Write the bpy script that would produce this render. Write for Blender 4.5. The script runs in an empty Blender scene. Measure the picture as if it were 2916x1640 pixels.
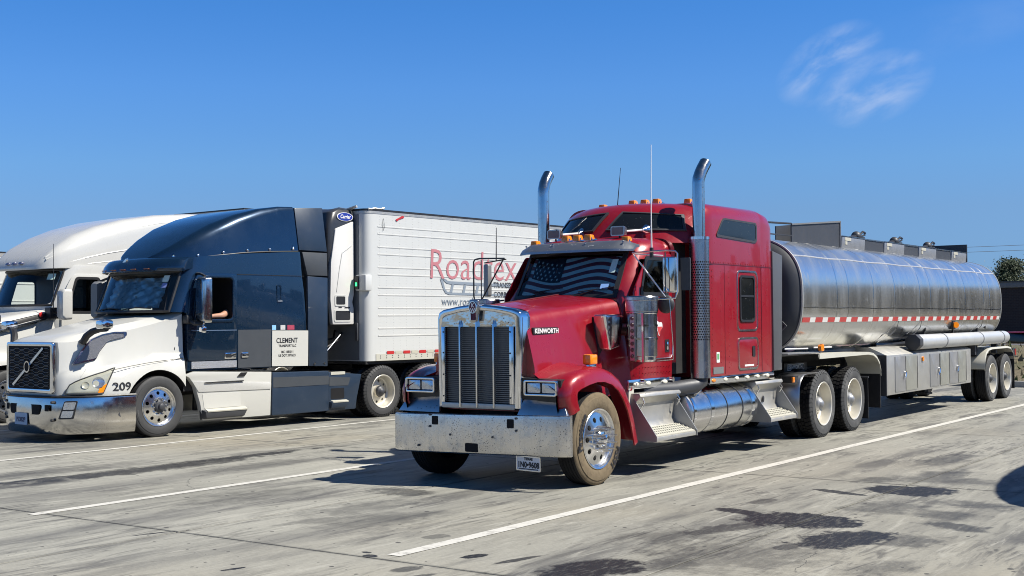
import bpy, bmesh, math, random
from mathutils import Vector, Matrix
PI = math.pi
random.seed(7)
SC = bpy.context.scene
COL = SC.collection
# ------------------------------------------------------------------ camera
YAW, PITCH, ROLL, FPX, CAMH = 0.6150, 0.02579, 0.00845, 3604.7, 1.8646
cam_d = bpy.data.cameras.new('camera'); cam = bpy.data.objects.new('camera', cam_d); COL.objects.link(cam)
_f = Vector((-math.sin(YAW), math.cos(YAW), 0)); _r = Vector((math.cos(YAW), math.sin(YAW), 0)); _z = Vector((0, 0, 1))
_fw = _f * math.cos(PITCH) + _z * math.sin(PITCH); _up = _z * math.cos(PITCH) - _f * math.sin(PITCH)
_r2 = _r * math.cos(ROLL) - _up * math.sin(ROLL); _u2 = _r * math.sin(ROLL) + _up * math.cos(ROLL)
mw = Matrix.Identity(4)
for i in range(3):
    mw[i][0] = _r2[i]; mw[i][1] = _u2[i]; mw[i][2] = -_fw[i]
mw[2][3] = CAMH
cam.matrix_world = mw
cam_d.sensor_width = 36; cam_d.lens = FPX / 2916 * 36; cam_d.clip_end = 3000; cam_d.clip_start = 0.1
SC.camera = cam
# ------------------------------------------------------------------ sky and sun
SUN_DIR = Vector((0.75, 0.32, 1.0)).normalized()
SUN_EL = math.asin(SUN_DIR.z); SUN_AZ = math.atan2(SUN_DIR.x, SUN_DIR.y)
wd = bpy.data.worlds.new('World'); SC.world = wd; wd.use_nodes = True
wn = wd.node_tree.nodes; wl = wd.node_tree.links; wn.clear()
wo = wn.new('ShaderNodeOutputWorld'); wb = wn.new('ShaderNodeBackground'); sky = wn.new('ShaderNodeTexSky')
sky.sky_type = 'NISHITA'; sky.sun_disc = False; sky.sun_elevation = SUN_EL; sky.sun_rotation = SUN_AZ
sky.altitude = 0; sky.air_density = 1.0; sky.dust_density = 0.0; sky.ozone_density = 1.5
# the camera's deep, saturated rendering of a clear sky: one colour balance per elevation, the same all the way round
tc = wn.new('ShaderNodeTexCoord'); sz = wn.new('ShaderNodeSeparateXYZ'); wl.new(tc.outputs['Generated'], sz.inputs[0])
rp_ = wn.new('ShaderNodeValToRGB'); els = rp_.color_ramp.elements; wl.new(sz.outputs[2], rp_.inputs[0])
BAL = ((0.0, (.28, .50, 1.05)), (.033, (.30, .525, 1.06)), (.083, (.41, .625, 1.04)), (.12, (.445, .745, 1.18)), (.181, (.415, .81, 1.37)), (.24, (.33, .80, 1.42)), (.5, (.28, .60, .92)), (1.0, (.21, .41, .58)))
while len(els) < len(BAL): els.new(0.5)
for e_, (p_, c_) in zip(els, BAL): e_.position = p_; e_.color = (c_[0] / 1.5, c_[1] / 1.5, c_[2] / 1.5, 1)
hs = wn.new('ShaderNodeVectorMath'); hs.operation = 'MULTIPLY'; wl.new(sky.outputs[0], hs.inputs[0]); wl.new(rp_.outputs[0], hs.inputs[1])
hs2 = wn.new('ShaderNodeVectorMath'); hs2.operation = 'SCALE'; hs2.inputs['Scale'].default_value = 1.5; wl.new(hs.outputs[0], hs2.inputs[0]); hs = hs2
# thin cirrus wisps in one part of the sky
def wmath(op, a, b=None, c=None):
    n = wn.new('ShaderNodeMath'); n.operation = op
    for i, x in enumerate((a, b, c)):
        if x is None: continue
        if isinstance(x, (int, float)): n.inputs[i].default_value = x
        else: wl.new(x, n.inputs[i])
    return n.outputs[0]
def wisp(dirn, sx, sy, rot, scale, seed):
    d = Vector(dirn).normalized(); rt = d.cross(Vector((0, 0, 1))).normalized(); up = rt.cross(d)
    a = rt * math.cos(rot) + up * math.sin(rot); b = up * math.cos(rot) - rt * math.sin(rot)
    def dot(v):
        n = wn.new('ShaderNodeVectorMath'); n.operation = 'DOT_PRODUCT'; wl.new(tc.outputs['Generated'], n.inputs[0]); n.inputs[1].default_value = v; return n.outputs['Value']
    da, db, dd = dot(a), dot(b), dot(d)
    cmb = wn.new('ShaderNodeCombineXYZ'); wl.new(wmath('MULTIPLY', da, scale), cmb.inputs[0]); wl.new(wmath('MULTIPLY', db, scale * 2.2), cmb.inputs[1]); cmb.inputs[2].default_value = seed
    ns = wn.new('ShaderNodeTexNoise'); ns.inputs['Scale'].default_value = 1; ns.inputs['Detail'].default_value = 7; ns.inputs['Roughness'].default_value = 0.55; ns.inputs['Distortion'].default_value = 0.25
    wl.new(cmb.outputs[0], ns.inputs['Vector'])
    e = wmath('ADD', wmath('POWER', wmath('DIVIDE', da, sx), 2), wmath('POWER', wmath('DIVIDE', db, sy), 2))
    fall = wmath('MULTIPLY', wmath('MAXIMUM', wmath('SUBTRACT', 1, e), 0), wmath('GREATER_THAN', dd, 0))
    m = wn.new('ShaderNodeMapRange'); m.interpolation_type = 'SMOOTHSTEP'
    m.inputs[1].default_value = 0.32; m.inputs[2].default_value = 0.85
    wl.new(ns.outputs[0], m.inputs[0])
    return wmath('MULTIPLY', m.outputs[0], fall)
c1 = wisp((-0.352, 0.917, 0.192), 0.046, 0.026, 0.55, 26, 1.3)
c2 = wisp((-0.322, 0.930, 0.172), 0.046, 0.027, 0.35, 24, 5.1)
c3 = wisp((-0.26, 0.94, 0.21), 0.12, 0.026, 0.22, 14, 8.7)
cs = wmath('MINIMUM', wmath('ADD', wmath('MULTIPLY', wmath('ADD', c1, c2), 0.95), wmath('MULTIPLY', c3, 0.12)), 0.62)
mixc = wn.new('ShaderNodeMixRGB'); wl.new(cs, mixc.inputs[0]); wl.new(hs.outputs[0], mixc.inputs[1]); mixc.inputs[2].default_value = (4.6, 5.9, 8.6, 1)
wl.new(mixc.outputs[0], wb.inputs[0]); wb.inputs[1].default_value = 0.066
wl.new(wb.outputs[0], wo.inputs[0])
sun_d = bpy.data.lights.new('sun', 'SUN'); sun_d.energy = 5.0; sun_d.angle = math.radians(0.53); sun_d.color = (1.0, 0.945, 0.84)
sun = bpy.data.objects.new('sun', sun_d); COL.objects.link(sun); sun.location = (0, 0, 60)
sun.rotation_euler = SUN_DIR.to_track_quat('Z', 'Y').to_euler()
SC.view_settings.view_transform = 'Standard'; SC.view_settings.look = 'None'
SC.view_settings.gamma = 1; SC.view_settings.exposure = 0.6
SC.render.engine = 'CYCLES'
SC.cycles.max_bounces = 6; SC.cycles.diffuse_bounces = 3; SC.cycles.transparent_max_bounces = 10; SC.cycles.use_denoising = True; SC.cycles.caustics_reflective = False; SC.cycles.caustics_refractive = False; SC.cycles.sample_clamp_indirect = 1.2; SC.cycles.blur_glossy = 1.0; SC.cycles.pixel_filter_type = 'BLACKMAN_HARRIS'; SC.cycles.filter_width = 1.0

# ------------------------------------------------------------------ mesh helpers
class MB:
    def __init__(s): s.v = []; s.f = []; s.m = []
    def add(s, vs, fs, m=0):
        o = len(s.v); s.v += [tuple(p) for p in vs]
        for f in fs: s.f.append([i + o for i in f]); s.m.append(m)
        return s
def obj(name, mb, mats, parent=None, bevel=0, ang=32, smooth=True, seg=2, loc=None):
    me = bpy.data.meshes.new(name); me.from_pydata(mb.v, [], mb.f)
    for m in (mats if isinstance(mats, (list, tuple)) else [mats]): me.materials.append(m)
    if any(mb.m): me.polygons.foreach_set('material_index', mb.m)
    bm = bmesh.new(); bm.from_mesh(me)
    bmesh.ops.recalc_face_normals(bm, faces=bm.faces)
    if bevel:
        es = [e for e in bm.edges if len(e.link_faces) == 2 and e.calc_face_angle(0) > math.radians(40)]
        bmesh.ops.bevel(bm, geom=es, offset=bevel, segments=seg, affect='EDGES', profile=0.5, clamp_overlap=True)
    bm.to_mesh(me); bm.free()
    if smooth:
        me.shade_smooth(); me.set_sharp_from_angle(angle=math.radians(ang))
    o = bpy.data.objects.new(name, me); COL.objects.link(o)
    if parent: o.parent = parent
    if loc: o.location = loc
    return o
def empty(name, loc=(0, 0, 0), rz=0, parent=None):
    o = bpy.data.objects.new(name, None); COL.objects.link(o); o.location = loc; o.rotation_euler = (0, 0, rz); o.empty_display_size = 0.3
    if parent: o.parent = parent
    return o
def tag(o, label=None, cat=None, group=None, kind=None):
    if label: o['label'] = label
    if cat: o['category'] = cat
    if group: o['group'] = group
    if kind: o['kind'] = kind
    return o
def inst(name, src, parent=None, loc=(0, 0, 0), rot=(0, 0, 0), scale=None):
    o = bpy.data.objects.new(name, src.data); COL.objects.link(o); o.location = loc; o.rotation_euler = rot
    if parent: o.parent = parent
    if scale: o.scale = scale
    return o
def copy_tree(o, parent=None):
    c = o.copy(); COL.objects.link(c)
    if parent: c.parent = parent
    for ch in list(o.children): copy_tree(ch, c)
    return c
BOXF = [(0, 3, 2, 1), (4, 5, 6, 7), (0, 1, 5, 4), (1, 2, 6, 5), (2, 3, 7, 6), (3, 0, 4, 7)]
def box(mb, x0, x1, y0, y1, z0, z1, m=0):
    return mb.add([(x0, y0, z0), (x1, y0, z0), (x1, y1, z0), (x0, y1, z0), (x0, y0, z1), (x1, y0, z1), (x1, y1, z1), (x0, y1, z1)], BOXF, m)
def hexa(mb, p, m=0): return mb.add(p, BOXF, m)
def frame_of(d):
    d = Vector(d).normalized(); u = Vector((0, 0, 1)) if abs(d.z) < 0.9 else Vector((1, 0, 0))
    a = d.cross(u).normalized(); return a, d.cross(a).normalized()
def cyl(mb, p0, p1, r0, r1=None, n=16, m=0, cap=True):
    p0 = Vector(p0); p1 = Vector(p1); r1 = r0 if r1 is None else r1; a, b = frame_of(p1 - p0)
    vs = [p + (a * math.cos(t) + b * math.sin(t)) * r for p, r in ((p0, r0), (p1, r1)) for t in [2 * PI * i / n for i in range(n)]]
    fs = [(i, (i + 1) % n, n + (i + 1) % n, n + i) for i in range(n)]
    if cap: fs += [tuple(range(n))[::-1], tuple(range(n, 2 * n))]
    return mb.add(vs, fs, m)
def tube(mb, pts, r, n=8, m=0, cap=True, closed=False):
    pts = [Vector(p) for p in pts]; k = len(pts); rr = r if isinstance(r, (list, tuple)) else [r] * k
    vs = []; a = None
    for i, p in enumerate(pts):
        d = (pts[(i + 1) % k] - pts[i - 1]) if closed else (pts[min(i + 1, k - 1)] - pts[max(i - 1, 0)])
        d.normalize()
        if a is None: a, b = frame_of(d)
        else:
            a = (a - d * a.dot(d)).normalized(); b = d.cross(a)
        vs += [p + (a * math.cos(2 * PI * j / n) + b * math.sin(2 * PI * j / n)) * rr[i] for j in range(n)]
    fs = []
    for i in range(k if closed else k - 1):
        j2 = (i + 1) % k
        fs += [(i * n + j, i * n + (j + 1) % n, j2 * n + (j + 1) % n, j2 * n + j) for j in range(n)]
    if cap and not closed: fs += [tuple(range(n))[::-1], tuple(range((k - 1) * n, k * n))]
    return mb.add(vs, fs, m)
def lathe(mb, prof, org=(0, 0, 0), axis='x', n=40, m=0, close=False, ms=None):
    o = Vector(org); vs = []
    for a, r in prof:
        for j in range(n):
            t = 2 * PI * j / n; c, s = r * math.cos(t), r * math.sin(t)
            vs.append(o + (Vector((a, c, s)) if axis == 'x' else Vector((s, a, c)) if axis == 'y' else Vector((c, s, a))))
    k = len(prof); off = len(mb.v); mb.v += [tuple(v) for v in vs]
    for i in range(k if close else k - 1):
        i2 = (i + 1) % k
        for j in range(n):
            mb.f.append([off + i * n + j, off + i * n + (j + 1) % n, off + i2 * n + (j + 1) % n, off + i2 * n + j]); mb.m.append(ms[i] if ms else m)
    if not close:
        if prof[0][1] > 1e-4: pass
    return mb
def disc(mb, c, nrm, r, n=16, m=0):
    a, b = frame_of(nrm); c = Vector(c)
    return mb.add([c + (a * math.cos(2 * PI * i / n) + b * math.sin(2 * PI * i / n)) * r for i in range(n)], [tuple(range(n))], m)
def sphere(mb, c, r, nu=12, nv=8, m=0, sc=(1, 1, 1)):
    vs = [(c[0], c[1], c[2] + r * sc[2])]
    for i in range(1, nv):
        t = PI * i / nv
        for j in range(nu):
            p = 2 * PI * j / nu; vs.append((c[0] + r * sc[0] * math.sin(t) * math.cos(p), c[1] + r * sc[1] * math.sin(t) * math.sin(p), c[2] + r * sc[2] * math.cos(t)))
    vs.append((c[0], c[1], c[2] - r * sc[2])); L = len(vs) - 1
    fs = [(0, 1 + j, 1 + (j + 1) % nu) for j in range(nu)]
    for i in range(nv - 2):
        b = 1 + i * nu; fs += [(b + j, b + nu + j, b + nu + (j + 1) % nu, b + (j + 1) % nu) for j in range(nu)]
    b = 1 + (nv - 2) * nu; fs += [(L, b + (j + 1) % nu, b + j) for j in range(nu)]
    return mb.add(vs, fs, m)
def loft(mb, rings, cap=True, closed=True, m=0):
    n = len(rings[0]); vs = [p for r in rings for p in r]; fs = []
    for i in range(len(rings) - 1):
        for j in range(n if closed else n - 1):
            fs.append((i * n + j, i * n + (j + 1) % n, (i + 1) * n + (j + 1) % n, (i + 1) * n + j))
    if cap: fs += [tuple(range(n))[::-1], tuple(range((len(rings) - 1) * n, len(rings) * n))]
    return mb.add(vs, fs, m)
def rpoly(pts, r, n=4):
    out = []; k = len(pts)
    for i, p in enumerate(pts):
        rr = r[i] if isinstance(r, (list, tuple)) else r
        p = Vector((p[0], p[1])); a = Vector(pts[i - 1][:2]) - p; b = Vector(pts[(i + 1) % k][:2]) - p
        d = min(rr, a.length * 0.49, b.length * 0.49); a.normalize(); b.normalize()
        p0 = p + a * d; p2 = p + b * d
        for j in range(n + 1):
            t = j / n; out.append(tuple(p0 * (1 - t) ** 2 + p * 2 * t * (1 - t) + p2 * t * t))
    return out
def rrect2(a0, a1, b0, b1, r, n=4): return rpoly([(a0, b0), (a1, b0), (a1, b1), (a0, b1)], r, n)
def prism(mb, poly, fn, d0, d1, m=0, mtop=None):
    n = len(poly); vs = [fn(a, b, d0) for a, b in poly] + [fn(a, b, d1) for a, b in poly]
    fs = [(i, (i + 1) % n, n + (i + 1) % n, n + i) for i in range(n)] + [tuple(range(n))[::-1]]
    mb.add(vs, fs, m); o = len(mb.v) - 2 * n
    mb.f.append([o + i for i in range(n, 2 * n)]); mb.m.append(m if mtop is None else mtop)
    return mb
def ringp(mb, outer, inner, fn, d0, d1, m=0):
    n = len(outer); vs = [fn(a, b, d0) for a, b in outer] + [fn(a, b, d1) for a, b in outer] + [fn(a, b, d1) for a, b in inner] + [fn(a, b, d0) for a, b in inner]
    fs = []
    for k in range(4):
        k2 = (k + 1) % 4; fs += [(k * n + i, k * n + (i + 1) % n, k2 * n + (i + 1) % n, k2 * n + i) for i in range(n)]
    return mb.add(vs, fs, m)
def SX(x, s=1): return lambda a, b, d: (s * (x + d), a, b)      # (y, z) on a side plane
def FY(y): return lambda a, b, d: (a, y - d, b)                 # (x, z) on a front plane
def TZ(z): return lambda a, b, d: (a, b, z + d)
def cut(o, mb, mat):
    c = obj('cutter', mb, mat, smooth=False)
    c.parent = o.parent
    md = o.modifiers.new('b', 'BOOLEAN'); md.operation = 'DIFFERENCE'; md.object = c; md.solver = 'EXACT'; md.material_mode = 'TRANSFER'
    dg = bpy.context.evaluated_depsgraph_get(); dg.update()
    me = bpy.data.meshes.new_from_object(o.evaluated_get(dg)); o.modifiers.clear(); old = o.data; o.data = me
    me.name = old.name
    bpy.data.meshes.remove(old); cm = c.data; bpy.data.objects.remove(c); bpy.data.meshes.remove(cm)
    me.shade_smooth(); me.set_sharp_from_angle(angle=math.radians(32))
def text_mb(s, size, fn, depth=0.003, sx=1.0, shear=0.0, off=0.0, align='LEFT', spacing=1.0, res=3):
    cu = bpy.data.curves.new('t', 'FONT'); cu.body = s; cu.size = size; cu.extrude = depth / 2; cu.offset = off; cu.shear = shear
    cu.align_x = align; cu.space_character = spacing; cu.resolution_u = res
    o = bpy.data.objects.new('t', cu); COL.objects.link(o)
    dg = bpy.context.evaluated_depsgraph_get(); dg.update()
    me = bpy.data.meshes.new_from_object(o.evaluated_get(dg))
    mb = MB(); mb.add([fn(v.co.x * sx, v.co.y, v.co.z + depth / 2) for v in me.vertices], [tuple(p.vertices) for p in me.polygons])
    bpy.data.objects.remove(o); bpy.data.curves.remove(cu); bpy.data.meshes.remove(me)
    return mb
def text(name, s, size, fn, mat, parent, **k):
    return obj(name, text_mb(s, size, fn, **k), mat, parent, smooth=False)

# ------------------------------------------------------------------ materials
def newmat(name):
    m = bpy.data.materials.new(name); m.use_nodes = True; nt = m.node_tree; bs = nt.nodes['Principled BSDF']
    return m, nt, bs
class NT:
    def __init__(s, nt): s.nt = nt; s.L = nt.links
    def n(s, t, **k):
        x = s.nt.nodes.new(t)
        for a, b in k.items(): setattr(x, a, b)
        return x
    def put(s, sock, v):
        if isinstance(v, bpy.types.NodeSocket): s.L.new(v, sock)
        else: sock.default_value = v
    def math(s, op, a, b=None, c=None):
        x = s.n('ShaderNodeMath', operation=op)
        for i, v in enumerate((a, b, c)):
            if v is not None: s.put(x.inputs[i], v)
        return x.outputs[0]
    def noise(s, vec, scale=5, detail=4, rough=0.5, dist=0.0):
        x = s.n('ShaderNodeTexNoise'); s.L.new(vec, x.inputs['Vector']); x.inputs['Scale'].default_value = scale
        x.inputs['Detail'].default_value = detail; x.inputs['Roughness'].default_value = rough; x.inputs['Distortion'].default_value = dist
        return x.outputs[0]
    def scale(s, vec, sc, rot=(0, 0, 0), loc=(0, 0, 0)):
        x = s.n('ShaderNodeMapping'); s.L.new(vec, x.inputs[0]); x.inputs['Scale'].default_value = sc; x.inputs['Rotation'].default_value = rot; x.inputs['Location'].default_value = loc
        return x.outputs[0]
    def ramp(s, v, lo, hi, a=0.0, b=1.0):
        x = s.n('ShaderNodeMapRange'); x.interpolation_type = 'SMOOTHSTEP'; s.L.new(v, x.inputs[0])
        for i, k in enumerate((lo, hi, a, b)): x.inputs[i + 1].default_value = k
        return x.outputs[0]
    def mix(s, f, a, b, blend='MIX'):
        x = s.n('ShaderNodeMixRGB', blend_type=blend); s.put(x.inputs[0], f); s.put(x.inputs[1], a); s.put(x.inputs[2], b); return x.outputs[0]
    def bump(s, h, st=0.2, dist=0.02):
        x = s.n('ShaderNodeBump'); x.inputs['Strength'].default_value = st; x.inputs['Distance'].default_value = dist; s.L.new(h, x.inputs['Height']); return x.outputs[0]
def C(r, g, b): return (r, g, b, 1)
def mat(name, col, rough=0.5, metal=0.0, coat=0.0, var=0.12, vscale=2.5, bump=0.0, bscale=30, dirt=None, dcol=(0.30, 0.26, 0.2), dscale=4.0, rvar=0.12, spec=None, speck=None, streak=None):
    m, nt, bs = newmat(name); N = NT(nt); co = N.n('ShaderNodeTexCoord').outputs['Object']
    base = C(*col); n1 = N.noise(co, vscale, 5, 0.6)
    c = N.mix(1.0, base, N.mix(n1, C(1 - var, 1 - var, 1 - var), C(1 + var, 1 + var, 1 + var)), 'MULTIPLY')
    rsock = N.math('ADD', rough, N.math('MULTIPLY', N.math('SUBTRACT', N.noise(co, vscale * 2.3, 4, 0.6), 0.5), rvar * 2))
    if dirt:
        dn = N.noise(co, dscale, 7, 0.68)
        dm = N.ramp(dn, 0.62 - dirt * 0.3, 0.80 - dirt * 0.2, 0, min(1, dirt * 1.3)); c = N.mix(dm, c, C(*dcol)); rsock = N.math('ADD', rsock, N.math('MULTIPLY', dm, 0.35))
    if streak:
        sn = N.noise(N.scale(co, (9, 9, 0.7)), 2.2, 5, 0.65); sm = N.ramp(sn, 0.5, 0.72, 0, streak); c = N.mix(sm, c, C(*dcol)); rsock = N.math('ADD', rsock, N.math('MULTIPLY', sm, 0.3))
    if speck:
        v = N.n('ShaderNodeTexVoronoi'); N.L.new(co, v.inputs['Vector']); v.inputs['Scale'].default_value = speck[0]
        wn_ = N.n('ShaderNodeSeparateColor'); N.L.new(v.outputs['Color'], wn_.inputs[0])
        thr = N.math('MULTIPLY', wn_.outputs[0], speck[1])
        sm = N.math('MULTIPLY', N.math('LESS_THAN', v.outputs['Distance'], thr), N.math('GREATER_THAN', wn_.outputs[1], 1 - speck[2]))
        c = N.mix(sm, c, C(*speck[3])); rsock = N.math('ADD', rsock, N.math('MULTIPLY', sm, 0.5))
        if metal: N.put(bs.inputs['Metallic'], N.math('MULTIPLY', N.math('SUBTRACT', 1, sm), metal))
    N.put(bs.inputs['Base Color'], c); N.put(bs.inputs['Roughness'], rsock)
    if not (speck and metal): bs.inputs['Metallic'].default_value = metal
    bs.inputs['Coat Weight'].default_value = coat; bs.inputs['Coat Roughness'].default_value = 0.04
    if spec is not None: bs.inputs['Specular IOR Level'].default_value = spec
    if bump: N.L.new(N.bump(N.noise(co, bscale, 3, 0.5), bump, 0.02), bs.inputs['Normal'])
    return m
def glass(name, tint=(0.35, 0.4, 0.42), rough=0.02):
    m = bpy.data.materials.new(name); m.use_nodes = True; nt = m.node_tree; nt.nodes.clear(); N = NT(nt)
    o = N.n('ShaderNodeOutputMaterial'); tr = N.n('ShaderNodeBsdfTransparent'); gl = N.n('ShaderNodeBsdfGlossy'); mx = N.n('ShaderNodeMixShader'); fr = N.n('ShaderNodeFresnel')
    co = N.n('ShaderNodeTexCoord').outputs['Object']
    tr.inputs[0].default_value = C(*tint); gl.inputs['Roughness'].default_value = rough; fr.inputs[0].default_value = 1.5
    dust = N.ramp(N.noise(co, 30, 6, 0.7), 0.58, 0.75, 0, 0.10)
    df = N.n('ShaderNodeBsdfDiffuse'); df.inputs[0].default_value = C(0.45, 0.43, 0.4)
    N.L.new(fr.outputs[0], mx.inputs[0]); N.L.new(tr.outputs[0], mx.inputs[1]); N.L.new(gl.outputs[0], mx.inputs[2])
    m2 = N.n('ShaderNodeMixShader'); N.L.new(dust, m2.inputs[0]); N.L.new(mx.outputs[0], m2.inputs[1]); N.L.new(df.outputs[0], m2.inputs[2])
    N.L.new(m2.outputs[0], o.inputs[0]); return m
MT = {}
MT['red'] = mat('red_paint', (0.275, 0.005, 0.014), 0.30, 0.10, 0.6, 0.12, 1.5, dirt=0.12, dcol=(0.24, 0.07, 0.07), dscale=2.6, streak=0.14)
MT['red_dark'] = mat('dark_red_paint', (0.10, 0.006, 0.014), 0.4, 0.2, 0.4, 0.1)
MT['blue'] = mat('dark_blue_paint', (0.007, 0.026, 0.060), 0.27, 0.5, 0.9, 0.12, 1.2, dirt=0.12, dcol=(0.05, 0.08, 0.13))
MT['bluegrey'] = mat('faded_blue_grey_panel', (0.045, 0.052, 0.062), 0.55, 0.0, 0.0, 0.15, 3)
MT['slate'] = mat('slate_blue_fairing', (0.016, 0.031, 0.058), 0.42, 0.1, 0.15, 0.14, 2, dirt=0.15, dcol=(0.09, 0.10, 0.11))
MT['white'] = mat('white_truck_paint', (0.52, 0.52, 0.49), 0.35, 0, 0.35, 0.04, 1.5, dirt=0.16, dcol=(0.52, 0.49, 0.43), dscale=2.5)
MT['white_clean'] = mat('white_gloss_paint', (0.52, 0.52, 0.50), 0.28, 0, 0.5, 0.03, 1.5)
MT['cream'] = mat('cream_white_plate', (0.48, 0.47, 0.41), 0.45, 0, 0, 0.08, 3, dirt=0.2, dcol=(0.4, 0.38, 0.32))  # own cream tone of plates, treads and mudguards, with dirt
MT['chrome'] = mat('chrome', (0.74, 0.75, 0.77), 0.10, 1, 0, 0.06, 3, bump=0.02, bscale=5, dirt=0.16, dcol=(0.42, 0.40, 0.37), rvar=0.06)
MT['chrome_bump'] = mat('bug_spattered_chrome', (0.66, 0.65, 0.63), 0.24, 1, 0, 0.12, 5, bump=0.03, bscale=4, dirt=0.35, dcol=(0.38, 0.36, 0.33), dscale=6, speck=(64, 0.34, 0.5, (0.07, 0.065, 0.06)), streak=0.2)
MT['chrome_dull'] = mat('dull_chrome', (0.42, 0.42, 0.43), 0.32, 1, 0, 0.15, 4, dirt=0.3, dcol=(0.3, 0.28, 0.25), speck=(30, 0.3, 0.25, (0.06, 0.05, 0.05)))
MT['alu'] = mat('polished_aluminium', (0.70, 0.70, 0.70), 0.22, 1, 0, 0.1, 3, dirt=0.2, dcol=(0.42, 0.4, 0.36))
MT['alu_rough'] = mat('dusty_aluminium', (0.50, 0.49, 0.46), 0.48, 0.75, 0, 0.12, 3, dirt=0.4, dcol=(0.50, 0.48, 0.42), streak=0.3)
MT['alu_dark'] = mat('grey_sheet_metal', (0.30, 0.31, 0.33), 0.5, 0.6, 0, 0.15, 3, dirt=0.25, dcol=(0.2, 0.2, 0.2))
MT['rim'] = mat('dull_white_rim', (0.66, 0.63, 0.55), 0.38, 0.45, 0, 0.08, 6, dirt=0.25, dcol=(0.42, 0.38, 0.31))
MT['rub'] = mat('tyre_rubber', (0.016, 0.016, 0.017), 0.8, 0, 0, 0.25, 8, bump=0.15, bscale=40, spec=0.2)
MT['rub_grey'] = mat('dusty_tyre_sidewall', (0.055, 0.057, 0.060), 0.85, 0, 0, 0.3, 9, dirt=0.45, dcol=(0.17, 0.17, 0.17), bump=0.2, bscale=30)
MT['rub_tan'] = mat('mud_dusted_tyre_sidewall', (0.165, 0.13, 0.085), 0.9, 0, 0, 0.3, 8, dirt=0.5, dcol=(0.075, 0.06, 0.045), dscale=9, spec=0.2, bump=0.15, bscale=30)
MT['rub_mid'] = mat('worn_tyre_sidewall', (0.040, 0.041, 0.043), 0.7, 0, 0, 0.2, 8, dirt=0.2, dcol=(0.075, 0.075, 0.075))
MT['black'] = mat('black_plastic', (0.018, 0.018, 0.02), 0.45, 0, 0, 0.2, 5)
MT['frame'] = mat('dirty_black_chassis', (0.016, 0.016, 0.018), 0.7, 0, 0, 0.3, 3, dirt=0.2, dcol=(0.05, 0.045, 0.04))
MT['void'] = mat('dark_interior', (0.012, 0.012, 0.014), 0.8, 0, 0, 0.2, 4, spec=0.2)
MT['dglass'] = mat('dark_window_glass', (0.010, 0.012, 0.014), 0.05, 0, 0, 0.2, 5, rvar=0.02, speck=(40, 0.2, 0.25, (0.10, 0.10, 0.10)))
MT['stack'] = mat('weathered_stack_chrome', (0.56, 0.55, 0.53), 0.16, 1, 0, 0.2, 6, dirt=0.35, dcol=(0.28, 0.25, 0.22), speck=(30, 0.3, 0.3, (0.06, 0.05, 0.05)), streak=0.3)
MT['glass'] = glass('tinted_windscreen_glass', (0.42, 0.52, 0.55))
MT['clear'] = glass('clear_glass', (0.80, 0.88, 0.86))
MT['grey'] = mat('mid_grey_plastic', (0.16, 0.165, 0.17), 0.5, 0, 0, 0.12, 4)
MT['dkgrey'] = mat('dark_grey_metal', (0.055, 0.058, 0.066), 0.5, 0.2, 0, 0.15, 4, dirt=0.2, dcol=(0.1, 0.1, 0.1))
MT['amber'] = mat('amber_lens', (0.85, 0.25, 0.012), 0.15, 0, 0.6, 0.2, 14)
MT['redlens'] = mat('red_lens', (0.45, 0.02, 0.02), 0.2, 0, 0.5, 0.1)
MT['lamp'] = mat('headlamp_glass', (0.50, 0.54, 0.60), 0.10, 0.75, 0.8, 0.3, 22, bump=0.12, bscale=40)
MT['haze_lamp'] = mat('yellowed_headlamp_cover', (0.42, 0.42, 0.34), 0.22, 0.15, 0.5, 0.4, 7)
MT['tape_red'] = mat('red_reflective_tape', (0.48, 0.03, 0.03), 0.35, 0, 0.2, 0.12, 9)
MT['tape_white'] = mat('white_reflective_tape', (0.72, 0.72, 0.70), 0.35, 0, 0.2, 0.06, 9)
MT['tape_tan'] = mat('faded_white_tape', (0.48, 0.46, 0.38), 0.4, 0, 0, 0.1, 9)
MT['ink'] = mat('black_lettering', (0.02, 0.02, 0.025), 0.5, 0, 0, 0.1)
MT['ink_red'] = mat('faded_red_lettering', (0.46, 0.18, 0.20), 0.45, 0, 0, 0.08, 3)
MT['ink_maroon'] = mat('maroon_lettering', (0.10, 0.02, 0.05), 0.5, 0, 0, 0.1)
MT['ink_grey'] = mat('grey_logo_print', (0.22, 0.26, 0.31), 0.5, 0, 0, 0.1)
MT['ink_white'] = mat('white_lettering', (0.8, 0.8, 0.8), 0.5, 0, 0, 0.04)
MT['ink_blue'] = mat('blue_logo_print', (0.02, 0.04, 0.30), 0.35, 0, 0.3, 0.05)
MT['skin'] = mat('skin', (0.45, 0.24, 0.16), 0.55, 0, 0, 0.08, 12)
MT['cloth'] = mat('dark_shirt', (0.03, 0.03, 0.04), 0.85, 0, 0, 0.2, 15)
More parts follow.
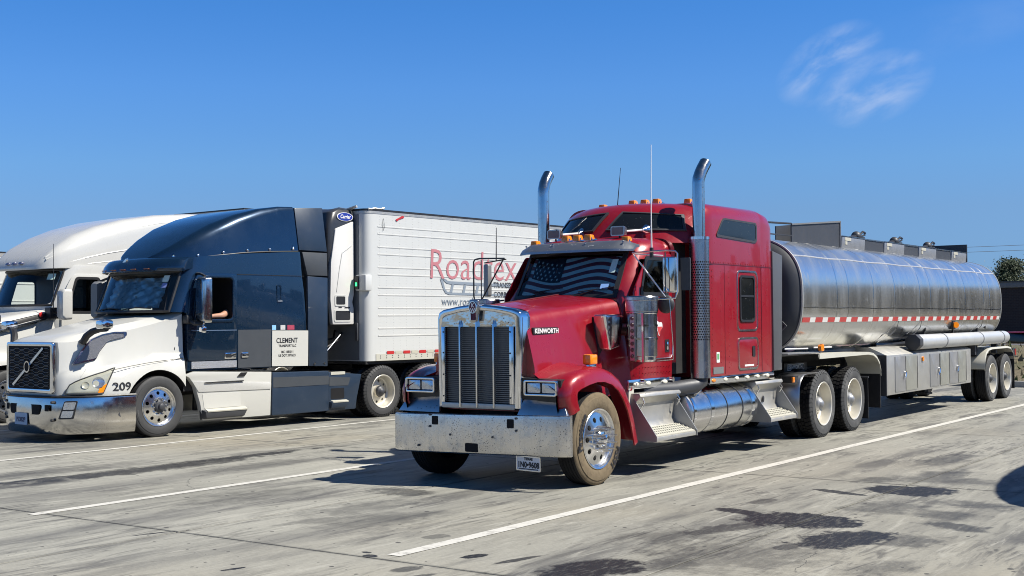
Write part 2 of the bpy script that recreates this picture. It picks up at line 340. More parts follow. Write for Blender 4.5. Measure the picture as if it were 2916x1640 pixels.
# ------------------------------------------------------------------ ground
def ground_material():
    m, nt, bs = newmat('worn_concrete'); N = NT(nt)
    pos = N.n('ShaderNodeNewGeometry').outputs['Position']; oi = N.n('ShaderNodeObjectInfo').outputs['Random']
    big = N.noise(N.scale(pos, (0.22, 0.14, 0)), 1.0, 5, 0.6, 0.5)
    c = N.mix(N.ramp(big, 0.3, 0.7), C(0.242, 0.238, 0.212), C(0.322, 0.316, 0.281))
    warm = N.noise(N.scale(pos, (0.12, 0.10, 0), loc=(9, 3, 0)), 1.0, 3, 0.5)
    c = N.mix(N.ramp(warm, 0.5, 0.75, 0, 0.7), c, C(0.335, 0.29, 0.205))
    sm = N.noise(N.scale(pos, (1.9, 0.33, 0), rot=(0, 0, 0.06)), 1.6, 6, 0.62, 0.6)      # smears along the lane
    pm1 = N.ramp(N.noise(N.scale(pos, (0.55, 0.22, 0), loc=(4, 1, 0)), 1.2, 4, 0.55), 0.42, 0.62, 0.22, 1.0); pm2 = N.ramp(N.noise(N.scale(pos, (0.7, 0.35, 0), loc=(14, 6, 0)), 1.1, 4, 0.55), 0.42, 0.62, 0.18, 1.0)
    c = N.mix(N.math('MULTIPLY', pm1, N.ramp(sm, 0.44, 0.66, 0, 0.85)), c, C(0.088, 0.087, 0.087))
    sm2 = N.noise(N.scale(pos, (5.5, 0.8, 0), rot=(0, 0, -0.12), loc=(3, 7, 0)), 2.0, 6, 0.65, 0.8)
    c = N.mix(N.math('MULTIPLY', pm2, N.ramp(sm2, 0.47, 0.66, 0, 0.78)), c, C(0.085, 0.083, 0.080))
    lt = N.noise(N.scale(pos, (4.5, 0.7, 0), rot=(0, 0, 0.1), loc=(31, 17, 0)), 1.7, 6, 0.65, 0.9)
    c = N.mix(N.ramp(lt, 0.52, 0.72, 0, 0.65), c, C(0.40, 0.39, 0.345))
    fine = N.noise(pos, 26, 6, 0.7)
    c = N.mix(0.55, c, N.mix(fine, C(0.42, 0.42, 0.42), C(1.58, 1.58, 1.58)), 'MULTIPLY')
    # tyre-track bands along the lanes
    sepx = N.n('ShaderNodeSeparateXYZ'); N.L.new(pos, sepx.inputs[0])
    lane = N.math('ABSOLUTE', N.math('SUBTRACT', N.math('PINGPONG', N.math('ADD', sepx.outputs[0], 8.85), 2.2), 1.0))
    lm = N.math('MULTIPLY', N.ramp(lane, 0.45, 0.1), N.ramp(N.noise(N.scale(pos, (0.8, 0.16, 0)), 1.3, 5, 0.6), 0.4, 0.7, 0, 0.5))
    c = N.mix(lm, c, C(0.10, 0.10, 0.10))
    wob = N.n('ShaderNodeTexNoise'); N.L.new(pos, wob.inputs['Vector']); wob.inputs['Scale'].default_value = 4.2; wob.inputs['Detail'].default_value = 9; wob.inputs['Roughness'].default_value = 0.70
    rough = N.math('ADD', 0.62, N.math('MULTIPLY', N.math('SUBTRACT', fine, 0.5), 0.3))
    gl = None
    # oil and water stains: centre, half axes, turn, strength, softness
    ST = [(-4.62, 11.12, .62, .48, -.1, .86, .22), (-5.30, 11.30, .34, .13, .3, .8, .2), (-5.0, 10.35, .20, .62, .25, .6, .5), (-4.42, 13.62, .52, .42, .1, .86, .2), (-5.02, 13.12, .36, .10, .3, .75, .25),
          (-3.92, 10.35, .36, .60, .35, .80, .3), (-3.45, 10.55, .30, .45, .2, .5, .7), (-4.17, 9.75, .10, .20, .1, .6, .3), (-4.95, 16.9, .30, 1.0, .1, .5, .7), (-4.5, 15.2, .35, .7, 0, .5, .7), (-5.0, 14.4, .30, .5, .3, .5, .7),
          (-5.02, 8.15, .34, .52, .3, .82, .35), (-4.6, 8.6, .30, .35, .2, .5, .8), (-5.70, 8.12, .055, .27, .22, .72, .4), (-6.08, 8.06, .075, .13, .3, .92, .2), (-6.79, 7.62, .07, .055, .2, .92, .2), (-6.92, 7.72, .05, .03, .2, .9, .2),
          (-6.92, 8.6, .10, .16, .2, .42, .3), (-13.25, 10.6, .36, 2.6, .03, .78, .7), (-13.3, 12.3, .20, 1.6, .05, .84, .6), (-13.5, 9.2, .12, .9, .08, .8, .5), (-13.2, 9.0, .35, .9, 0, .45, .9), (-7.31, 6.64, .035, .13, .25, .95, .2),
          (-9.0, 10.65, .52, .30, .2, .6, .6), (-8.6, 9.6, .4, 1.1, .1, .36, .9), (-8.4, 8.7, .2, .5, .3, .36, .8), (-6.2, 7.35, .10, .16, .2, .6, .4), (-5.95, 7.2, .06, .2, .3, .6, .4), (-3.2, 9.3, .25, .5, .2, .4, .9),
          (-4.2, 12.3, .5, .7, .2, .45, .9), (-17.9, 11.0, .5, 2.0, 0, .4, .9), (-3.6, 12.1, .4, .4, .1, .5, .9), (-4.0, 7.3, .5, .5, .3, .5, .8), (-9.14, 7.40, .03, .20, .28, .8, .4), (-5.4, 12.1, .12, .3, .2, .5, .5), (-4.4, 9.2, .9, .9, .3, .40, .95), (-5.2, 9.7, .5, .6, .3, .40, .95), (-4.3, 14.7, .8, .45, 0, .48, .95), (-3.5, 12.9, .6, .35, .2, .5, .9), (-7.9, 9.0, .5, .9, .2, .34, .95), (-10.2, 9.6, .5, 1.2, .1, .32, .95), (-14.1, 9.6, .5, 1.5, 0, .38, .95), (-12.3, 11.6, .4, 1.3, 0, .34, .95), (-3.3, 11.5, .4, .22, .3, .6, .6)]
    tot = None
    for cx, cy, ax, ay, ro, st, so in ST:
        mp = N.n('ShaderNodeMapping'); mp.vector_type = 'TEXTURE'; N.L.new(pos, mp.inputs[0])
        mp.inputs['Location'].default_value = (cx, cy, 0); mp.inputs['Rotation'].default_value = (0, 0, -ro); mp.inputs['Scale'].default_value = (ax, ay, 50)
        ln = N.n('ShaderNodeVectorMath', operation='LENGTH'); N.L.new(mp.outputs[0], ln.inputs[0])
        d = N.math('ADD', ln.outputs['Value'], N.math('MULTIPLY', N.math('SUBTRACT', wob.outputs[0], 0.5), 1.5 if so < .5 else 2.4))
        k = N.ramp(d, 1 - so * 0.75, 1.0 + so * 0.05, min(.98, st * 1.2), 0.0)
        tot = k if tot is None else N.math('MAXIMUM', tot, k)
    brk = N.ramp(N.noise(N.scale(pos, (14, 3, 0), rot=(0, 0, 0.5)), 2.0, 4, 0.6), 0.34, 0.50, 0.74, 1.0)
    tot = N.math('MULTIPLY', tot, brk)
    c = N.mix(tot, c, C(0.022, 0.022, 0.024))
    rough = N.math('SUBTRACT', rough, N.math('MULTIPLY', tot, 0.16))
    for sc_, pr, rad in ((3.2, 0.22, 0.10), (7.0, 0.16, 0.18), (13.0, 0.12, 0.25)):          # gum and drip spots
        v = N.n('ShaderNodeTexVoronoi'); N.L.new(N.scale(pos, (1, 0.8, 0)), v.inputs['Vector']); v.inputs['Scale'].default_value = sc_
        sp = N.n('ShaderNodeSeparateColor'); N.L.new(v.outputs['Color'], sp.inputs[0])
        k = N.math('MULTIPLY', N.math('LESS_THAN', v.outputs['Distance'], N.math('MULTIPLY', sp.outputs[0], rad)), N.math('GREATER_THAN', sp.outputs[1], 1 - pr))
        c = N.mix(N.math('MULTIPLY', k, 0.85), c, C(0.05, 0.05, 0.05))
    cr = N.n('ShaderNodeTexVoronoi', feature='DISTANCE_TO_EDGE'); cw = N.n('ShaderNodeVectorMath', operation='ADD'); wv = N.n('ShaderNodeTexNoise'); N.L.new(pos, wv.inputs['Vector']); wv.inputs['Scale'].default_value = 1.1; wv.inputs['Detail'].default_value = 5
    N.L.new(pos, cw.inputs[0]); N.L.new(wv.outputs['Color'], cw.inputs[1]); N.L.new(cw.outputs[0], cr.inputs['Vector']); cr.inputs['Scale'].default_value = 0.23
    ck = N.math('MULTIPLY', N.ramp(cr.outputs['Distance'], 0.0, 0.0022, 0.75, 0.0), N.ramp(N.noise(pos, 0.35, 3, 0.5), 0.5, 0.56))
    c = N.mix(ck, c, C(0.05, 0.05, 0.05))
    jy = N.math('PINGPONG', N.math('SUBTRACT', sepx.outputs[1], 7.56), 3.25); jx = N.math('PINGPONG', N.math('ADD', sepx.outputs[0], 9.02), 2.225)
    jd = N.math('MINIMUM', jy, jx); jm = N.math('MULTIPLY', N.ramp(jd, 0.012, 0.06, 0.55, 0.0), N.ramp(N.noise(pos, 2.5, 4, 0.6), 0.35, 0.6, 0.3, 1.0))
    c = N.mix(jm, c, C(0.09, 0.088, 0.08))
    c = N.mix(1.0, c, N.mix(oi, C(0.94, 0.94, 0.94), C(1.05, 1.05, 1.04)), 'MULTIPLY')
    N.put(bs.inputs['Base Color'], c); N.put(bs.inputs['Roughness'], rough); bs.inputs['Specular IOR Level'].default_value = 0.12
    h = N.math('ADD', N.math('MULTIPLY', fine, 0.5), N.math('MULTIPLY', sm2, 0.5))
    N.L.new(N.bump(h, 0.35, 0.012), bs.inputs['Normal'])
    return m
MT['concrete'] = ground_material()
def earth_material():
    m, nt, bs = newmat('dry_earth'); N = NT(nt); pos = N.n('ShaderNodeNewGeometry').outputs['Position']
    c = N.mix(N.noise(pos, 0.8, 6, 0.65), C(0.10, 0.085, 0.055), C(0.20, 0.17, 0.11)); c = N.mix(N.ramp(N.noise(pos, 0.3, 4, 0.6), 0.5, 0.7), c, C(0.07, 0.085, 0.035))
    N.put(bs.inputs['Base Color'], c); bs.inputs['Roughness'].default_value = 0.95
    N.L.new(N.bump(N.noise(pos, 9, 6, 0.7), 0.8, 0.1), bs.inputs['Normal']); return m
MT['earth'] = earth_material()
g = MB(); g.add([(-900, -900, -0.16), (900, -900, -0.16), (900, 900, -0.16), (-900, 900, -0.16)], [(0, 1, 2, 3)])
tag(obj('ground', g, MT['earth'], smooth=False), kind='structure')
pav = empty('pavement', (0, 0, 0)); tag(pav, kind='structure')
SXW, SYL = 4.45, 6.5
bed = MB(); box(bed, -55, 35, -18.5, 34.9, -0.155, -0.02); obj('joint_bed', bed, MT['frame'], pav, smooth=False)
sl = MB(); box(sl, 0.011, SXW - 0.011, 0.011, SYL - 0.011, -0.15, 0.0)
slab0 = None
for ix in range(-11, 9):
    for iy in range(-4, 4):
        x = -9.02 + ix * SXW; y = 7.56 + iy * SYL
        if slab0 is None: slab0 = obj('slab', sl, MT['concrete'], pav, bevel=0.004, seg=1, smooth=False); slab0.location = (x, y, 0)
        else: inst('slab', slab0, pav, (x, y, 0))
ls = MB(); box(ls, 0.007, SXW - 0.007, 0.007, 1.27, -0.15, 0.0); s1 = None
for ix in range(-11, 9):
    loc = (-9.02 + ix * SXW, 7.56 + 4 * SYL, 0)
    if s1 is None: s1 = obj('slab', ls, MT['concrete'], pav, bevel=0.004, seg=1, smooth=False); s1.location = loc
    else: inst('slab', s1, pav, loc)
# painted bay lines
def line_material():
    m, nt, bs = newmat('worn_line_paint'); N = NT(nt); pos = N.n('ShaderNodeNewGeometry').outputs['Position']
    w = N.noise(pos, 9, 7, 0.72); c = N.mix(N.ramp(w, 0.50, 0.66, 0, 0.7), C(0.55, 0.54, 0.50), C(0.27, 0.26, 0.24))
    c = N.mix(N.ramp(N.noise(N.scale(pos, (5, 0.8, 0)), 1.3, 4, 0.6), 0.5, 0.8, 0, 0.4), c, C(0.36, 0.35, 0.33))
    N.put(bs.inputs['Base Color'], c); bs.inputs['Roughness'].default_value = 0.7; return m
MT['line'] = line_material()
for x0, x1, ya, yb in ((-6.70, -6.56, 7.72, 31.5), (-11.12, -10.99, 7.45, 31.5), (-15.86, -15.75, 7.6, 31.5), (-2.25, -2.12, 7.7, 31.5), (-20.3, -20.18, 7.6, 31.5), (2.2, 2.33, 7.7, 31.5)):
    p = MB(); n = 30; rnd = random.Random(int(x0 * 100))
    ys = [ya + (yb - ya) * i / n for i in range(n + 1)]
    L = [(x0 + rnd.uniform(-.006, .006), y) for y in ys]; R_ = [(x1 + rnd.uniform(-.006, .006), y) for y in ys]
    vs = [(a, b, 0.0045) for a, b in L] + [(a, b, 0.0045) for a, b in R_]
    p.add(vs, [(i, n + 1 + i, n + 2 + i, i + 1) for i in range(n)])
    tag(obj('parking_line', p, MT['line'], smooth=False), kind='structure')
# kerb and bank at the far end of the lot
k = MB(); box(k, -56, 36, 34.92, 35.10, -0.15, 0.16); tag(obj('kerb', k, mat('kerb_concrete', (0.36, 0.35, 0.32), 0.8, var=0.15, dirt=0.3, dcol=(0.2, 0.19, 0.17)), bevel=0.02), kind='structure')
bk = MB(); nx = 70; prof = [(35.11, 0.10), (35.8, 0.16), (37.0, 0.42), (38.2, 0.72), (39.4, 0.93), (40.2, 0.96), (43.0, 0.55), (47.0, -0.15)]
rb = random.Random(3); vs = []
for i in range(nx + 1):
    for y, z in prof: vs.append((-56 + 92 * i / nx, y + (rb.uniform(-.15, .15) if 35.5 < y else 0), z + (rb.uniform(-.05, .05) if 35.5 < y < 46 else 0)))
P_ = len(prof); bk.add(vs, [(i * P_ + j, (i + 1) * P_ + j, (i + 1) * P_ + j + 1, i * P_ + j + 1) for i in range(nx) for j in range(P_ - 1)])
tag(obj('grass_bank', bk, MT['earth']), kind='structure')
gr = MB(); rg = random.Random(11)
for i in range(5200):
    y = rg.uniform(35.15, 41.5); x = rg.uniform(-30, 8)
    z = 0.10 + max(0, min(0.88, (y - 35.6) * 0.26)); 
    if y > 39.6: z = 0.92 - (y - 39.6) * 0.1
    h = rg.uniform(.06, .20); a = rg.uniform(0, PI); w = rg.uniform(.03, .09); dx, dy = math.cos(a) * w, math.sin(a) * w; lx = rg.uniform(-.08, .08)
    gr.add([(x - dx, y - dy, z - .05), (x + dx, y + dy, z - .05), (x + lx, y + lx, z + h)], [(0, 1, 2)], rg.choice((0, 0, 0, 1)))
tag(obj('bank_grass', gr, [mat('dry_grass', (0.16, 0.135, 0.075), 0.9, var=0.4, vscale=1.5), mat('green_weeds', (0.06, 0.09, 0.025), 0.9, var=0.3)], smooth=False), 'dry tufted grass on the bank behind the kerb', kind='stuff')
# kerb-like coping on top of the bank
k = MB(); box(k, -56, 36, 40.5, 40.75, 0.5, 1.02); tag(obj('bank_wall', k, mat('pale_coping', (0.55, 0.50, 0.46), 0.8, var=0.1), bevel=0.02), 'low pale wall along the top of the grass bank', 'wall')

# ------------------------------------------------------------------ far building
bd = empty('brick_building', (-24, 95, 0)); tag(bd, 'long dark brick building with a grey roof band behind the bank', 'building')
def brick_material():
    m, nt, bs = newmat('dark_brick'); N = NT(nt); co = N.n('ShaderNodeTexCoord').outputs['Object']
    b = N.n('ShaderNodeTexBrick'); N.L.new(N.scale(co, (1, 1, 1), rot=(PI / 2, 0, 0)), b.inputs['Vector']); b.inputs['Color1'].default_value = C(0.030, 0.022, 0.024); b.inputs['Color2'].default_value = C(0.044, 0.030, 0.030); b.inputs['Mortar'].default_value = C(0.055, 0.05, 0.05)
    b.inputs['Scale'].default_value = 2.2; b.inputs['Mortar Size'].default_value = 0.02
    N.put(bs.inputs['Base Color'], b.outputs[0]); bs.inputs['Roughness'].default_value = 0.9; return m
w = MB(); box(w, -38, 34, 0, 16, -0.15, 3.93); obj('wall', w, brick_material(), bd, smooth=False)
w = MB(); box(w, -38.15, 34.15, -0.18, 16.2, 3.932, 4.34); obj('roof_band', w, MT['grey'], bd, bevel=0.02)
w = MB(); box(w, -38.25, 34.25, -0.28, 16.3, 4.342, 4.40); obj('roof_cap', w, MT['dkgrey'], bd)
for i in range(5):
    w = MB(); x = -30 + i * 13; box(w, x, x + 1.0, -0.06, -0.003, -0.1, 2.1); d = obj('door', w, MT['dkgrey'], bd, bevel=0.01)
    w = MB(); box(w, x + 0.85, x + 0.9, -0.12, -0.06, 0.95, 1.1); obj('handle', w, MT['chrome'], d)
# two cars behind the bank
def small_car(label, paint, loc, rz):
    t = empty('parked_car', loc, rz); tag(t, label, 'car', 'cars behind the bank')
    b = MB(); rings = []
    for y, zt, w in ((-2.1, .62, .70), (-2.0, .74, .82), (-1.2, .86, .88), (-.7, .92, .89), (1.3, .95, .89), (1.9, .90, .84), (2.1, .62, .74)):
        rings.append([(px, y, pz) for px, pz in rrect2(-w, w, .22, zt, .12, 3)])
    loft(b, rings); obj('body', b, paint, t)
    b = MB(); rings = []
    for y, zt, w in ((-.85, .93, .80), (-.2, 1.38, .66), (.7, 1.44, .66), (1.4, 1.36, .64), (1.85, .96, .76)):
        rings.append([(px, y, pz) for px, pz in rrect2(-w, w, .86, zt, .10, 3)])
    loft(b, rings); c_ = obj('cabin', b, MT['dglass'], t)
    b = MB(); box(b, -.60, .60, -.1, 1.35, 1.435, 1.475); obj('roof', b, paint, t, bevel=.02)
    for sx in (-1, 1):
        for y in (-1.3, 1.3):
            b = MB(); lathe(b, [(-.1, .2), (-.1, .31), (.1, .31), (.1, .2)], (sx * .80, y, .31), 'x', 20); wl_ = obj('wheel', b, MT['rub'], t)
            b = MB(); cyl(b, (sx * .80 - .06, y, .31), (sx * .80 + .06, y, .31), .2, n=16); obj('rim', b, MT['alu'], wl_)
        b = MB(); box(b, sx * .72 - .12, sx * .72 + .12, -2.09, -1.98, .58, .70); obj('headlight', b, MT['lamp'], t, bevel=.02)
        b = MB(); box(b, sx * .72 - .10, sx * .72 + .10, 2.0, 2.09, .62, .80); obj('tail_light', b, MT['redlens'], t, bevel=.02)
small_car('dark blue car half hidden by the rear of the tanker', mat('blue_car_paint', (0.035, 0.06, 0.13), 0.3, .3, .6), (-13.6, 49, -0.16), PI / 2)
small_car('bright red car behind the bank at the lot end', mat('red_car_paint', (0.45, 0.03, 0.06), 0.3, .2, .6), (-10.6, 47, -0.16), 1.2)
# ------------------------------------------------------------------ trees
def leaf_mat(name, col): return mat(name, col, 0.7, 0, 0, 0.45, 0.7)
LEAF = leaf_mat('pine_needles', (0.030, 0.048, 0.018)); LEAF2 = leaf_mat('bare_twigs', (0.11, 0.095, 0.075)); BARK = mat('bark', (0.10, 0.075, 0.055), 0.9, var=0.3, bump=0.5)
def branches(mb, rnd, p, d, L, r, lv, tips):
    pts = [p]; q = Vector(p); dd = Vector(d).normalized()
    for i in range(4):
        dd = (dd + Vector((rnd.uniform(-.15, .15), rnd.uniform(-.15, .15), rnd.uniform(-.05, .1)))).normalized(); q = q + dd * L / 4; pts.append(tuple(q))
    tube(mb, pts, [r * (1 - .14 * i) for i in range(5)], n=5 if lv < 2 else 3)
    if lv == 0: tips.append(q); return
    for k in range(rnd.randint(3, 5)):
        i = rnd.randint(1, 4); a = rnd.uniform(0, 2 * PI); e = rnd.uniform(.3, 1.0)
        nd = (dd * (1 - e * .5) + Vector((math.cos(a), math.sin(a), rnd.uniform(-.1, .5))) * e).normalized()
        branches(mb, rnd, pts[i], nd, L * rnd.uniform(.45, .7), r * .45, lv - 1, tips)
def tree(name, label, loc, h, seed, kind):
    rnd = random.Random(seed); t = empty(name, loc); tag(t, label, 'tree', 'trees behind the brick building')
    tr = MB(); tips = []
    if kind == 'bare': branches(tr, rnd, (0, 0, -.2), (0, 0, 1), h * .44, .12, 4, tips)
    else:
        tube(tr, [(0, 0, -.2), (.1, 0, h * .4), (0, .1, h * .8), (0, 0, h)], [.2, .16, .09, .03], n=8)
        for k in range(34):
            z = h * rnd.uniform(.42, .98); a = rnd.uniform(0, 2 * PI); L = (1.12 - z / h) * h * rnd.uniform(.30, .52)
            e = Vector((math.cos(a) * L, math.sin(a) * L, z + L * rnd.uniform(.05, .35))); tube(tr, [(0, 0, z), tuple((Vector((0, 0, z)) + e) / 2 + Vector((0, 0, -.1))), tuple(e)], [.05, .035, .015], n=4)
            for m_ in range(5): tips.append(Vector((0, 0, z)).lerp(e, rnd.uniform(.45, 1.05)))
    obj('trunk', tr, BARK if kind != 'bare' else LEAF2, t)
    lf = MB(); n = 60 if kind != 'bare' else 4
    for q in tips:
        s0 = rnd.uniform(.28, .55)
        for k in range(n):
            c = q + Vector((rnd.gauss(0, s0), rnd.gauss(0, s0), rnd.gauss(0, s0 * .55))); a = Vector((rnd.gauss(0, 1), rnd.gauss(0, 1), rnd.gauss(0, 1))).normalized(); b = a.orthogonal().normalized()
            s = rnd.uniform(.05, .13) if kind != 'bare' else rnd.uniform(.10, .2); w = s * .5 if kind != 'bare' else .012
            lf.add([c - a * s, c + b * w, c + a * s, c - b * w], [(0, 1, 2, 3)])
    obj('crown', lf, LEAF if kind != 'bare' else LEAF2, t, smooth=False)
tree('pine_tree', 'dark green pine above the roof of the brick building', (-27.4, 112, -.16), 6.7, 5, 'pine')
tree('pine_tree', 'second dark pine cut off by the right edge of the view', (-25.2, 115, -.16), 7.3, 8, 'pine')
tree('bare_tree', 'leafless grey tree just above the tail of the tanker', (-29.7, 114, -.16), 9.4, 21, 'bare')
tree('bare_tree', 'low leafless tree between the tanker tail and the pine', (-29.6, 118, -.16), 7.4, 25, 'bare')
tree('pine_tree', 'small scrubby pine low behind the roof band', (-28.6, 121, -.16), 5.4, 31, 'pine')
# power lines with their poles
wr = [(-90, 150), (12, 150)]
for x, y in wr:
    t = empty('utility_pole', (x, y, -.16)); tag(t, 'wooden utility pole at the ' + ('west' if x < 0 else 'east') + ' end of the two power lines', 'pole', 'poles of the power line')
    b = MB(); cyl(b, (0, 0, 0), (0, 0, 11.5), .16, .11, 10); obj('post', b, BARK, t)
    b = MB(); box(b, -.06, .06, -1, 1, 10.2, 10.32); obj('cross_arm', b, BARK, t)
for j, zz in enumerate((9.9, 9.35)):
    b = MB(); tube(b, [(-90 + 102 * i / 24, 150 + (j - .5) * .6, zz + .9 - 3.6 * (i / 24) * (1 - i / 24)) for i in range(25)], .022, n=4)
    tag(obj('power_line', b, MT['grey']), ('upper' if j == 0 else 'lower') + ' of the two thin power lines across the sky', 'wire', 'power lines')
# woods on the side of the lot behind the viewer, seen only in the polished metal
lf = MB(); rnd = random.Random(77)
for i in range(12000):
    if i % 2: x, y = rnd.uniform(40, 47), rnd.uniform(-40, 80)
    elif i % 8 == 0: x, y = rnd.uniform(-60, 60), rnd.uniform(-75, -66)
    else: x, y = rnd.uniform(-6, 50), rnd.uniform(60, 68)
    z = rnd.uniform(0, 1) ** .8 * (4.6 + 1.1 * math.sin((x + y) * .21) + .9 * math.sin((x - y) * .77)); s = rnd.uniform(.5, 1.2)
    a = Vector((rnd.gauss(0, 1), rnd.gauss(0, 1), rnd.gauss(0, 1))).normalized(); b = a.orthogonal().normalized(); c = Vector((x, y, z))
    lf.add([c - a * s, c + b * s, c + a * s, c - b * s], [(0, 1, 2, 3)])
tag(obj('woods', lf, leaf_mat('far_woods', (0.035, 0.036, 0.026)), smooth=False), 'band of woods along the edge of the lot', kind='stuff')
# ------------------------------------------------------------------ wheels
def tyre_mb(R, rr, w, drive=False):
    mb = MB(); g = .010
    side = [(-.022, rr - .004), (-.006, rr + .02), (0.0, rr + .06), (.002, (rr + R) / 2), (-.002, R - .055), (-.010, R - .05), (-.012, R - .035), (-.022, R - .016)]
    tread = [(-.034, R - .003)]; k = 5
    for i in range(k):
        a = -.04 - (w - .08) * i / k; b = -.04 - (w - .08) * (i + 1) / k
        tread += [(a - .001, R), (b + .011, R), (b + .010, R - g), (b + .002, R - g)]
    tread += [(-w + .034, R - .003)]
    back = [(-w - x, r) for x, r in reversed(side)]
    prof = side + tread + back
    ms = [0] * len(side) + [1] * (len(tread) - 1 + len(back)) + [1]
    lathe(mb, prof, n=64, ms=ms)
    if drive:
        for j in range(46):
            t0 = 2 * PI * j / 46; dt = 2 * PI / 46 * .36
            for i in range(4):
                a = -.03 - (w - .06) * i / 4 - .006; b = -.03 - (w - .06) * (i + 1) / 4 + .006; o = (.03 if i % 2 else 0)
                ps = [(x, r * math.cos(t0 + o + s * dt), r * math.sin(t0 + o + s * dt)) for r in (R - .004, R + .013) for x, s in ((a, -1), (b, -1), (b, 1), (a, 1))]
                hexa(mb, ps, 1)
            for rr_ in (0, 1):      # shoulder lugs
                x0 = -.004 if rr_ == 0 else -w + .004; x1 = -.036 if rr_ == 0 else -w + .036
                ps = [(x, r * math.cos(t0 + s * dt * .8), r * math.sin(t0 + s * dt * .8)) for x, r in ((x0, R - .052), (x1, R + .004)) for s in (-1, 1)]
                q = [(p[0] + (.007 if rr_ == 0 else -.007), p[1], p[2]) for p in ps]
                mb.add(ps + q, [(0, 1, 3, 2), (4, 5, 7, 6), (0, 1, 5, 4), (2, 3, 7, 6), (0, 2, 6, 4), (1, 3, 7, 5)], 0)
    return mb
def annulus(mb, ri, ro, xi, xo, rh, hr, n=10, m=0):
    a = PI / n * rh; bp = []
    for i in range(4): bp.append((-a + 2 * a * i / 4, ri))
    for i in range(4): bp.append((a, ri + (ro - ri) * i / 4))
    for i in range(4): bp.append((a - 2 * a * i / 4, ro))
    for i in range(4): bp.append((-a, ro - (ro - ri) * i / 4))
    X = lambda r: xi + (xo - xi) * (r - ri) / (ro - ri)
    for k in range(n):
        t0 = 2 * PI * k / n; vs = []
        def P(s, r, dx=0): th = t0 + s / rh; return (X(r) + dx, r * math.cos(th), r * math.sin(th))
        hp = [(hr * math.cos(math.atan2(r - rh, s)), rh + hr * math.sin(math.atan2(r - rh, s))) for s, r in bp]
        vs = [P(s, r) for s, r in bp] + [P(s, r) for s, r in hp] + [P(s * .9, rh + (r - rh) * .9, -.04) for s, r in hp]
        fs = [(i, (i + 1) % 16, 16 + (i + 1) % 16, 16 + i) for i in range(16)] + [(16 + i, 16 + (i + 1) % 16, 32 + (i + 1) % 16, 32 + i) for i in range(16)]
        mb.add(vs, fs, m)
def steer_rim_mb(rr):
    mb = MB(); lathe(mb, [(-.022, rr - .006), (-.004, rr + .010), (.002, rr + .004), (-.004, rr - .012), (-.030, rr - .022), (-.040, rr - .036), (-.036, rr - .048)], n=48)
    annulus(mb, .15, rr - .048, -.006, -.036, .222, .030, 10)
    lathe(mb, [(-.006, .15), (.002, .145), (.004, .10), (.01, .095)], n=40)
    lathe(mb, [(-.09, rr - .03), (-.085, .05)], n=32, m=1)
    lathe(mb, [(-.03, rr - .02), (-.26, rr - .03)], n=32, m=1)
    return mb
def drive_rim_mb(rr):
    mb = MB(); lathe(mb, [(-.022, rr - .006), (-.004, rr + .010), (.002, rr + .003), (-.006, rr - .013), (-.05, rr - .026), (-.10, rr - .032), (-.15, rr - .045), (-.168, rr - .066), (-.165, rr - .08)], n=48)
    annulus(mb, .155, rr - .08, -.150, -.165, .205, .027, 8)
    lathe(mb, [(-.15, .155), (-.145, .12), (-.10, .115)], n=32)
    lathe(mb, [(-.20, rr - .05), (-.195, .05)], n=24, m=1)
    return mb
class WheelSet:
    def __init__(s, R, rr, w, tyre_mats, drive_mats, spike, hub, rim, drim, lug=True):
        s.R = R; s.w = w; s.src = {}
        s.tm, s.dm, s.spike, s.hub, s.rr, s.rim, s.drim = tyre_mats, drive_mats, spike, hub, rr, rim, drim; s.lug = lug
    def get(s, key, f):
        if key not in s.src:
            o = f(); s.src[key] = o.data; bpy.data.objects.remove(o)
        return s.src[key]
    def new(s, name, key, f, parent):
        o = bpy.data.objects.new(name, s.get(key, f)); COL.objects.link(o); o.parent = parent; return o
    def steer(s, tr, x, y, left=False, turn=0):
        w = s.new('wheel', 'srim', lambda: obj('wheel', steer_rim_mb(s.rr), [s.rim, MT['void']]), tr); w.location = (x, y, s.R); w.rotation_euler = (0.35, 0, (PI if left else 0) + turn); w.rotation_mode = 'XYZ'
        s.new('tyre', 'styre', lambda: obj('tyre', tyre_mb(s.R, s.rr, s.w), s.tm), w)
        def hub():
            mb = MB(); lathe(mb, [(.0, .105), (.03, .10), (.045, .085), (.05, .06), (.085, .052), (.095, .035), (.097, 0.001)], n=28); return obj('hub_cap', mb, s.hub)
        s.new('hub_cap', 'hub', hub, w)
        def nut():
            mb = MB()
            if s.spike: lathe(mb, [(-.005, .022), (.035, .022), (.05, .020), (.065, .016), (.155, .006), (.158, .0005)], n=12)
            else: lathe(mb, [(-.005, .02), (.03, .02), (.045, .012), (.047, .0005)], n=12)
            return obj('lug_nut', mb, MT['alu'] if s.spike else MT['chrome'])
        for i in range(10):
            n = s.new('lug_nut', 'nut', nut, w); a = 2 * PI * (i + .5) / 10; n.location = (0, .128 * math.cos(a), .128 * math.sin(a))
        return w
    def drive(s, tr, x, y, left=False, dual=True):
        w = s.new('wheel', 'drim', lambda: obj('wheel', drive_rim_mb(s.rr), [s.drim, MT['void']]), tr); w.location = (x, y, s.R); w.rotation_euler = (0.2 + y, 0, PI if left else 0)
        s.new('tyre', 'dtyre', lambda: obj('tyre', tyre_mb(s.R, s.rr, s.w, s.lug), s.dm), w)
        if dual:
            t = s.new('inner_tyre', 'dtyre', None, w); t.location = (-s.w - .045, 0, 0)
        def hub():
            mb = MB(); lathe(mb, [(-.15, .115), (-.09, .11), (-.06, .095), (-.045, .07), (-.03, .06), (-.012, .035), (-.006, .001)], n=28); return obj('hub_cap', mb, MT['alu_dark'] if s.spike else s.hub)
        s.new('hub_cap', 'dhub', hub, w)
        return w
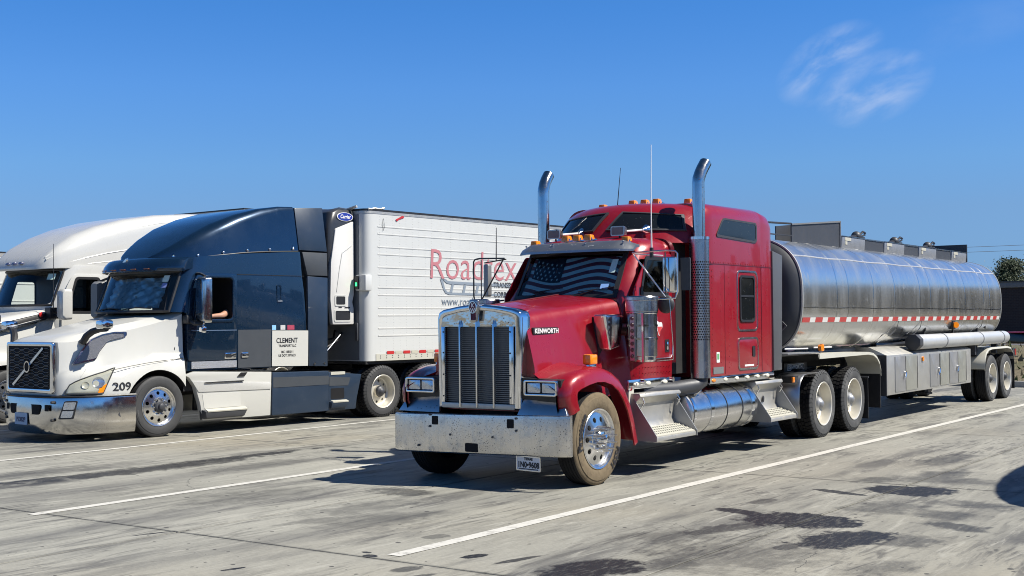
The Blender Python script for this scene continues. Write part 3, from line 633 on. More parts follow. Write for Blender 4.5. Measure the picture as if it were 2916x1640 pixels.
WS_RED = WheelSet(.524, .335, .28, [MT['rub_tan'], MT['rub']], [MT['rub_grey'], MT['rub']], True, MT['chrome'], MT['alu'], MT['rim'])
WS_BLUE = WheelSet(.502, .318, .28, [MT['rub_mid'], MT['rub']], [MT['rub_mid'], MT['rub']], False, MT['dkgrey'], MT['alu'], MT['rim'])
WS_TRL = WheelSet(.508, .322, .27, [MT['rub_grey'], MT['rub']], [MT['rub_grey'], MT['rub']], False, MT['dkgrey'], MT['rim'], MT['rim'], lug=False)
def axle(tr, y, r, hw):
    mb = MB(); cyl(mb, (-hw, y, r), (hw, y, r), .07, n=12); sphere(mb, (0, y, r), .2, 12, 8); return obj('axle', mb, MT['frame'], tr)
def arc_text(name, s, size, r, a0, mat_, parent, x=.0045, sx=.8, off=.004, ccw=-1):
    """lettering bent round the tyre sidewall"""
    def fn(a, b, d):
        t = a0 + ccw * a / r; return (x + d, (r + b) * math.cos(t), (r + b) * math.sin(t))
    return obj(name, text_mb(s, size, fn, depth=.002, sx=sx, off=off), mat_, parent, smooth=False)
# ------------------------------------------------------------------ red long-nose tractor
RX, RY = -8.67, 12.262
T = empty('red_truck', (RX, RY, 0)); tag(T, 'dusty red long-nose tractor with two chrome exhaust stacks, coupled to the tanker', 'truck')
def wsx(x, z): return 1.00 + .62 * (z - 2.12) + .12 * (abs(x) / .82) ** 3
# hood: rings along y
def half_ring(pts): return pts + [(-x, y, z) for x, y, z in reversed(pts)]
hr = []
for y, w, zt, zb, cr in ((-.56, .585, 1.93, .84, .10), (-.2, .615, 1.97, .84, .10), (.3, .665, 2.02, .86, .09), (.75, .74, 2.075, .90, .08), (1.12, .83, 2.12, .95, .07)):
    hr.append(half_ring([(0, y, zb), (w * .9, y, zb), (w + .16, y, zb + .06), (w + .115, y, 1.35), (w + .022, y, zt - .20), (w + .003, y, zt - .11), (w - .022, y, zt - .045), (w - .065, y, zt - .008), (w - .13, y, zt + .012), (w * .55, y, zt + cr * .55), (w * .2, y, zt + cr * .9), (0.0, y, zt + cr)]))
for r in hr:
    n = len(r) // 2
mb = MB(); loft(mb, [[p for i, p in enumerate(r) if i not in (len(r) // 2, len(r) - 1)] for r in hr]); hood = obj('hood', mb, MT['red'], T, ang=50)
mb = MB(); box(mb, -.012, .012, -.5, 1.05, 2.0, 2.0); 
mb = MB(); tube(mb, [(0, -.55, 2.033), (0, .3, 2.113), (0, 1.05, 2.19)], .010, 6); obj('hood_hinge', mb, MT['red_dark'], hood)
mb = MB(); box(mb, -.80, .80, 1.05, 1.14, .7, 2.02); obj('firewall', mb, MT['frame'], T)
# fenders
def fender(s):
    path = [(-.60, .80), (-.655, .93), (-.662, 1.08), (-.60, 1.20), (-.48, 1.275), (-.30, 1.325), (-.10, 1.352), (.10, 1.345), (.30, 1.295), (.48, 1.20), (.62, 1.07), (.74, .90), (.82, .72), (.885, .52), (.91, .45)]
    sec = [(.56, .02), (.70, .008), (.90, 0), (1.05, -.006), (1.13, -.014), (1.19, -.040), (1.225, -.090), (1.238, -.185), (1.220, -.188), (1.20, -.10), (1.12, -.045), (.9, -.03), (.56, -.02)]
    rings = []
    for i, (y, z) in enumerate(path):
        a = path[max(i - 1, 0)]; b = path[min(i + 1, len(path) - 1)]; t = Vector((b[0] - a[0], b[1] - a[1])).normalized(); nrm = Vector((-t.y, t.x))
        k = max(0.0, 1 - abs(y - .05) / .8)
        inner = max(0, min(1, (y - .45) / .15)); x_in = .56 + inner * .40
        if i < 3: x_in = 1.07
        elif i == 3: x_in = .80
        ring = []
        for x, d in sec:
            dx = max(x, x_in) if x < .97 or i < 3 else x
            if y < -.3 and x > 1.0: dx = 1.0 + (x - 1.0) * (1 - .10 * min(1, (-.3 - y) / .3))
            dd = d + (.10 * max(0, 1 - (x - .56) / .34) ** 2 * k if d > -.015 and x < .9 else 0)
            ring.append((s * dx, y + nrm.x * dd, z + nrm.y * dd))
        rings.append(ring)
    mb = MB(); loft(mb, rings); f = obj('fender', mb, MT['red'], T, ang=55)
    # dark inner pod carrying the headlamps
    mb = MB(); hexa(mb, [(s * .58, -.60, .78), (s * 1.08, -.58, .78), (s * 1.10, -.30, .78), (s * .58, -.30, .78), (s * .58, -.645, 1.225), (s * 1.10, -.635, 1.205), (s * 1.12, -.32, 1.24), (s * .58, -.32, 1.26)])
    obj('headlight_pod', mb, MT['black'], T)
    mb = MB(); hexa(mb, [(s * .55, -.70, .805), (s * 1.20, -.66, .805), (s * 1.20, -.62, .81), (s * .55, -.66, .81), (s * .60, -.625, .985), (s * 1.10, -.59, .985), (s * 1.10, -.56, .98), (s * .60, -.59, .98)])
    obj('valance_plate', mb, MT['chrome_dull'], T, bevel=.006)
    # headlamp unit
    L = empty('tmp'); bpy.data.objects.remove(L)
    mb = MB(); hx0, hx1 = s * .635, s * 1.075; a0, a1 = min(hx0, hx1), max(hx0, hx1)
    ringp(mb, rrect2(a0, a1, 1.03, 1.205, .03, 3), rrect2(a0 + .022, a1 - .022, 1.052, 1.183, .015, 3), FY(-.63), -.06, .055); hl = obj('headlight', mb, MT['chrome'], T, bevel=.004)
    mb = MB(); prism(mb, rrect2(a0 + .02, a1 - .02, 1.05, 1.185, .02, 3), FY(-.63), -.05, .012); obj('backing', mb, MT['black'], hl)
    xm = (a0 + a1) / 2
    for q0, q1 in ((a0 + .032, xm - .010), (xm + .010, a1 - .032)):
        mb = MB(); prism(mb, rrect2(q0, q1, 1.062, 1.173, .015, 3), FY(-.63), .012, .030); obj('lens', mb, MT['lamp'], hl, bevel=.006)
    # turn signal on the fender top
    mb = MB(); box(mb, s * 1.08 - .03, s * 1.08 + .03, -.06, .10, 1.32, 1.36); ts = obj('turn_signal', mb, MT['chrome'], T, bevel=.008)
    mb = MB(); box(mb, s * 1.08 - .055, s * 1.08 + .055, -.07, .09, 1.36, 1.475); obj('lens', mb, MT['amber'], ts, bevel=.018)
    return f
fender(1); fender(-1)
# radiator shell and grille
arch = [(-.575, .86), (.585, .86), (.60, 1.50), (.605, 1.90), (.585, 1.965), (.50, 1.998), (.25, 2.035), (.0, 2.058), (-.25, 2.035), (-.49, 1.998), (-.565, 1.965), (-.59, 1.90), (-.585, 1.50)]
arch = [(a, b) for a, b in arch]
inner = [(-.510, .905), (.505, .905), (.520, 1.50), (.522, 1.875), (.505, 1.908), (.44, 1.928), (.25, 1.965), (0, 1.988), (-.25, 1.965), (-.44, 1.928), (-.50, 1.908), (-.52, 1.875), (-.515, 1.50)]
def fy_curve(y):  # gently bowed front
    return lambda a, b, d: (a, y - d + .05 * (abs(a) / .6) ** 3, b)
mb = MB(); ringp(mb, arch, inner, fy_curve(-.70), -.17, .02); shell = obj('radiator_shell', mb, MT['chrome'], T, bevel=.022, ang=40, seg=3)
mb = MB(); prism(mb, [(-.525, 1.80), (.525, 1.80), (.525, 1.88), (.505, 1.912), (.44, 1.932), (.25, 1.97), (0, 1.992), (-.25, 1.97), (-.44, 1.932), (-.505, 1.912), (-.525, 1.88)], FY(-.66), -.01, .01); obj('top_plate', mb, mat('wavy_chrome', (.72, .73, .74), .10, 1, bump=.35, bscale=4.5, speck=(30, .25, .25, (.1, .09, .08))), shell)
mb = MB(); box(mb, -.515, .512, -.69, -.66, .865, .925); obj('bottom_plate', mb, MT['alu_rough'], shell, bevel=.004)
mb = MB(); prism(mb, [(-.475, .92), (.475, .92), (.475, 1.80), (-.475, 1.80)], FY(-.62), -.02, .0); scr = obj('grille_screen', mb, mat('grille_mesh', (.030, .031, .033), .6, .2, var=.3, vscale=30), shell)
mb = MB()
for i in range(38):
    z = .935 + i * .0228; box(mb, -.472, .472, -.644, -.628, z, z + .011)
sl_ = obj('fine_slats', mb, mat('grille_slats', (.20, .205, .205), .5, .4, var=.3, vscale=20, speck=(40, .3, .3, (.02, .02, .02))), scr); sl_['kind'] = 'stuff'
for x in (-.245, -.005, .235):
    mb = MB(); zt = 1.83 if abs(x) > .1 else 1.93
    box(mb, x - .011, x + .011, -.702, -.668, .875, zt); mb.add([(x - .011, -.702, zt), (x + .011, -.702, zt), (x + .011, -.668, zt), (x - .011, -.668, zt), (x, -.685, zt + .06)], [(0, 1, 4), (1, 2, 4), (2, 3, 4), (3, 0, 4)])
    obj('grille_bar', mb, MT['alu'], shell, bevel=.004)
for sx in (-.478, .470):
    mb = MB(); box(mb, sx - (.034 if sx < 0 else .014), sx + (.014 if sx < 0 else .040), -.70, -.665, .93, 1.80); rail = obj('side_rail', mb, MT['chrome'], shell, bevel=.004)
    mb = MB()
    for z in (1.0, 1.25, 1.5, 1.74): cyl(mb, (sx, -.70, z), (sx, -.708, z), .009, n=8)
    obj('screws', mb, MT['black'], rail)
# round maker's emblem over the grille
mb = MB(); prism(mb, rpoly([(-.045, 1.86), (.035, 1.86), (.055, 2.05), (.065, 2.10), (-.075, 2.10), (-.065, 2.05)], .015), FY(-.745), -.035, .0); em = obj('emblem', mb, MT['chrome_dull'], shell, bevel=.006)
mb = MB(); prism(mb, [(-.005 + .052 * math.cos(t), 2.02 + .066 * math.sin(t)) for t in [2 * PI * i / 24 for i in range(24)]], FY(-.746), 0, .014); obj('badge', mb, MT['ink_maroon'], em, bevel=.003)
mb = MB(); o_ = [(-.005 + .056 * math.cos(t), 2.02 + .070 * math.sin(t)) for t in [2 * PI * i / 24 for i in range(24)]]; i_ = [(-.005 + .047 * math.cos(t), 2.02 + .061 * math.sin(t)) for t in [2 * PI * i / 24 for i in range(24)]]
ringp(mb, o_, i_, FY(-.746), .0, .018); obj('badge_rim', mb, MT['chrome'], em)
text('lettering', 'K', .062, lambda a, b, d: (-.005 + a, -.760 - d, 2.022 + b), MT['ink_white'], em, align='CENTER', off=.002)
text('lettering', 'W', .062, lambda a, b, d: (-.005 + a, -.760 - d, 1.966 + b), MT['ink_white'], em, align='CENTER', off=.002)
mb = MB()
for x in (-.030, -.013, .004, .021): box(mb, x - .004, x + .004, -.757, -.745, 1.875, 1.955)
obj('ribs', mb, MT['ink_maroon'], em)
# bumper, bowed and hanging a little low on the kerb side
def bz(x, z): return z + (x - .06) * .0195
mb = MB(); rings = []
for i in range(25):
    x = -1.19 + 2.47 * i / 24; u = (x - .045) / 1.235; y = -.80 + .03 * u * u + .20 * max(0, abs(u) - .90) ** 1.2 * 4
    rings.append([(x, y + .004, bz(x, .81)), (x, y - .012, bz(x, .80)), (x, y - .016, bz(x, .76)), (x, y - .016, bz(x, .42)), (x, y - .010, bz(x, .375)), (x, y + .004, bz(x, .362)), (x, y + .03, bz(x, .365)), (x, y + .03, bz(x, .81))])
loft(mb, rings); bump_ = obj('bumper', mb, MT['chrome_bump'], T, ang=30)
def bhole(x0, x1, z0, z1, r=.012, name='opening'):
    mb = MB(); prism(mb, rrect2(x0, x1, bz((x0 + x1) / 2, z0), bz((x0 + x1) / 2, z1), r), FY(-.817), -.01, .002); obj(name, mb, MT['void'], bump_)
bhole(-.565, -.485, .685, .785); bhole(.50, .585, .665, .765); bhole(-.085, .095, .385, .485, .02)
for x, z in ((-.60, .80), (-.60, .665), (.62, .775), (.62, .64), (-.30, .575), (.30, .56), (-.77, .44)):
    mb = MB(); cyl(mb, (x, -.81, bz(x, z)), (x, -.822, bz(x, z)), .013, n=10); obj('bolt', mb, MT['dkgrey'], bump_)
mb = MB(); box(mb, -.50, .50, -.74, -.3, .45, .70); obj('front_crossmember', mb, MT['frame'], T)
# licence plate hung under the bumper
mb = MB(); pl = lambda a, b, d: (.575 + a, -.74 - d + a * .02, .215 + b - a * .03)
prism(mb, rrect2(0, .315, 0, .155, .015), pl, 0, .004); lp = obj('license_plate', mb, mat('plate_white', (.72, .73, .76), .4, var=.05), T)
mb = MB(); ringp(mb, rrect2(-.004, .319, -.004, .159, .017), rrect2(.006, .309, .006, .149, .012), pl, -.002, .008); obj('plate_rim', mb, MT['alu'], lp)
text('lettering', 'TEXAS', .038, lambda a, b, d: pl(.158 + a, .115 + b, .005 + d), MT['ink'], lp, align='CENTER', off=.002)
text('lettering', '1N0\u20229608', .088, lambda a, b, d: pl(.158 + a, .034 + b, .005 + d), MT['ink'], lp, align='CENTER', sx=.78, off=.003)
mb = MB(); prism(mb, [(.03, .012), (.285, .012), (.285, .022), (.03, .022)], pl, .004, .006); obj('small_print_bar', mb, MT['ink'], lp)
mb = MB(); tube(mb, [(.68, -.735, .385), (.68, -.78, .42)], .008, 5); tube(mb, [(.87, -.735, .38), (.87, -.78, .42)], .008, 5); obj('hanger', mb, MT['dkgrey'], lp)
# hood badge
mb = MB(); prism(mb, rrect2(-.43, .03, 1.705, 1.785, .012), SX(.625), -.03, .008)
kb = obj('nameplate', mb, MT['black'], T, bevel=.003)
kb.rotation_euler = (0, 0, -.075); kb.location = (.035, 0, 0)
text('lettering', 'KENWORTH', .075, lambda a, b, d: (.634 + d, -.41 + a, 1.720 + b), MT['ink_white'], kb, sx=1.03, off=.002)
# air intake scoop behind the fender
mb = MB(); hexa(mb, [(.80, .64, 1.50), (.97, .64, 1.50), (.96, .90, 1.54), (.80, .90, 1.54), (.80, .52, 1.93), (.98, .52, 1.93), (.99, .96, 1.93), (.80, .96, 1.93)])
obj('intake_scoop', mb, MT['chrome'], T, bevel=.03, seg=3)
mb = MB(); box(mb, .62, .82, .62, 1.02, 1.0, 1.90); obj('cowl_side', mb, MT['frame'], T)
mb = MB(); box(mb, -.82, -.62, .62, 1.02, 1.0, 1.90); obj('cowl_side', mb, MT['frame'], T)
mb = MB(); hexa(mb, [(-.955, .60, 1.50), (-.70, .60, 1.50), (-.72, .84, 1.57), (-.90, .84, 1.57), (-.94, .50, 1.93), (-.70, .42, 1.92), (-.72, .88, 1.93), (-.96, .88, 1.93)]); obj('intake_scoop', mb, MT['chrome'], T, bevel=.03, seg=3)
# cab
def cab_ring(z, yf, w, yr):
    pts = [(0, yf)] + [(.84 * w * f, yf + .12 * (f * .84 * w / .82) ** 3) for f in (.2, .4, .6, .75, .87, .95, 1.0)] + [(w * .92, yf + .20), (w * .97, yf + .30), (w, yf + .42), (w, yf + .6), (w, yr - .05), (w - .03, yr), (.5, yr), (0, yr)]
    ring = [(x, y, z) for x, y in pts]; return ring + [(-x, y, zz) for x, y, zz in reversed(ring[1:-1])]
mb = MB(); rings = [cab_ring(1.10, 1.06, .955, 2.24), cab_ring(1.5, 1.04, .97, 2.24), cab_ring(2.12, 1.00, .975, 2.24), cab_ring(2.40, 1.174, .965, 2.24), cab_ring(2.72, 1.372, .945, 2.24), cab_ring(2.80, 1.43, .925, 2.24), cab_ring(2.86, 1.50, .88, 2.22), cab_ring(2.90, 1.62, .78, 2.20), cab_ring(2.925, 1.8, .55, 2.15)]
loft(mb, rings); cab = obj('cab', mb, MT['red'], T, ang=42)
mb = MB(); prism(mb, rpoly([(-.735, 2.17), (.735, 2.17), (.715, 2.70), (-.715, 2.70)], .06), lambda a, b, d: (a, d, b), .85, 1.95); cut(cab, mb, MT['void'])
mb = MB(); prism(mb, rpoly([(1.37, 2.19), (2.03, 2.19), (2.03, 2.62), (1.50, 2.62)], .05), SX(0), .55, 1.2); cut(cab, mb, MT['void'])
# windscreen glass following the curve
def grid_mb(nx, nz, fn, m=0, thick=None):
    mb = MB(); vs = [fn(i / nx, j / nz) for j in range(nz + 1) for i in range(nx + 1)]
    mb.add(vs, [(j * (nx + 1) + i, j * (nx + 1) + i + 1, (j + 1) * (nx + 1) + i + 1, (j + 1) * (nx + 1) + i) for j in range(nz) for i in range(nx)], m); return mb
def wsp(u, v, off):
    z = 2.16 + .55 * v; hw = .75 - .02 * v; x = (u * 2 - 1) * hw; return (x, wsx(x, z) + off, z)
ws = obj('windscreen', grid_mb(16, 4, lambda u, v: wsp(u, v, -.006)), MT['clear'], T)
fr = []
for off, hw_, g in ((-.016, .785, -.03), (-.016, .73, .02), (.02, .73, .02), (.02, .785, -.03)):
    pts = []
    for (u0, v0, u1, v1) in ((0, 0, 1, 0), (1, 0, 1, 1), (1, 1, 0, 1), (0, 1, 0, 0)):
        for i in range(12):
            u = u0 + (u1 - u0) * i / 12; v = v0 + (v1 - v0) * i / 12; z = 2.165 + .54 * v; z = z + (g if v < .01 else -g if v > .99 else 0) * (1); x = (u * 2 - 1) * (hw_ - .02 * v); pts.append((x, wsx(x, z) + off, z))
    fr.append(pts)
mb = MB(); n = len(fr[0]); mb.add([p for r in fr for p in r], [(k * n + i, k * n + (i + 1) % n, ((k + 1) % 4) * n + (i + 1) % n, ((k + 1) % 4) * n + i) for k in range(4) for i in range(n)]); obj('seal', mb, MT['black'], ws)
for x0 in (-.45, .25):
    mb = MB(); tube(mb, [(x0, wsx(x0, 2.15) - .03, 2.16), (x0 + .25, wsx(x0 + .25, 2.24) - .02, 2.24)], .007, 5); tube(mb, [(x0 + .02, wsx(x0, 2.22) - .02, 2.215), (x0 + .48, wsx(x0 + .48, 2.26) - .018, 2.27)], .007, 5); obj('wiper', mb, MT['black'], T)
# stickers in the windscreen
for nm, x0, x1, z0, z1, c_ in (('sticker', .60, .675, 2.45, 2.62, (.45, .62, .62)), ('sticker', .55, .65, 2.25, 2.31, (.25, .45, .8))):
    mb = MB(); prism(mb, rrect2(x0, x1, z0, z1, .008), lambda a, b, d: (a, wsx(a, b) - .010 - d, b), 0, .003); obj(nm, mb, mat('sticker_print', c_, .5, var=.2, vscale=20), ws)
# visor over the windscreen
mb = MB(); rings = []
for i in range(21):
    u = i / 10 - 1; x = u * .875; b = wsx(x, 2.72); e = max(0, abs(u) - .8) / .2
    rings.append([(x, b + .02, 2.86 - .06 * e), (x, b - .09, 2.835 - .05 * e), (x, b - .20 + .06 * e, 2.745 - .005 * e), (x, b - .205 + .06 * e, 2.715), (x, b - .18 + .06 * e, 2.72), (x, b - .06, 2.81 - .05 * e), (x, b + .02, 2.83 - .06 * e)])
loft(mb, rings); vis = obj('sun_visor', mb, mat('dull_visor_steel', (.30, .31, .33), .38, .85, var=.1, dirt=.2, dcol=(.3, .3, .3), speck=(40, .3, .3, (.55, .55, .55))), T, ang=30)
for x in (-.75, -.25, .25, .75):
    mb = MB(); cyl(mb, (x, wsx(x, 2.72) - .11, 2.82), (x, wsx(x, 2.72) - .12, 2.835), .012, n=8); obj('rivet', mb, MT['chrome'], vis)
# marker lamps
def marker(x, y, z, parent, tilt=0):
    mb = MB(); hexa(mb, [(x - .055, y - .06, z - .03), (x + .055, y - .06, z - .03), (x + .06, y + .16, z - .01), (x - .06, y + .16, z - .01), (x - .048, y - .04, z + .02), (x + .048, y - .04, z + .02), (x + .03, y + .14, z + .01), (x - .03, y + .14, z + .01)]); o = obj('marker_light', mb, MT['chrome'], parent, bevel=.006)
    mb = MB(); hexa(mb, [(x - .052, y - .075, z - .025), (x + .052, y - .075, z - .025), (x + .05, y + .05, z - .0), (x - .05, y + .05, z - .0), (x - .045, y - .06, z + .055), (x + .045, y - .06, z + .055), (x + .035, y + .04, z + .055), (x - .035, y + .04, z + .055)]); obj('lens', mb, MT['amber'], o, bevel=.008)
for x in (-.69, -.17, 0.0, .17, .69): marker(x, 1.50 + .12 * (abs(x) / .9) ** 3, 2.90 - .045 * (abs(x) > .5), T)
# door
def door(s):
    mb = MB(); prism(mb, rpoly([(1.19, 1.36), (2.17, 1.36), (2.17, 2.70), (1.56, 2.70), (1.19, 2.22)], .05), SX(.977, s), -.01, .010); d = obj('door', mb, MT['red'], T, bevel=.006)
    if s > 0:
        mb = MB(); prism(mb, rpoly([(1.365, 2.185), (2.035, 2.185), (2.035, 2.625), (1.495, 2.625)], .05), SX(0), .7, 1.2); cut(d, mb, MT['void'])
        mb = MB(); ringp(mb, rpoly([(1.33, 2.155), (2.065, 2.155), (2.065, 2.655), (1.475, 2.655)], .06), rpoly([(1.385, 2.205), (2.015, 2.205), (2.015, 2.605), (1.515, 2.605)], .05), SX(.983), 0, .014); obj('window_frame', mb, MT['black'], d)
        mb = MB(); prism(mb, rpoly([(1.38, 2.20), (2.02, 2.20), (2.02, 2.61), (1.51, 2.61)], .05), SX(.968), 0, .005); obj('window', mb, MT['glass'], d)
        mb = MB(); prism(mb, rrect2(1.52, 2.015, 2.54, 2.60, .01), SX(.966), -.02, 0); obj('rolled_shade', mb, mat('window_shade', (.45, .43, .40), .8), d)
    else:
        mb = MB(); prism(mb, rpoly([(1.38, 2.20), (2.02, 2.20), (2.02, 2.61), (1.51, 2.61)], .05), SX(.988, s), 0, .005); obj('window', mb, MT['dglass'], d)
    mb = MB(); prism(mb, rrect2(1.96, 2.07, 1.45, 1.61, .015), SX(.987, s), 0, .006); h = obj('handle', mb, MT['black'], d)
    mb = MB(); box(mb, s * 1.0 - .006, s * 1.0 + .006, 1.985, 2.045, 1.48, 1.58); obj('lever', mb, MT['chrome'], h, bevel=.004)
    mb = MB(); tube(mb, [(s * .99, 1.60, 1.375), (s * .99, 2.10, 1.375), (s * .99, 2.155, 1.42), (s * .99, 2.155, 1.6)], .006, 5); obj('trim_strip', mb, MT['alu'], d)
    mb = MB(); box(mb, min(s * .95, s * .983), max(s * .95, s * .983), 1.04, 2.22, 1.02, 1.135); k = obj('cab_skirt', mb, MT['chrome'], T, bevel=.006)
    for y in (1.22, 1.52, 1.95):
        mb = MB(); sphere(mb, (s * .985, y, 1.075), .05, 12, 8, sc=(.5, 1.25, .62)); obj('side_lamp', mb, mat('clear_lamp', (.75, .72, .6), .25, 0, .4), k)
    for y in (1.36, 2.10):
        mb = MB(); cyl(mb, (s * .97, y, 1.10), (s * 1.03, y, 1.10), .04, .03, 12); obj('grab_knob', mb, MT['chrome'], k)
    mb = MB()
    for i in range(12):
        for zz in (1.20, 1.27): cyl(mb, (s * .968, 1.25 + i * .078, zz), (s * .978, 1.25 + i * .078, zz), .006, n=6)
    obj('rivets', mb, MT['red_dark'], T)['kind'] = 'stuff'
    return d
dr = door(1); door(-1)
# sticker in the shape of a state on the driver's door
tx = [(0, .10), (.0, .19), (.055, .19), (.055, .135), (.11, .115), (.15, .12), (.17, .10), (.175, .06), (.155, .035), (.12, .005), (.11, -.05), (.085, -.045), (.065, .0), (.045, .03), (.025, .02), (-.0, .06), (-.03, .09), (-.03, .10)]
mb = MB(); prism(mb, [(1.70 + a * 1.12, 1.71 + b) for a, b in tx], SX(.989), 0, .002); st_ = obj('state_sticker', mb, MT['ink_white'], dr, smooth=False)
mb = MB(); prism(mb, [(1.705, 1.90), (1.758, 1.90), (1.758, 1.76), (1.74, 1.745), (1.705, 1.80), (1.705, 1.82)], SX(.9915), 0, .001); obj('sticker_blue', mb, mat('sticker_blue', (.10, .13, .42), .5), st_, smooth=False)
mb = MB(); prism(mb, [(1.762, 1.775), (1.89, 1.775), (1.87, 1.745), (1.835, 1.715), (1.825, 1.67), (1.80, 1.675), (1.765, 1.74)], SX(.9915), 0, .001); obj('sticker_red', mb, mat('sticker_red', (.55, .06, .06), .5), st_, smooth=False)
# air cleaners
def air(s):
    cx, cy = s * 1.17, 1.05; mb = MB(); prof = [(1.36, .001), (1.36, .15), (1.385, .168), (1.42, .17), (1.43, .183), (1.62, .183), (1.625, .189), (1.645, .189), (1.65, .183), (1.78, .183), (1.785, .189), (1.80, .189), (1.805, .183), (1.93, .183), (1.94, .192), (1.96, .192), (1.965, .198), (2.09, .198), (2.095, .205), (2.13, .205), (2.145, .195), (2.15, .12), (2.152, .001)]
    lathe(mb, prof, (cx, cy, 0), 'z', 40); a = obj('air_cleaner', mb, mat('grimy_chrome', (.62, .62, .63), .16, 1, var=.15, dirt=.45, dcol=(.25, .23, .2), streak=.4), T, ang=25)
    for z in (1.635, 1.793):
        mb = MB(); lathe(mb, [(z - .012, .1845), (z - .012, .192), (z + .012, .192), (z + .012, .1845)], (cx, cy, 0), 'z', 36); obj('band', mb, MT['chrome'], a)
    mb = MB(); box(mb, cx - .03, cx + .03, cy - .235, cy - .19, 1.38, 1.93); b = obj('light_bar', mb, MT['chrome_dull'], a)
    mb = MB(); box(mb, cx + s * .12 - .012, cx + s * .12 + .012, cy - .20, cy - .17, 1.36, 1.94); obj('bar_edge', mb, MT['chrome'], a)
    for i in range(7):
        mb = MB(); cyl(mb, (cx, cy - .235, 1.43 + i * .075), (cx, cy - .25, 1.43 + i * .075), .026, .02, 12); obj('lamp', mb, MT['tape_red'] if s < 0 else mat('smoked_lamp', (.09, .05, .05), .2, 0, .6), a)
    mb = MB(); cyl(mb, (s * .80, 1.12, 1.75), (cx, cy + .02, 1.75), .07, n=14); obj('intake_pipe', mb, MT['chrome_dull'], a)
air(1); air(-1)
# sleeper
def sl_ring(y, w, zt, zb=1.09, rt=.22):
    return [(x, y, z) for x, z in rpoly([(-w, zb), (w, zb), (w, zt), (-w, zt)], [.02, .02, rt, rt], 7)]
def crown(r, k=.05):
    out = []
    for x, y, z in r: out.append((x, y, z + (k * max(0, 1 - (x / 1.0) ** 2) if z > 3.2 else 0)))
    return out
mb = MB(); loft(mb, [crown(sl_ring(2.90, 1.075, 3.40, rt=.26)), crown(sl_ring(2.99, 1.11, 3.415, rt=.25)), crown(sl_ring(3.1, 1.12, 3.42, rt=.24)), crown(sl_ring(4.58, 1.12, 3.43, rt=.20)), crown(sl_ring(4.62, 1.115, 3.425, rt=.20)), crown(sl_ring(4.66, 1.12, 3.425, rt=.20)), crown(sl_ring(4.90, 1.12, 3.39, rt=.2)), crown(sl_ring(5.0, 1.105, 3.34, rt=.2)), sl_ring(5.05, 1.07, 3.27, rt=.2)])
slp = obj('sleeper', mb, MT['red'], T, ang=38)
mb = MB(); cp = []
CAPZ = ((2.86, 2.02), (3.00, 2.12), (3.10, 2.20), (3.20, 2.29), (3.28, 2.38), (3.335, 2.47), (3.375, 2.60), (3.395, 2.78))
def cap_bow(x): return .52 * (abs(x) / 1.07) ** 2.3
for k, (z, yf) in enumerate(CAPZ):
    w = (1.07, 1.07, 1.065, 1.05, 1.03, 1.0, .95, .86)[k]; half = [(w * f, yf + cap_bow(w * f)) for f in (0, .15, .3, .45, .6, .72, .82, .9, .96, 1.0)] + [(w, 3.0), (0, 3.0)]
    r_ = half + [(-x, y) for x, y in reversed(half[1:-1])]; cp.append([(x, y, z + .05 * max(0, 1 - x * x) * max(0, (z - 3.0) / .4)) for x, y in r_])
loft(mb, cp); rcap = obj('roof_cap', mb, MT['red'], T, ang=60)
mb = MB(); box(mb, -.80, .80, 2.2, 2.95, 1.15, 2.88); obj('gap_shade_block', mb, MT['frame'], T)  # block in the cab gap; the recess's shade is put into its dark colour
mb = MB(); loft(mb, [[(x, y, z) for x, z in rpoly([(-.93, 1.3), (.93, 1.3), (.93, 2.92), (-.93, 2.92)], [.02, .02, .2, .2], 5)] for y in (2.26, 2.36)]); obj('cab_trim', mb, MT['red_dark'], T)
# upper panes of the sleeper: two raked front panes and one each side
def cap_pt(x, z):   # y on the raked face for a given height (interpolated along the cap's crown)
    zs = [(yf, zt + .05 * max(0, 1 - x * x) * max(0, (zt - 3.0) / .4)) for zt, yf in CAPZ]
    for (y0, z0), (y1, z1) in zip(zs, zs[1:]):
        if z <= z1: return y0 + (y1 - y0) * (z - z0) / (z1 - z0) + cap_bow(x)
    return zs[-1][0] + cap_bow(x)
def sky_pane(poly):
    def f(off):
        return lambda a, b, d: (a, cap_pt(a, b) - (off + d) * .75, b + (off + d) * .62)
    def dens(p):
        out = []
        for i in range(len(p)):
            q = p[(i + 1) % len(p)]
            for j in range(6): out.append((p[i][0] + (q[0] - p[i][0]) * j / 6, p[i][1] + (q[1] - p[i][1]) * j / 6))
        return out
    c_ = Vector((sum(p[0] for p in poly) / len(poly), sum(p[1] for p in poly) / len(poly)))
    outr = dens([tuple(c_ + (Vector(p) - c_) * 1.0) for p in poly]); inn = dens([(c_.x + (p[0] - c_.x) * .94, c_.y + (p[1] - c_.y) * .90) for p in poly])
    # pane as a fan of quads so that it follows the bent face
    mb = MB(); n = len(inn); lv = [1, .75, .5, .25, .02]; vs = []
    for l in lv: vs += [f(.022)(c_.x + (p[0] - c_.x) * l, c_.y + (p[1] - c_.y) * l, 0) for p in inn]
    mb.add(vs, [(k * n + i, k * n + (i + 1) % n, (k + 1) * n + (i + 1) % n, (k + 1) * n + i) for k in range(len(lv) - 1) for i in range(n)] + [tuple(range((len(lv) - 1) * n, len(lv) * n))]); o = obj('sky_window', mb, MT['dglass'], T, ang=60)
    mb = MB(); ringp(mb, outr, inn, f(.005), 0, .03); obj('window_frame', mb, MT['dkgrey'], o)
sky_pane([(-1.0, 3.02), (-.17, 3.03), (-.04, 3.285), (-.84, 3.235)])
sky_pane([(.03, 3.03), (1.0, 3.01), (.92, 3.225), (.17, 3.285)])
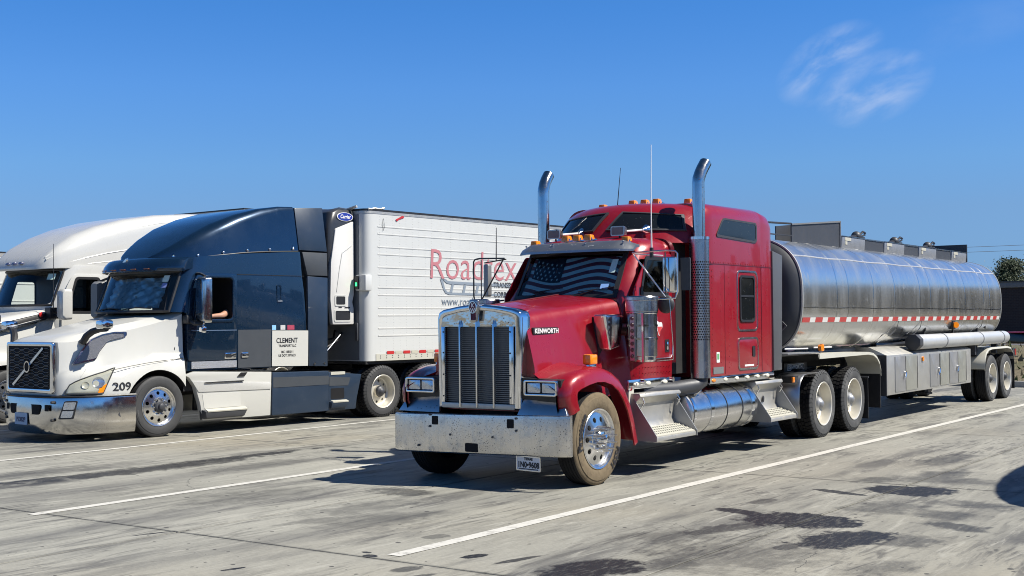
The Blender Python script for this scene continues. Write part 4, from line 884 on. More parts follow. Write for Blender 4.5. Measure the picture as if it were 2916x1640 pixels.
for s in (1, -1):
    pz = rpoly([(3.20, 3.00), (4.43, 2.965), (4.44, 3.20), (3.40, 3.21)], .06)
    mb = MB(); prism(mb, pz, SX(1.121, s), -.01, .006); o = obj('side_window', mb, MT['dglass'], slp)
    mb = MB(); ringp(mb, rpoly([(3.16, 2.97), (4.47, 2.935), (4.475, 3.225), (3.385, 3.235)], .07), pz, SX(1.121, s), -.005, .010); obj('window_frame', mb, MT['dkgrey'], o)
    # sleeper side door window and luggage door
    mb = MB(); ringp(mb, rrect2(3.80, 4.48, 1.69, 2.54, .11, 5), rrect2(3.825, 4.455, 1.715, 2.515, .09, 5), SX(1.121, s), -.004, .008); fo = obj('vent_door_trim', mb, MT['alu'], slp)
    mb = MB(); ringp(mb, rrect2(3.885, 4.375, 1.82, 2.47, .07, 5), rrect2(3.915, 4.345, 1.85, 2.44, .06, 5), SX(1.121, s), -.004, .016); o = obj('sleeper_window', mb, MT['black'], slp)
    mb = MB(); prism(mb, rrect2(3.91, 4.35, 1.845, 2.445, .06, 5), SX(1.121, s), -.004, .004); obj('pane', mb, MT['dglass'], o)
    mb = MB(); box(mb, min(s * 1.121, s * 1.133), max(s * 1.121, s * 1.133), 3.91, 4.35, 2.165, 2.195); obj('sash_bar', mb, MT['black'], o)
    mb = MB(); prism(mb, rrect2(3.83, 4.46, 1.17, 1.59, .07, 5), SX(1.121, s), -.01, .006); ld = obj('luggage_door', mb, MT['red'], slp, bevel=.003)
    mb = MB(); ringp(mb, rrect2(3.815, 4.475, 1.155, 1.605, .085, 5), rrect2(3.84, 4.45, 1.18, 1.58, .065, 5), SX(1.121, s), -.004, .011); obj('trim', mb, MT['alu'], ld)
    mb = MB(); prism(mb, rrect2(4.27, 4.36, 1.33, 1.48, .02), SX(1.128, s), 0, .008); obj('handle', mb, MT['black'], ld)
    mb = MB(); prism(mb, rrect2(4.02, 4.32, 1.20, 1.225, .005), SX(1.127, s), 0, .002); obj('label_strip', mb, MT['ink_white'], ld)
    mb = MB(); box(mb, min(s * 1.119, s * 1.1225), max(s * 1.119, s * 1.1225), 2.99, 5.0, 2.595, 2.607); obj('seam', mb, MT['red_dark'], slp)
    for y_ in (3.42, 4.62):
        mb = MB(); box(mb, min(s * 1.119, s * 1.1222), max(s * 1.119, s * 1.1222), y_ - .004, y_ + .004, 1.12, 2.59); obj('seam', mb, MT['red_dark'], slp)
    mb = MB()
    for i in range(26): cyl(mb, (s * 1.118, 3.02 + i * .077, 2.625), (s * 1.127, 3.02 + i * .077, 2.625), .009, n=6)
    for y_ in (3.05, 3.3, 3.55, 4.55, 4.8):
        for j in range(18): cyl(mb, (s * 1.118, y_, 1.2 + j * .077), (s * 1.125, y_, 1.2 + j * .077), .006, n=5)
    obj('rivets', mb, mat('red_rivet', (.42, .08, .10), .3, .4), slp)['kind'] = 'stuff'
    mb = MB(); prism(mb, rrect2(2.96, 5.04, 1.0, 1.088, .01), SX(1.105, s), -.03, .012); k = obj('sleeper_skirt', mb, MT['chrome'], slp, bevel=.004)
    for i, y_ in enumerate((3.06, 3.42, 3.78, 4.12, 4.46, 4.80)):
        mb = MB(); sphere(mb, (s * 1.118, y_, 1.045), .045, 12, 8, sc=(.45, 1.3, .65)); obj('side_lamp', mb, MT['amber'] if i == 0 else mat('clear_lamp', (.75, .72, .6), .25, 0, .4), k)
    mb = MB(); prism(mb, rrect2(3.15, 3.24, 1.28, 1.42, .01), SX(1.122, s), 0, .002); stq = obj('sticker', mb, MT['ink_white'], slp)
    mb = MB(); prism(mb, rrect2(3.165, 3.225, 1.32, 1.40, .01), SX(1.1245, s), 0, .001); obj('print', mb, mat('green_print', (.12, .35, .15), .5), stq)
    mb = MB(); prism(mb, rrect2(3.05, 3.36, 1.13, 1.22, .01), SX(1.122, s), 0, .002); obj('rating_plate', mb, MT['grey'], slp)
    # side fairing behind the sleeper
    mb = MB(); hexa(mb, [(s * 1.02, 5.06, 1.10), (s * 1.11, 5.06, 1.10), (s * 1.11, 5.36, 1.10), (s * 1.02, 5.36, 1.10), (s * 1.02, 5.06, 2.86), (s * 1.11, 5.06, 2.86), (s * 1.11, 5.42, 2.80), (s * 1.02, 5.42, 2.80)]); obj('rear_fairing', mb, mat('slate_grey_fairing', (.085, .09, .10), .5, .1, var=.15) if s > 0 else bpy.data.materials['slate_grey_fairing'], slp, bevel=.02)
for x in (-.68, -.19, 0.0, .19, .68): marker(x, 3.27, 3.485 - .03 * (abs(x) > .5), slp)
# air horns on the cab roof
for x in (-.49, .485):
    mb = MB(); rings = [[(x + a, y, 2.995 + b) for a, b in rrect2(-w, w, -h, h, .02, 2)] for y, w, h in ((1.66, .10, .062), (1.68, .10, .062), (1.76, .085, .05), (1.82, .03, .025))]
    loft(mb, rings); hn = obj('air_horn', mb, MT['chrome_dull'], T)
    mb = MB(); prism(mb, rrect2(x - .085, x + .085, 2.947, 3.043, .015), FY(1.66), -.004, .003); obj('horn_mouth', mb, MT['grey'], hn)
    mb = MB(); tube(mb, [(x, 1.80, 2.995), (x + .10, 2.15, 3.03)], .014, 8); obj('horn_tube', mb, MT['ink_white'], hn)
    mb = MB(); cyl(mb, (x + .10, 2.12, 3.03), (x + .10, 2.22, 3.035), .025, .07, 14); obj('horn_bell', mb, MT['chrome'], hn)
    mb = MB(); cyl(mb, (x, 1.72, 2.86), (x, 1.72, 2.95), .012, n=8); obj('bracket', mb, MT['black'], hn)
# exhaust stacks
def stack(s):
    cx, cy = (1.15, 2.62) if s > 0 else (-1.19, 2.48); mb = MB(); lathe(mb, [(1.10, .10), (1.10, .13), (2.93, .13), (2.935, .10)], (cx, cy, 0), 'z', 40); sh = obj('exhaust_stack', mb, mat('heat_shield_steel', (.50, .50, .51), .26, 1, var=.14, dirt=.3, dcol=(.25, .24, .23), streak=.25), T)
    mb = MB(); pts = [(cx, cy, 2.90), (cx, cy, 3.64), (cx + .002 * s, cy + .01, 3.70), (cx + .01 * s, cy + .05, 3.78), (cx + .016 * s, cy + .10, 3.845), (cx + .022 * s, cy + .17, 3.92)]
    tube(mb, pts, .082, 24, cap=False); pts2 = pts[-3:]; pp = obj('stack_pipe', mb, MT['stack'], sh, ang=60)
    d = (Vector(pts[-1]) - Vector(pts[-2])).normalized(); mb = MB(); disc(mb, Vector(pts[-1]) - d * .01, d, .080, 20); obj('pipe_mouth', mb, MT['void'], pp)
    mb = MB(); lathe(mb, [(2.90, .132), (2.90, .138), (2.935, .138), (2.935, .084)], (cx, cy, 0), 'z', 32); obj('clamp', mb, MT['chrome'], sh)
    mb = MB()
    for j in range(31):
        z = 1.60 + j * .0335
        for i in range(11):
            if s > 0: t = -1.95 + (i + .5 * (j % 2)) * .24
            else: t = -3.3 + (i + .5 * (j % 2)) * .24
            c_ = Vector((cx + .1308 * math.cos(t), cy + .1308 * math.sin(t), z)); disc(mb, c_, (math.cos(t), math.sin(t), 0), .0108, 8)
    p_ = obj('perforation', mb, MT['void'], sh, smooth=False); p_['kind'] = 'stuff'
    mb = MB(); tube(mb, [(cx, cy, 1.12), (cx, cy, 1.06), (cx - .04 * s, cy - .10, 1.0), (cx - .15 * s, cy - .5, .97), (cx - .3 * s, cy - 1.1, .97)], .10, 16); obj('elbow_pipe', mb, MT['dkgrey'], sh)
stack(1); stack(-1)
# steps, fuel tanks, deck
def step_box(s, y0, y1, nm='step'):
    prof = [(.86, .97), (1.10, .97), (1.115, .93), (1.02, .84), (1.0, .62), (1.04, .545), (1.32, .455), (1.325, .405), (1.0, .40), (.86, .40)]
    mb = MB(); prism(mb, prof, lambda a, b, d: (s * a, d, b), y0, y1); o = obj(nm, mb, MT['alu_rough'], T, bevel=.004)
    for y in (y0 - .012, y1):
        mb = MB(); prism(mb, [(.95, .90), (1.03, .90), (1.335, .465), (1.335, .40), (.95, .40)], lambda a, b, d: (s * a, d, b), y, y + .012); obj('side_plate', mb, MT['alu_dark'], o)
    mb = MB(); hexa(mb, [(s * 1.06, y0 + .02, .541), (s * 1.315, y0 + .02, .459), (s * 1.315, y1 - .02, .459), (s * 1.06, y1 - .02, .541), (s * 1.06, y0 + .02, .551), (s * 1.315, y0 + .02, .469), (s * 1.315, y1 - .02, .469), (s * 1.06, y1 - .02, .551)]); tr_ = obj('tread', mb, MT['cream'], o)
    mb = MB()
    n = int((y1 - y0) / .055)
    for i in range(n):
        for j in range(4): box(mb, s * (1.10 + j * .055) - .012, s * (1.10 + j * .055) + .012, y0 + .04 + i * .055, y0 + .065 + i * .055, .535 - j * .0177, .548 - j * .0177)
    obj('tread_studs', mb, MT['cream'], tr_)['kind'] = 'stuff'
    mb = MB(); tube(mb, [(s * 1.09, y0 + .08, .93), (s * 1.13, y0 + .06, .86), (s * 1.08, y0 + .05, .78)], .008, 6); tube(mb, [(s * 1.09, y1 - .08, .93), (s * 1.13, y1 - .06, .86), (s * 1.08, y1 - .05, .78)], .008, 6); obj('latch', mb, MT['chrome'], o)
    return o
s1_ = step_box(1, 1.10, 2.14); step_box(-1, 1.10, 2.14); s2_ = step_box(1, 4.42, 5.36); step_box(-1, 4.42, 5.36)
mb = MB(); sphere(mb, (1.02, 4.86, .70), .05, 12, 8, sc=(.2, .7, 1)); obj('emblem', mb, MT['ink'], s2_)
for s in (1, -1):
    mb = MB(); lathe(mb, [(2.28, .001), (2.28, .26), (2.30, .295), (2.34, .305), (4.24, .305), (4.28, .295), (4.30, .26), (4.30, .001)], (s * .90, 0, .655), 'y', 48); ft = obj('fuel_tank', mb, MT['alu'], T)
    for y, w_ in ((2.36, .03), (2.86, .045), (3.30, .006), (3.78, .006), (4.12, .045)):
        mb = MB(); lathe(mb, [(y - w_, .3055), (y - w_, .311), (y + w_, .311), (y + w_, .3055)], (s * .90, 0, .655), 'y', 48); obj('strap', mb, MT['chrome'] if w_ > .01 else MT['dkgrey'], ft)
    mb = MB(); cyl(mb, (s * 1.05, 2.60, .89), (s * 1.13, 2.60, .97), .05, n=14); obj('filler_cap', mb, MT['chrome'], ft)
    mb = MB(); box(mb, min(s * .8, s * .98), max(s * .8, s * .98), 1.05, 1.18, .45, 1.05); obj('battery_box', mb, MT['cream'], T, bevel=.01)
    mb = MB(); box(mb, min(s * .70, s * 1.05), max(s * .70, s * 1.05), 3.6, 5.20, .98, 1.0); obj('deck_plate', mb, MT['cream'], T, bevel=.004)
    # quarter fender ahead of the drive wheels
    path = [(5.74, .38), (5.70, .60), (5.72, .83), (5.80, .96), (5.92, 1.02), (6.1, 1.03), (6.45, 1.03)]
    rings = []
    for y, z in path: rings.append([(s * .80, y, z), (s * 1.20, y, z), (s * 1.22, y + .012, z - .012), (s * 1.21, y + .022, z - .02), (s * .80, y + .016, z - .016)])
    mb = MB(); loft(mb, rings); qf = obj('quarter_fender', mb, MT['chrome_dull'], T, ang=50)
    mb = MB(); box(mb, min(s * 1.02, s * 1.20), max(s * 1.02, s * 1.20), 5.55, 5.72, .90, 1.0); b_ = obj('lamp_bracket', mb, MT['black'], qf)
    mb = MB(); box(mb, min(s * 1.19, s * 1.22), max(s * 1.19, s * 1.22), 5.50, 5.56, .91, .99); obj('lens', mb, MT['amber'], b_, bevel=.008)
    # mud flap frames behind the drives
    mb = MB(); box(mb, min(s * .62, s * 1.2), max(s * .62, s * 1.2), 8.72, 8.735, .16, .84); mfl = obj('mud_flap', mb, MT['black'], T)
    mb = MB(); tube(mb, [(s * .5, 8.70, .86), (s * 1.22, 8.70, .86)], .018, 6); obj('hanger', mb, MT['dkgrey'], mfl)
    mb = MB(); box(mb, s * .42 - .045, s * .42 + .045, -.3, 8.8, .62, .90); obj('frame_rail', mb, MT['frame'], T)
mb = MB(); box(mb, .68, .70, 6.38, 7.30, 1.025, 1.155); np_ = obj('deck_nameplate', mb, MT['black'], T)
mb = MB(); ringp(mb, rrect2(6.50, 7.17, 1.04, 1.14, .008), rrect2(6.51, 7.16, 1.05, 1.13, .006), SX(.70), 0, .006); obj('plate_border', mb, MT['ink_white'], np_)
text('lettering', 'KENWORTH', .088, lambda a, b, d: (.703 + d, 6.535 + a, 1.062 + b), MT['ink_white'], np_, sx=1.12, off=.003)
mb = MB(); box(mb, .55, .68, 6.38, 7.32, .88, 1.04); obj('plate_bracket', mb, MT['frame'], np_)
mb = MB(); cyl(mb, (0, 7.4, 1.05), (0, 7.4, 1.16), .46, n=28); box(mb, -.5, .5, 6.8, 8.2, .90, 1.05); obj('fifth_wheel', mb, MT['frame'], T)
mb = MB(); box(mb, -.30, .30, -.4, 1.05, .60, 1.7); obj('engine', mb, MT['frame'], T)
mb = MB(); tube(mb, [(0, 2.0, .7), (0, 6.7, .55)], .07, 8); obj('drive_shaft', mb, MT['frame'], T)
mb = MB(); box(mb, -.9, .9, -.09, .09, .42, .55); obj('front_axle', mb, MT['frame'], T)
wst = WS_RED.steer(T, 1.2, 0, False); WS_RED.steer(T, -1.2, 0, True)
wst.rotation_euler = (0, 0, 0)
ty = [c_ for c_ in wst.children if c_.name.startswith('tyre')][0]
arc_text('lettering', 'Firestone', .112, .384, PI + .28, MT['ink'], wst, x=.0065, sx=.95, ccw=-1)
arc_text('lettering', 'FS591', .112, .384, -.28, MT['ink'], wst, x=.0065, sx=.95, ccw=-1)
for y in (6.77, 8.11):
    for s in (1, -1): WS_RED.drive(T, s * 1.19, y, s < 0)
    axle(T, y, .524, .9)
# mirrors
def mirror(s):
    x0 = s * .96; x1 = s * (1.46 if s > 0 else 1.56)
    mb = MB(); tube(mb, [(x0, 1.20, 2.68), (x1 - s * .1, 1.33, 2.70), (x1, 1.36, 2.69), (x1 + s * .03, 1.37, 2.66), (x1 + s * .03, 1.37, 2.2), (x1, 1.36, 2.12), (x1 - s * .15, 1.32, 2.11), (x0, 1.18, 2.13)], .011, 7); a = obj('mirror_arm', mb, MT['alu'] if s > 0 else MT['black'], T)
    mb = MB(); tube(mb, [(x0, 1.24, 2.67), (x1 - s * .16, 1.36, 2.64)], .009, 6); tube(mb, [(x0 + s * .02, 1.20, 2.66), (x1 - s * .12, 1.34, 2.14)], .010, 6); obj('brace', mb, MT['ink_white'] if s > 0 else MT['black'], a)
    mb = MB(); tube(mb, [(x1 - s * .12, 1.34, 2.68), (x1 - s * .12, 1.34, 2.12)], .008, 6); obj('upright', mb, MT['dkgrey'], a)
    cx, cy = s * (1.33 if s > 0 else 1.45), 1.50
    mw_ = .085 if s > 0 else .052
    mb = MB(); prism(mb, rrect2(-mw_, mw_, 2.19, 2.63, .03), lambda p, q, d: (cx + p * .95 + s * 0.0, cy - d + p * .25 * s, q), -.04, .05); h = obj('mirror', mb, MT['chrome'] if s > 0 else MT['alu_dark'], T, bevel=.015, seg=3)
    mb = MB(); prism(mb, rrect2(-mw_ + .013, mw_ - .013, 2.21, 2.61, .02), lambda p, q, d: (cx + p * .95, cy + .041 + d + p * .25 * s, q), 0, .004); obj('mirror_glass', mb, mat('mirror_glass', (.6, .6, .62), .04, 1), h)
    if s < 0: return a
    mb = MB(); prism(mb, rrect2(-.05, .07, 2.22, 2.62, .015), lambda p, q, d: (cx + s * .12 + p * .95, cy + .14 - d + p * .25 * s, q), -.01, .012); obj('mirror_shield', mb, MT['dkgrey'], h)
    mb = MB(); sphere(mb, (s * 1.30, 1.42, 2.05), .115, 16, 10, sc=(1, .55, 1)); sp = obj('spot_mirror', mb, MT['dkgrey'], T)
    mb = MB(); tube(mb, [(s * 1.38, 1.36, 2.12), (s * 1.42, 1.37, 1.5), (s * 1.41, 1.38, 1.38), (s * 1.2, 1.36, 1.36)], .007, 5); obj('mirror_stay', mb, MT['alu'], sp)
    return a
ma = mirror(1); mirror(-1)
# aerials
mb = MB(); tube(mb, [(1.17, 1.31, 2.66), (1.17, 1.31, 2.80), (1.17, 1.31, 3.2), (1.175, 1.32, 4.0)], [.012, .010, .006, .004], 6); an = obj('antenna', mb, MT['ink_white'], T)
mb = MB(); cyl(mb, (1.17, 1.31, 2.62), (1.17, 1.31, 2.74), .025, n=10); obj('antenna_mount', mb, MT['black'], an)
mb = MB(); tube(mb, [(-1.17, 1.31, 2.66), (-1.17, 1.32, 3.1)], [.008, .004], 6); obj('antenna', mb, MT['black'], T)
mb = MB(); tube(mb, [(-.15, 2.75, 3.42), (-.10, 2.76, 3.95)], [.007, .003], 6); obj('antenna', mb, MT['black'], T)
# flag-print sunshade behind the windscreen
def shade_pt(u, v, off=0.0):
    z = 2.185 + .475 * v; hw = .70 - .02 * v; x = .012 + (u * 2 - 1) * hw * (1 if u > .5 else .955)
    return (RX + x, RY + wsx(x, z) + .05 + .012 * math.sin(u * 17 + v * 3) - off, z)
mb = MB(); NS = 40
def wave(u): return .068 * math.sin(u * 2 * PI * 1.15 + 2.2) * (0.5 + .5 * u) - .02
def stripe(a, b, u0, u1, m, off=0.0):
    n0 = max(1, int(NS * (u1 - u0)))
    vs = []
    for i in range(n0 + 1):
        u = u0 + (u1 - u0) * i / n0
        vs += [shade_pt(u, min(1, max(0, a + wave(u) * 2)), off), shade_pt(u, min(1, max(0, b + wave(u) * 2)), off)]
    mb.add(vs, [(2 * i, 2 * i + 2, 2 * i + 3, 2 * i + 1) for i in range(n0)], m)
H_ = 1.28 / 13
for k in range(13): stripe(-.10 + k * H_, -.10 + (k + 1) * H_, 0.0, 1, 0 if k % 2 == 0 else 1)
stripe(.46, 1.25, 0.06, .42, 2, .006)
for r_ in range(5):
    for c_ in range(6 if r_ % 2 == 0 else 5):
        u = .09 + (c_ + (.5 if r_ % 2 else 0)) * .058; v = .535 + r_ * .10 + wave(u) * 2
        if v > .95: continue
        vs = []
        for i in range(10):
            t = PI / 2 + i * PI / 5; rr = .017 if i % 2 == 0 else .007
            vs.append(shade_pt(u + rr * math.cos(t) * .85, v + rr * math.sin(t) * 2.7, .012))
        mb.add(vs, [tuple(range(10))], 1)
sh = obj('sunshade', mb, [mat('shade_maroon', (.26, .045, .07), .8, var=.15), mat('shade_pale', (.84, .90, .92), .8, var=.1), mat('shade_navy', (.012, .02, .045), .8, var=.2)], ang=60)
tag(sh, 'flag-print sunshade with stars and wavy stripes behind the red truck windscreen', 'sunshade')

# the cab draws in above the belt line on the kerb side
for o in [vis, ws] + list(vis.children) + list(ws.children):
    for v in o.data.vertices:
        if v.co.x < 0: v.co.x *= .945
for o in [cab] + [o for o in T.children if o.name.startswith('door')]:
    for q in [o] + list(o.children_recursive):
        if q.type != 'MESH' or (q is not cab and q.data.vertices[0].co.x > 0): continue
        for v in q.data.vertices:
            if v.co.x < 0 and v.co.z > 2.10: v.co.x *= 1 - .11 * min(1, (v.co.z - 2.10) / .25)
# ------------------------------------------------------------------ tanker trailer
K = empty('tanker_trailer', (RX, RY, 0)); tag(K, 'polished aluminium tanker trailer with a red and white stripe, behind the red tractor', 'trailer')
def tank_material():
    m, nt, bs = newmat('streaked_polished_tank'); N = NT(nt); co = N.n('ShaderNodeTexCoord').outputs['Object']
    st = N.noise(N.scale(co, (0.5, 2.4, 0.5)), 1.3, 7, 0.6)       # streaks running round the barrel
    st2 = N.noise(N.scale(co, (0.9, 9, 0.7)), 1.7, 6, 0.62)
    d = N.ramp(st, 0.36, 0.78, 0.22, 0.62); d2 = N.ramp(st2, 0.48, 0.80, 0, 0.50)
    bl = N.ramp(N.noise(N.scale(co, (1, 1.4, 1)), 2.6, 8, 0.72), 0.50, 0.66, 0, 0.62)
    k = N.math('MAXIMUM', N.math('MAXIMUM', d, d2), bl)
    c = N.mix(k, C(0.70, 0.71, 0.71), C(0.47, 0.46, 0.42))
    sp = N.ramp(N.noise(co, 60, 3, 0.6), 0.64, 0.72, 0, 0.25); c = N.mix(sp, c, C(0.35, 0.34, 0.32))
    N.put(bs.inputs['Base Color'], c); N.put(bs.inputs['Metallic'], N.math('SUBTRACT', 0.97, N.math('MULTIPLY', k, 0.34)))
    N.put(bs.inputs['Roughness'], N.math('ADD', 0.125, N.math('MULTIPLY', k, 0.24)))
    h = N.math('ADD', N.noise(N.scale(co, (0.5, 0.9, 0.5)), 1.6, 2, 0.5), N.math('MULTIPLY', st2, 0.02))
    N.L.new(N.bump(h, 0.018, 0.06), bs.inputs['Normal']); return m
MT['tank'] = tank_material()
TA, TB, TZC, TN = 1.175, .945, 2.20, 2.75
def tank_xz(t, k=1.0):
    c, s = math.cos(t), math.sin(t); e = 2 / TN
    return (k * TA * math.copysign(abs(c) ** e, c), TZC + k * TB * math.copysign(abs(s) ** e, s))
def tank_ring(y, k=1.0, n=72): return [(tank_xz(2 * PI * i / n, k)[0], y, tank_xz(2 * PI * i / n, k)[1]) for i in range(n)]
mb = MB(); n_s = 46; rings = []
for i in range(n_s + 1): rings.append(tank_ring(6.0 + 11.55 * i / n_s))
loft(mb, rings, cap=False); tank = obj('barrel', mb, MT['tank'], K, ang=60)
for y0, sg in ((6.0, -1), (17.55, 1)):
    mb = MB(); loft(mb, [tank_ring(y0 - sg * .02, .992), tank_ring(y0 + sg * .05, .955), tank_ring(y0 + sg * .12, .85), tank_ring(y0 + sg * .17, .65), tank_ring(y0 + sg * .20, .40), tank_ring(y0 + sg * .21, .12)]); obj('head', mb, MT['dkgrey'] if sg < 0 else MT['alu'], K, ang=50)
    mb = MB(); loft(mb, [tank_ring(y0 - sg * .03, 1.001), tank_ring(y0 - sg * .03, 1.005), tank_ring(y0 + sg * .008, 1.005), tank_ring(y0 + sg * .012, .985)], cap=False); obj('end_ring', mb, MT['alu_rough'], K)
for y in (7.44, 7.95, 9.15, 10.27, 11.7, 12.35, 13.54, 14.7, 16.1, 16.6):
    mb = MB(); loft(mb, [tank_ring(y - .014, 1.0003), tank_ring(y - .011, 1.0025), tank_ring(y + .011, 1.0025), tank_ring(y + .014, 1.0003)], cap=False); obj('weld_band', mb, MT['alu'], tank, ang=20)
# long weld seams along the barrel
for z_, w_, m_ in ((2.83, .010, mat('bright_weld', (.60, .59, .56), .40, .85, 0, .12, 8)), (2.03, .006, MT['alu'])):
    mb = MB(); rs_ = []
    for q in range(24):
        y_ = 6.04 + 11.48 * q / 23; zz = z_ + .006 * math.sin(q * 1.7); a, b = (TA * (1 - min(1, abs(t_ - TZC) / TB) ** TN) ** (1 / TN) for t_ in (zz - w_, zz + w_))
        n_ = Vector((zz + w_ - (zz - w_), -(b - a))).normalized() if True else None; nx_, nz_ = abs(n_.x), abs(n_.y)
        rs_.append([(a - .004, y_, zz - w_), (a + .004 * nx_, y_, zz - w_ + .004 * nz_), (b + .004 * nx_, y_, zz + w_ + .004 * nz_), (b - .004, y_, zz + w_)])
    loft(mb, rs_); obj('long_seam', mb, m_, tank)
# reflective stripe, one piece after another
def tank_x(z):
    s = min(1, abs(z - TZC) / TB); return TA * (1 - s ** TN) ** (1 / TN)
zt0, zt1 = 1.80, 1.875
def tape(y0, y1, m):
    mb = MB(); o = .006; a, b = tank_x(zt0) + o, tank_x(zt1) + o
    hexa(mb, [(a - .004, y0, zt0), (a, y0, zt0), (a, y1, zt0), (a - .004, y1, zt0), (b - .004, y0, zt1), (b, y0, zt1), (b, y1, zt1), (b - .004, y1, zt1)]); return mb
pr = obj('stripe_piece', tape(0, .298, 0), MT['tape_red'], K); pw = obj('stripe_piece', tape(0, .215, 0), MT['tape_white'], K)
y = 6.05; first = True
for i in range(22):
    if i == 0: pr.location.y = y; pw.location.y = y + .30
    else: inst('stripe_piece', pr, K, (0, y, 0)); inst('stripe_piece', pw, K, (0, y + .30, 0))
    y += .518
    if y > 17.0: break
# lower sump bulge and weep rail
mb = MB(); box(mb, .45, .62, 6.4, 12.2, 1.26, 1.40); obj('sub_frame', mb, MT['alu_dark'], K, bevel=.01)
mb = MB(); rp = random.Random(5); tube(mb, [(.80, 6.25 + .2 * i, 1.36 + (.05 if i > 1 else 0) + rp.uniform(-.012, .012)) for i in range(20)], .022, 6); obj('wrapped_hose', mb, mat('red_white_wrap', (.50, .35, .36), .5, var=.6, vscale=9), K)
mb = MB(); tube(mb, [(.80, 10.2, 1.37), (.85, 11.0, 1.36), (.9, 12.0, 1.38)], .05, 8); obj('black_pipe', mb, MT['black'], K)
for y in (12.3, 14.2, 16.0):
    mb = MB(); hexa(mb, [(.4, y, 1.0), (1.02, y, 1.0), (1.02, y + .06, 1.0), (.4, y + .06, 1.0), (.4, y, 1.5), (1.06, y, 1.62), (1.06, y + .06, 1.62), (.4, y + .06, 1.5)]); obj('bolster', mb, MT['frame'], K)
# hold-down rings on the lower flank
for y in (10.0, 11.35, 15.6):
    mb = MB(); a = lambda z: tank_x(z) + .002
    tube(mb, [(a(1.84), y + .55, 1.84), (a(1.70), y + .35, 1.70), (a(1.55), y + .05, 1.55), (a(1.42), y, 1.42)], .008, 6); tube(mb, [(a(1.84), y + .55, 1.84), (a(1.66), y + .62, 1.66), (a(1.55), y + .50, 1.55), (a(1.42), y, 1.44)], .008, 6); obj('hold_down_bar', mb, MT['dkgrey'], K)
    mb = MB(); box(mb, a(1.64) - .01, a(1.64) + .01, y + .95, y + 1.0, 1.60, 1.74); obj('bracket', mb, MT['black'], K, bevel=.004)
# rollover shields and boxes along the top
def tank_top(x): return TZC + TB * (1 - min(1, abs(x) / TA) ** TN) ** (1 / TN)
def shield(y0, y1, z0, z1, x):
    mb = MB(); hexa(mb, [(x - .02, y0, tank_top(x) - .03), (x + .0, y0, tank_top(x) - .03), (x + .0, y1, tank_top(x) - .03), (x - .02, y1, tank_top(x) - .03), (x - .02, y0, z0), (x, y0, z0), (x, y1, z1), (x - .02, y1, z1)]); return mb
fs = obj('rollover_shield', shield(7.35, 9.50, 3.40, 3.57, .45), MT['dkgrey'], K)
mb = MB(); hexa(mb, [(.445, 7.33, 3.395), (.47, 7.33, 3.395), (.47, 9.52, 3.565), (.445, 9.52, 3.565), (.445, 7.33, 3.42), (.47, 7.33, 3.42), (.47, 9.52, 3.595), (.445, 9.52, 3.595)]); obj('top_lip', mb, MT['grey'], fs)
mb = MB(); box(mb, -.45, .47, 9.50, 9.53, tank_top(.45) - .02, 3.58); obj('end_plate', mb, MT['alu_dark'], fs)
obj('rollover_shield', shield(8.75, 9.50, 3.50, 3.57, -.43), MT['dkgrey'], K)
mb = MB(); box(mb, -.45, .47, 17.42, 17.46, 3.08, 3.52); box(mb, -.45, -.43, 14.5, 17.42, 3.08, 3.50); obj('rear_shield', mb, MT['dkgrey'], K)
for i, (y0, y1) in enumerate(((9.58, 10.74), (11.82, 13.0), (13.95, 15.1), (16.25, 17.38))):
    mb = MB(); hexa(mb, [(.02, y0, 3.1), (.46, y0, 3.10), (.46, y1, 3.10), (.02, y1, 3.1), (.02, y0, 3.32), (.475, y0, 3.32), (.475, y1, 3.32), (.02, y1, 3.32)]); b = obj('top_box', mb, MT['alu_dark'], K, bevel=.01)
    b2 = MB(); box(b2, .02, .485, y0, y1, 3.322, 3.335); obj('box_lid', b2, MT['alu'], b)
    b2 = MB(); prism(b2, rrect2(y0 + .12, y0 + .42, 3.25, 3.31, .01), SX(.475), -.004, .004); prism(b2, rrect2(y0 + .14, y0 + .24, 3.18, 3.24, .01), SX(.470), -.004, .004); obj('box_sticker', b2, MT['tape_tan'], b)
for y0, y1 in ((10.76, 11.80), (13.02, 13.92), (15.14, 16.2)):
    mb = MB(); box(mb, .43, .45, y0, y1, 3.05, 3.31); p_ = obj('side_board', mb, MT['dkgrey'], K)
    mb = MB(); box(mb, .42, .465, y0, y1, 3.312, 3.335); obj('board_lip', mb, MT['alu'], p_)
rv = random.Random(9)
for y in (11.3, 13.5, 15.7):
    mb = MB(); cyl(mb, (.1, y, 3.12), (.1, y, 3.40), .16, n=16); sphere(mb, (.1, y, 3.42), .10, 12, 8); v = obj('manhole_valve', mb, MT['dkgrey'], K)
    mb = MB(); tube(mb, [(.1, y - .35, 3.36), (.1, y - .1, 3.40), (.1, y + .15, 3.42)], .05, 8); obj('vapour_pipe', mb, MT['black'], v)
    mb = MB(); tube(mb, [(.12, y + .1, 3.44), (.14, y + .25, 3.52), (.14, y + .38, 3.50)], .022, 6); tube(mb, [(.10, y + .2, 3.43), (.12, y + .33, 3.45), (.12, y + .42, 3.47)], .018, 6); obj('lever', mb, MT['black'], v)
mb = MB(); tube(mb, [(.44, 5.55, 3.36), (.44, 7.35, 3.42)], .018, 6); tube(mb, [(-.42, 5.55, 3.36), (-.42, 7.35, 3.42)], .018, 6); tube(mb, [(.44, 5.7, 3.20), (.44, 7.35, 3.22)], .012, 6); tube(mb, [(.44, 5.9, 3.20), (.44, 5.9, 3.0)], .012, 6); tube(mb, [(.44, 5.55, 3.36), (-.42, 5.55, 3.36)], .018, 6); tube(mb, [(.44, 5.55, 3.36), (.44, 6.0, 2.9)], .018, 6); obj('top_railing', mb, MT['black'], K)
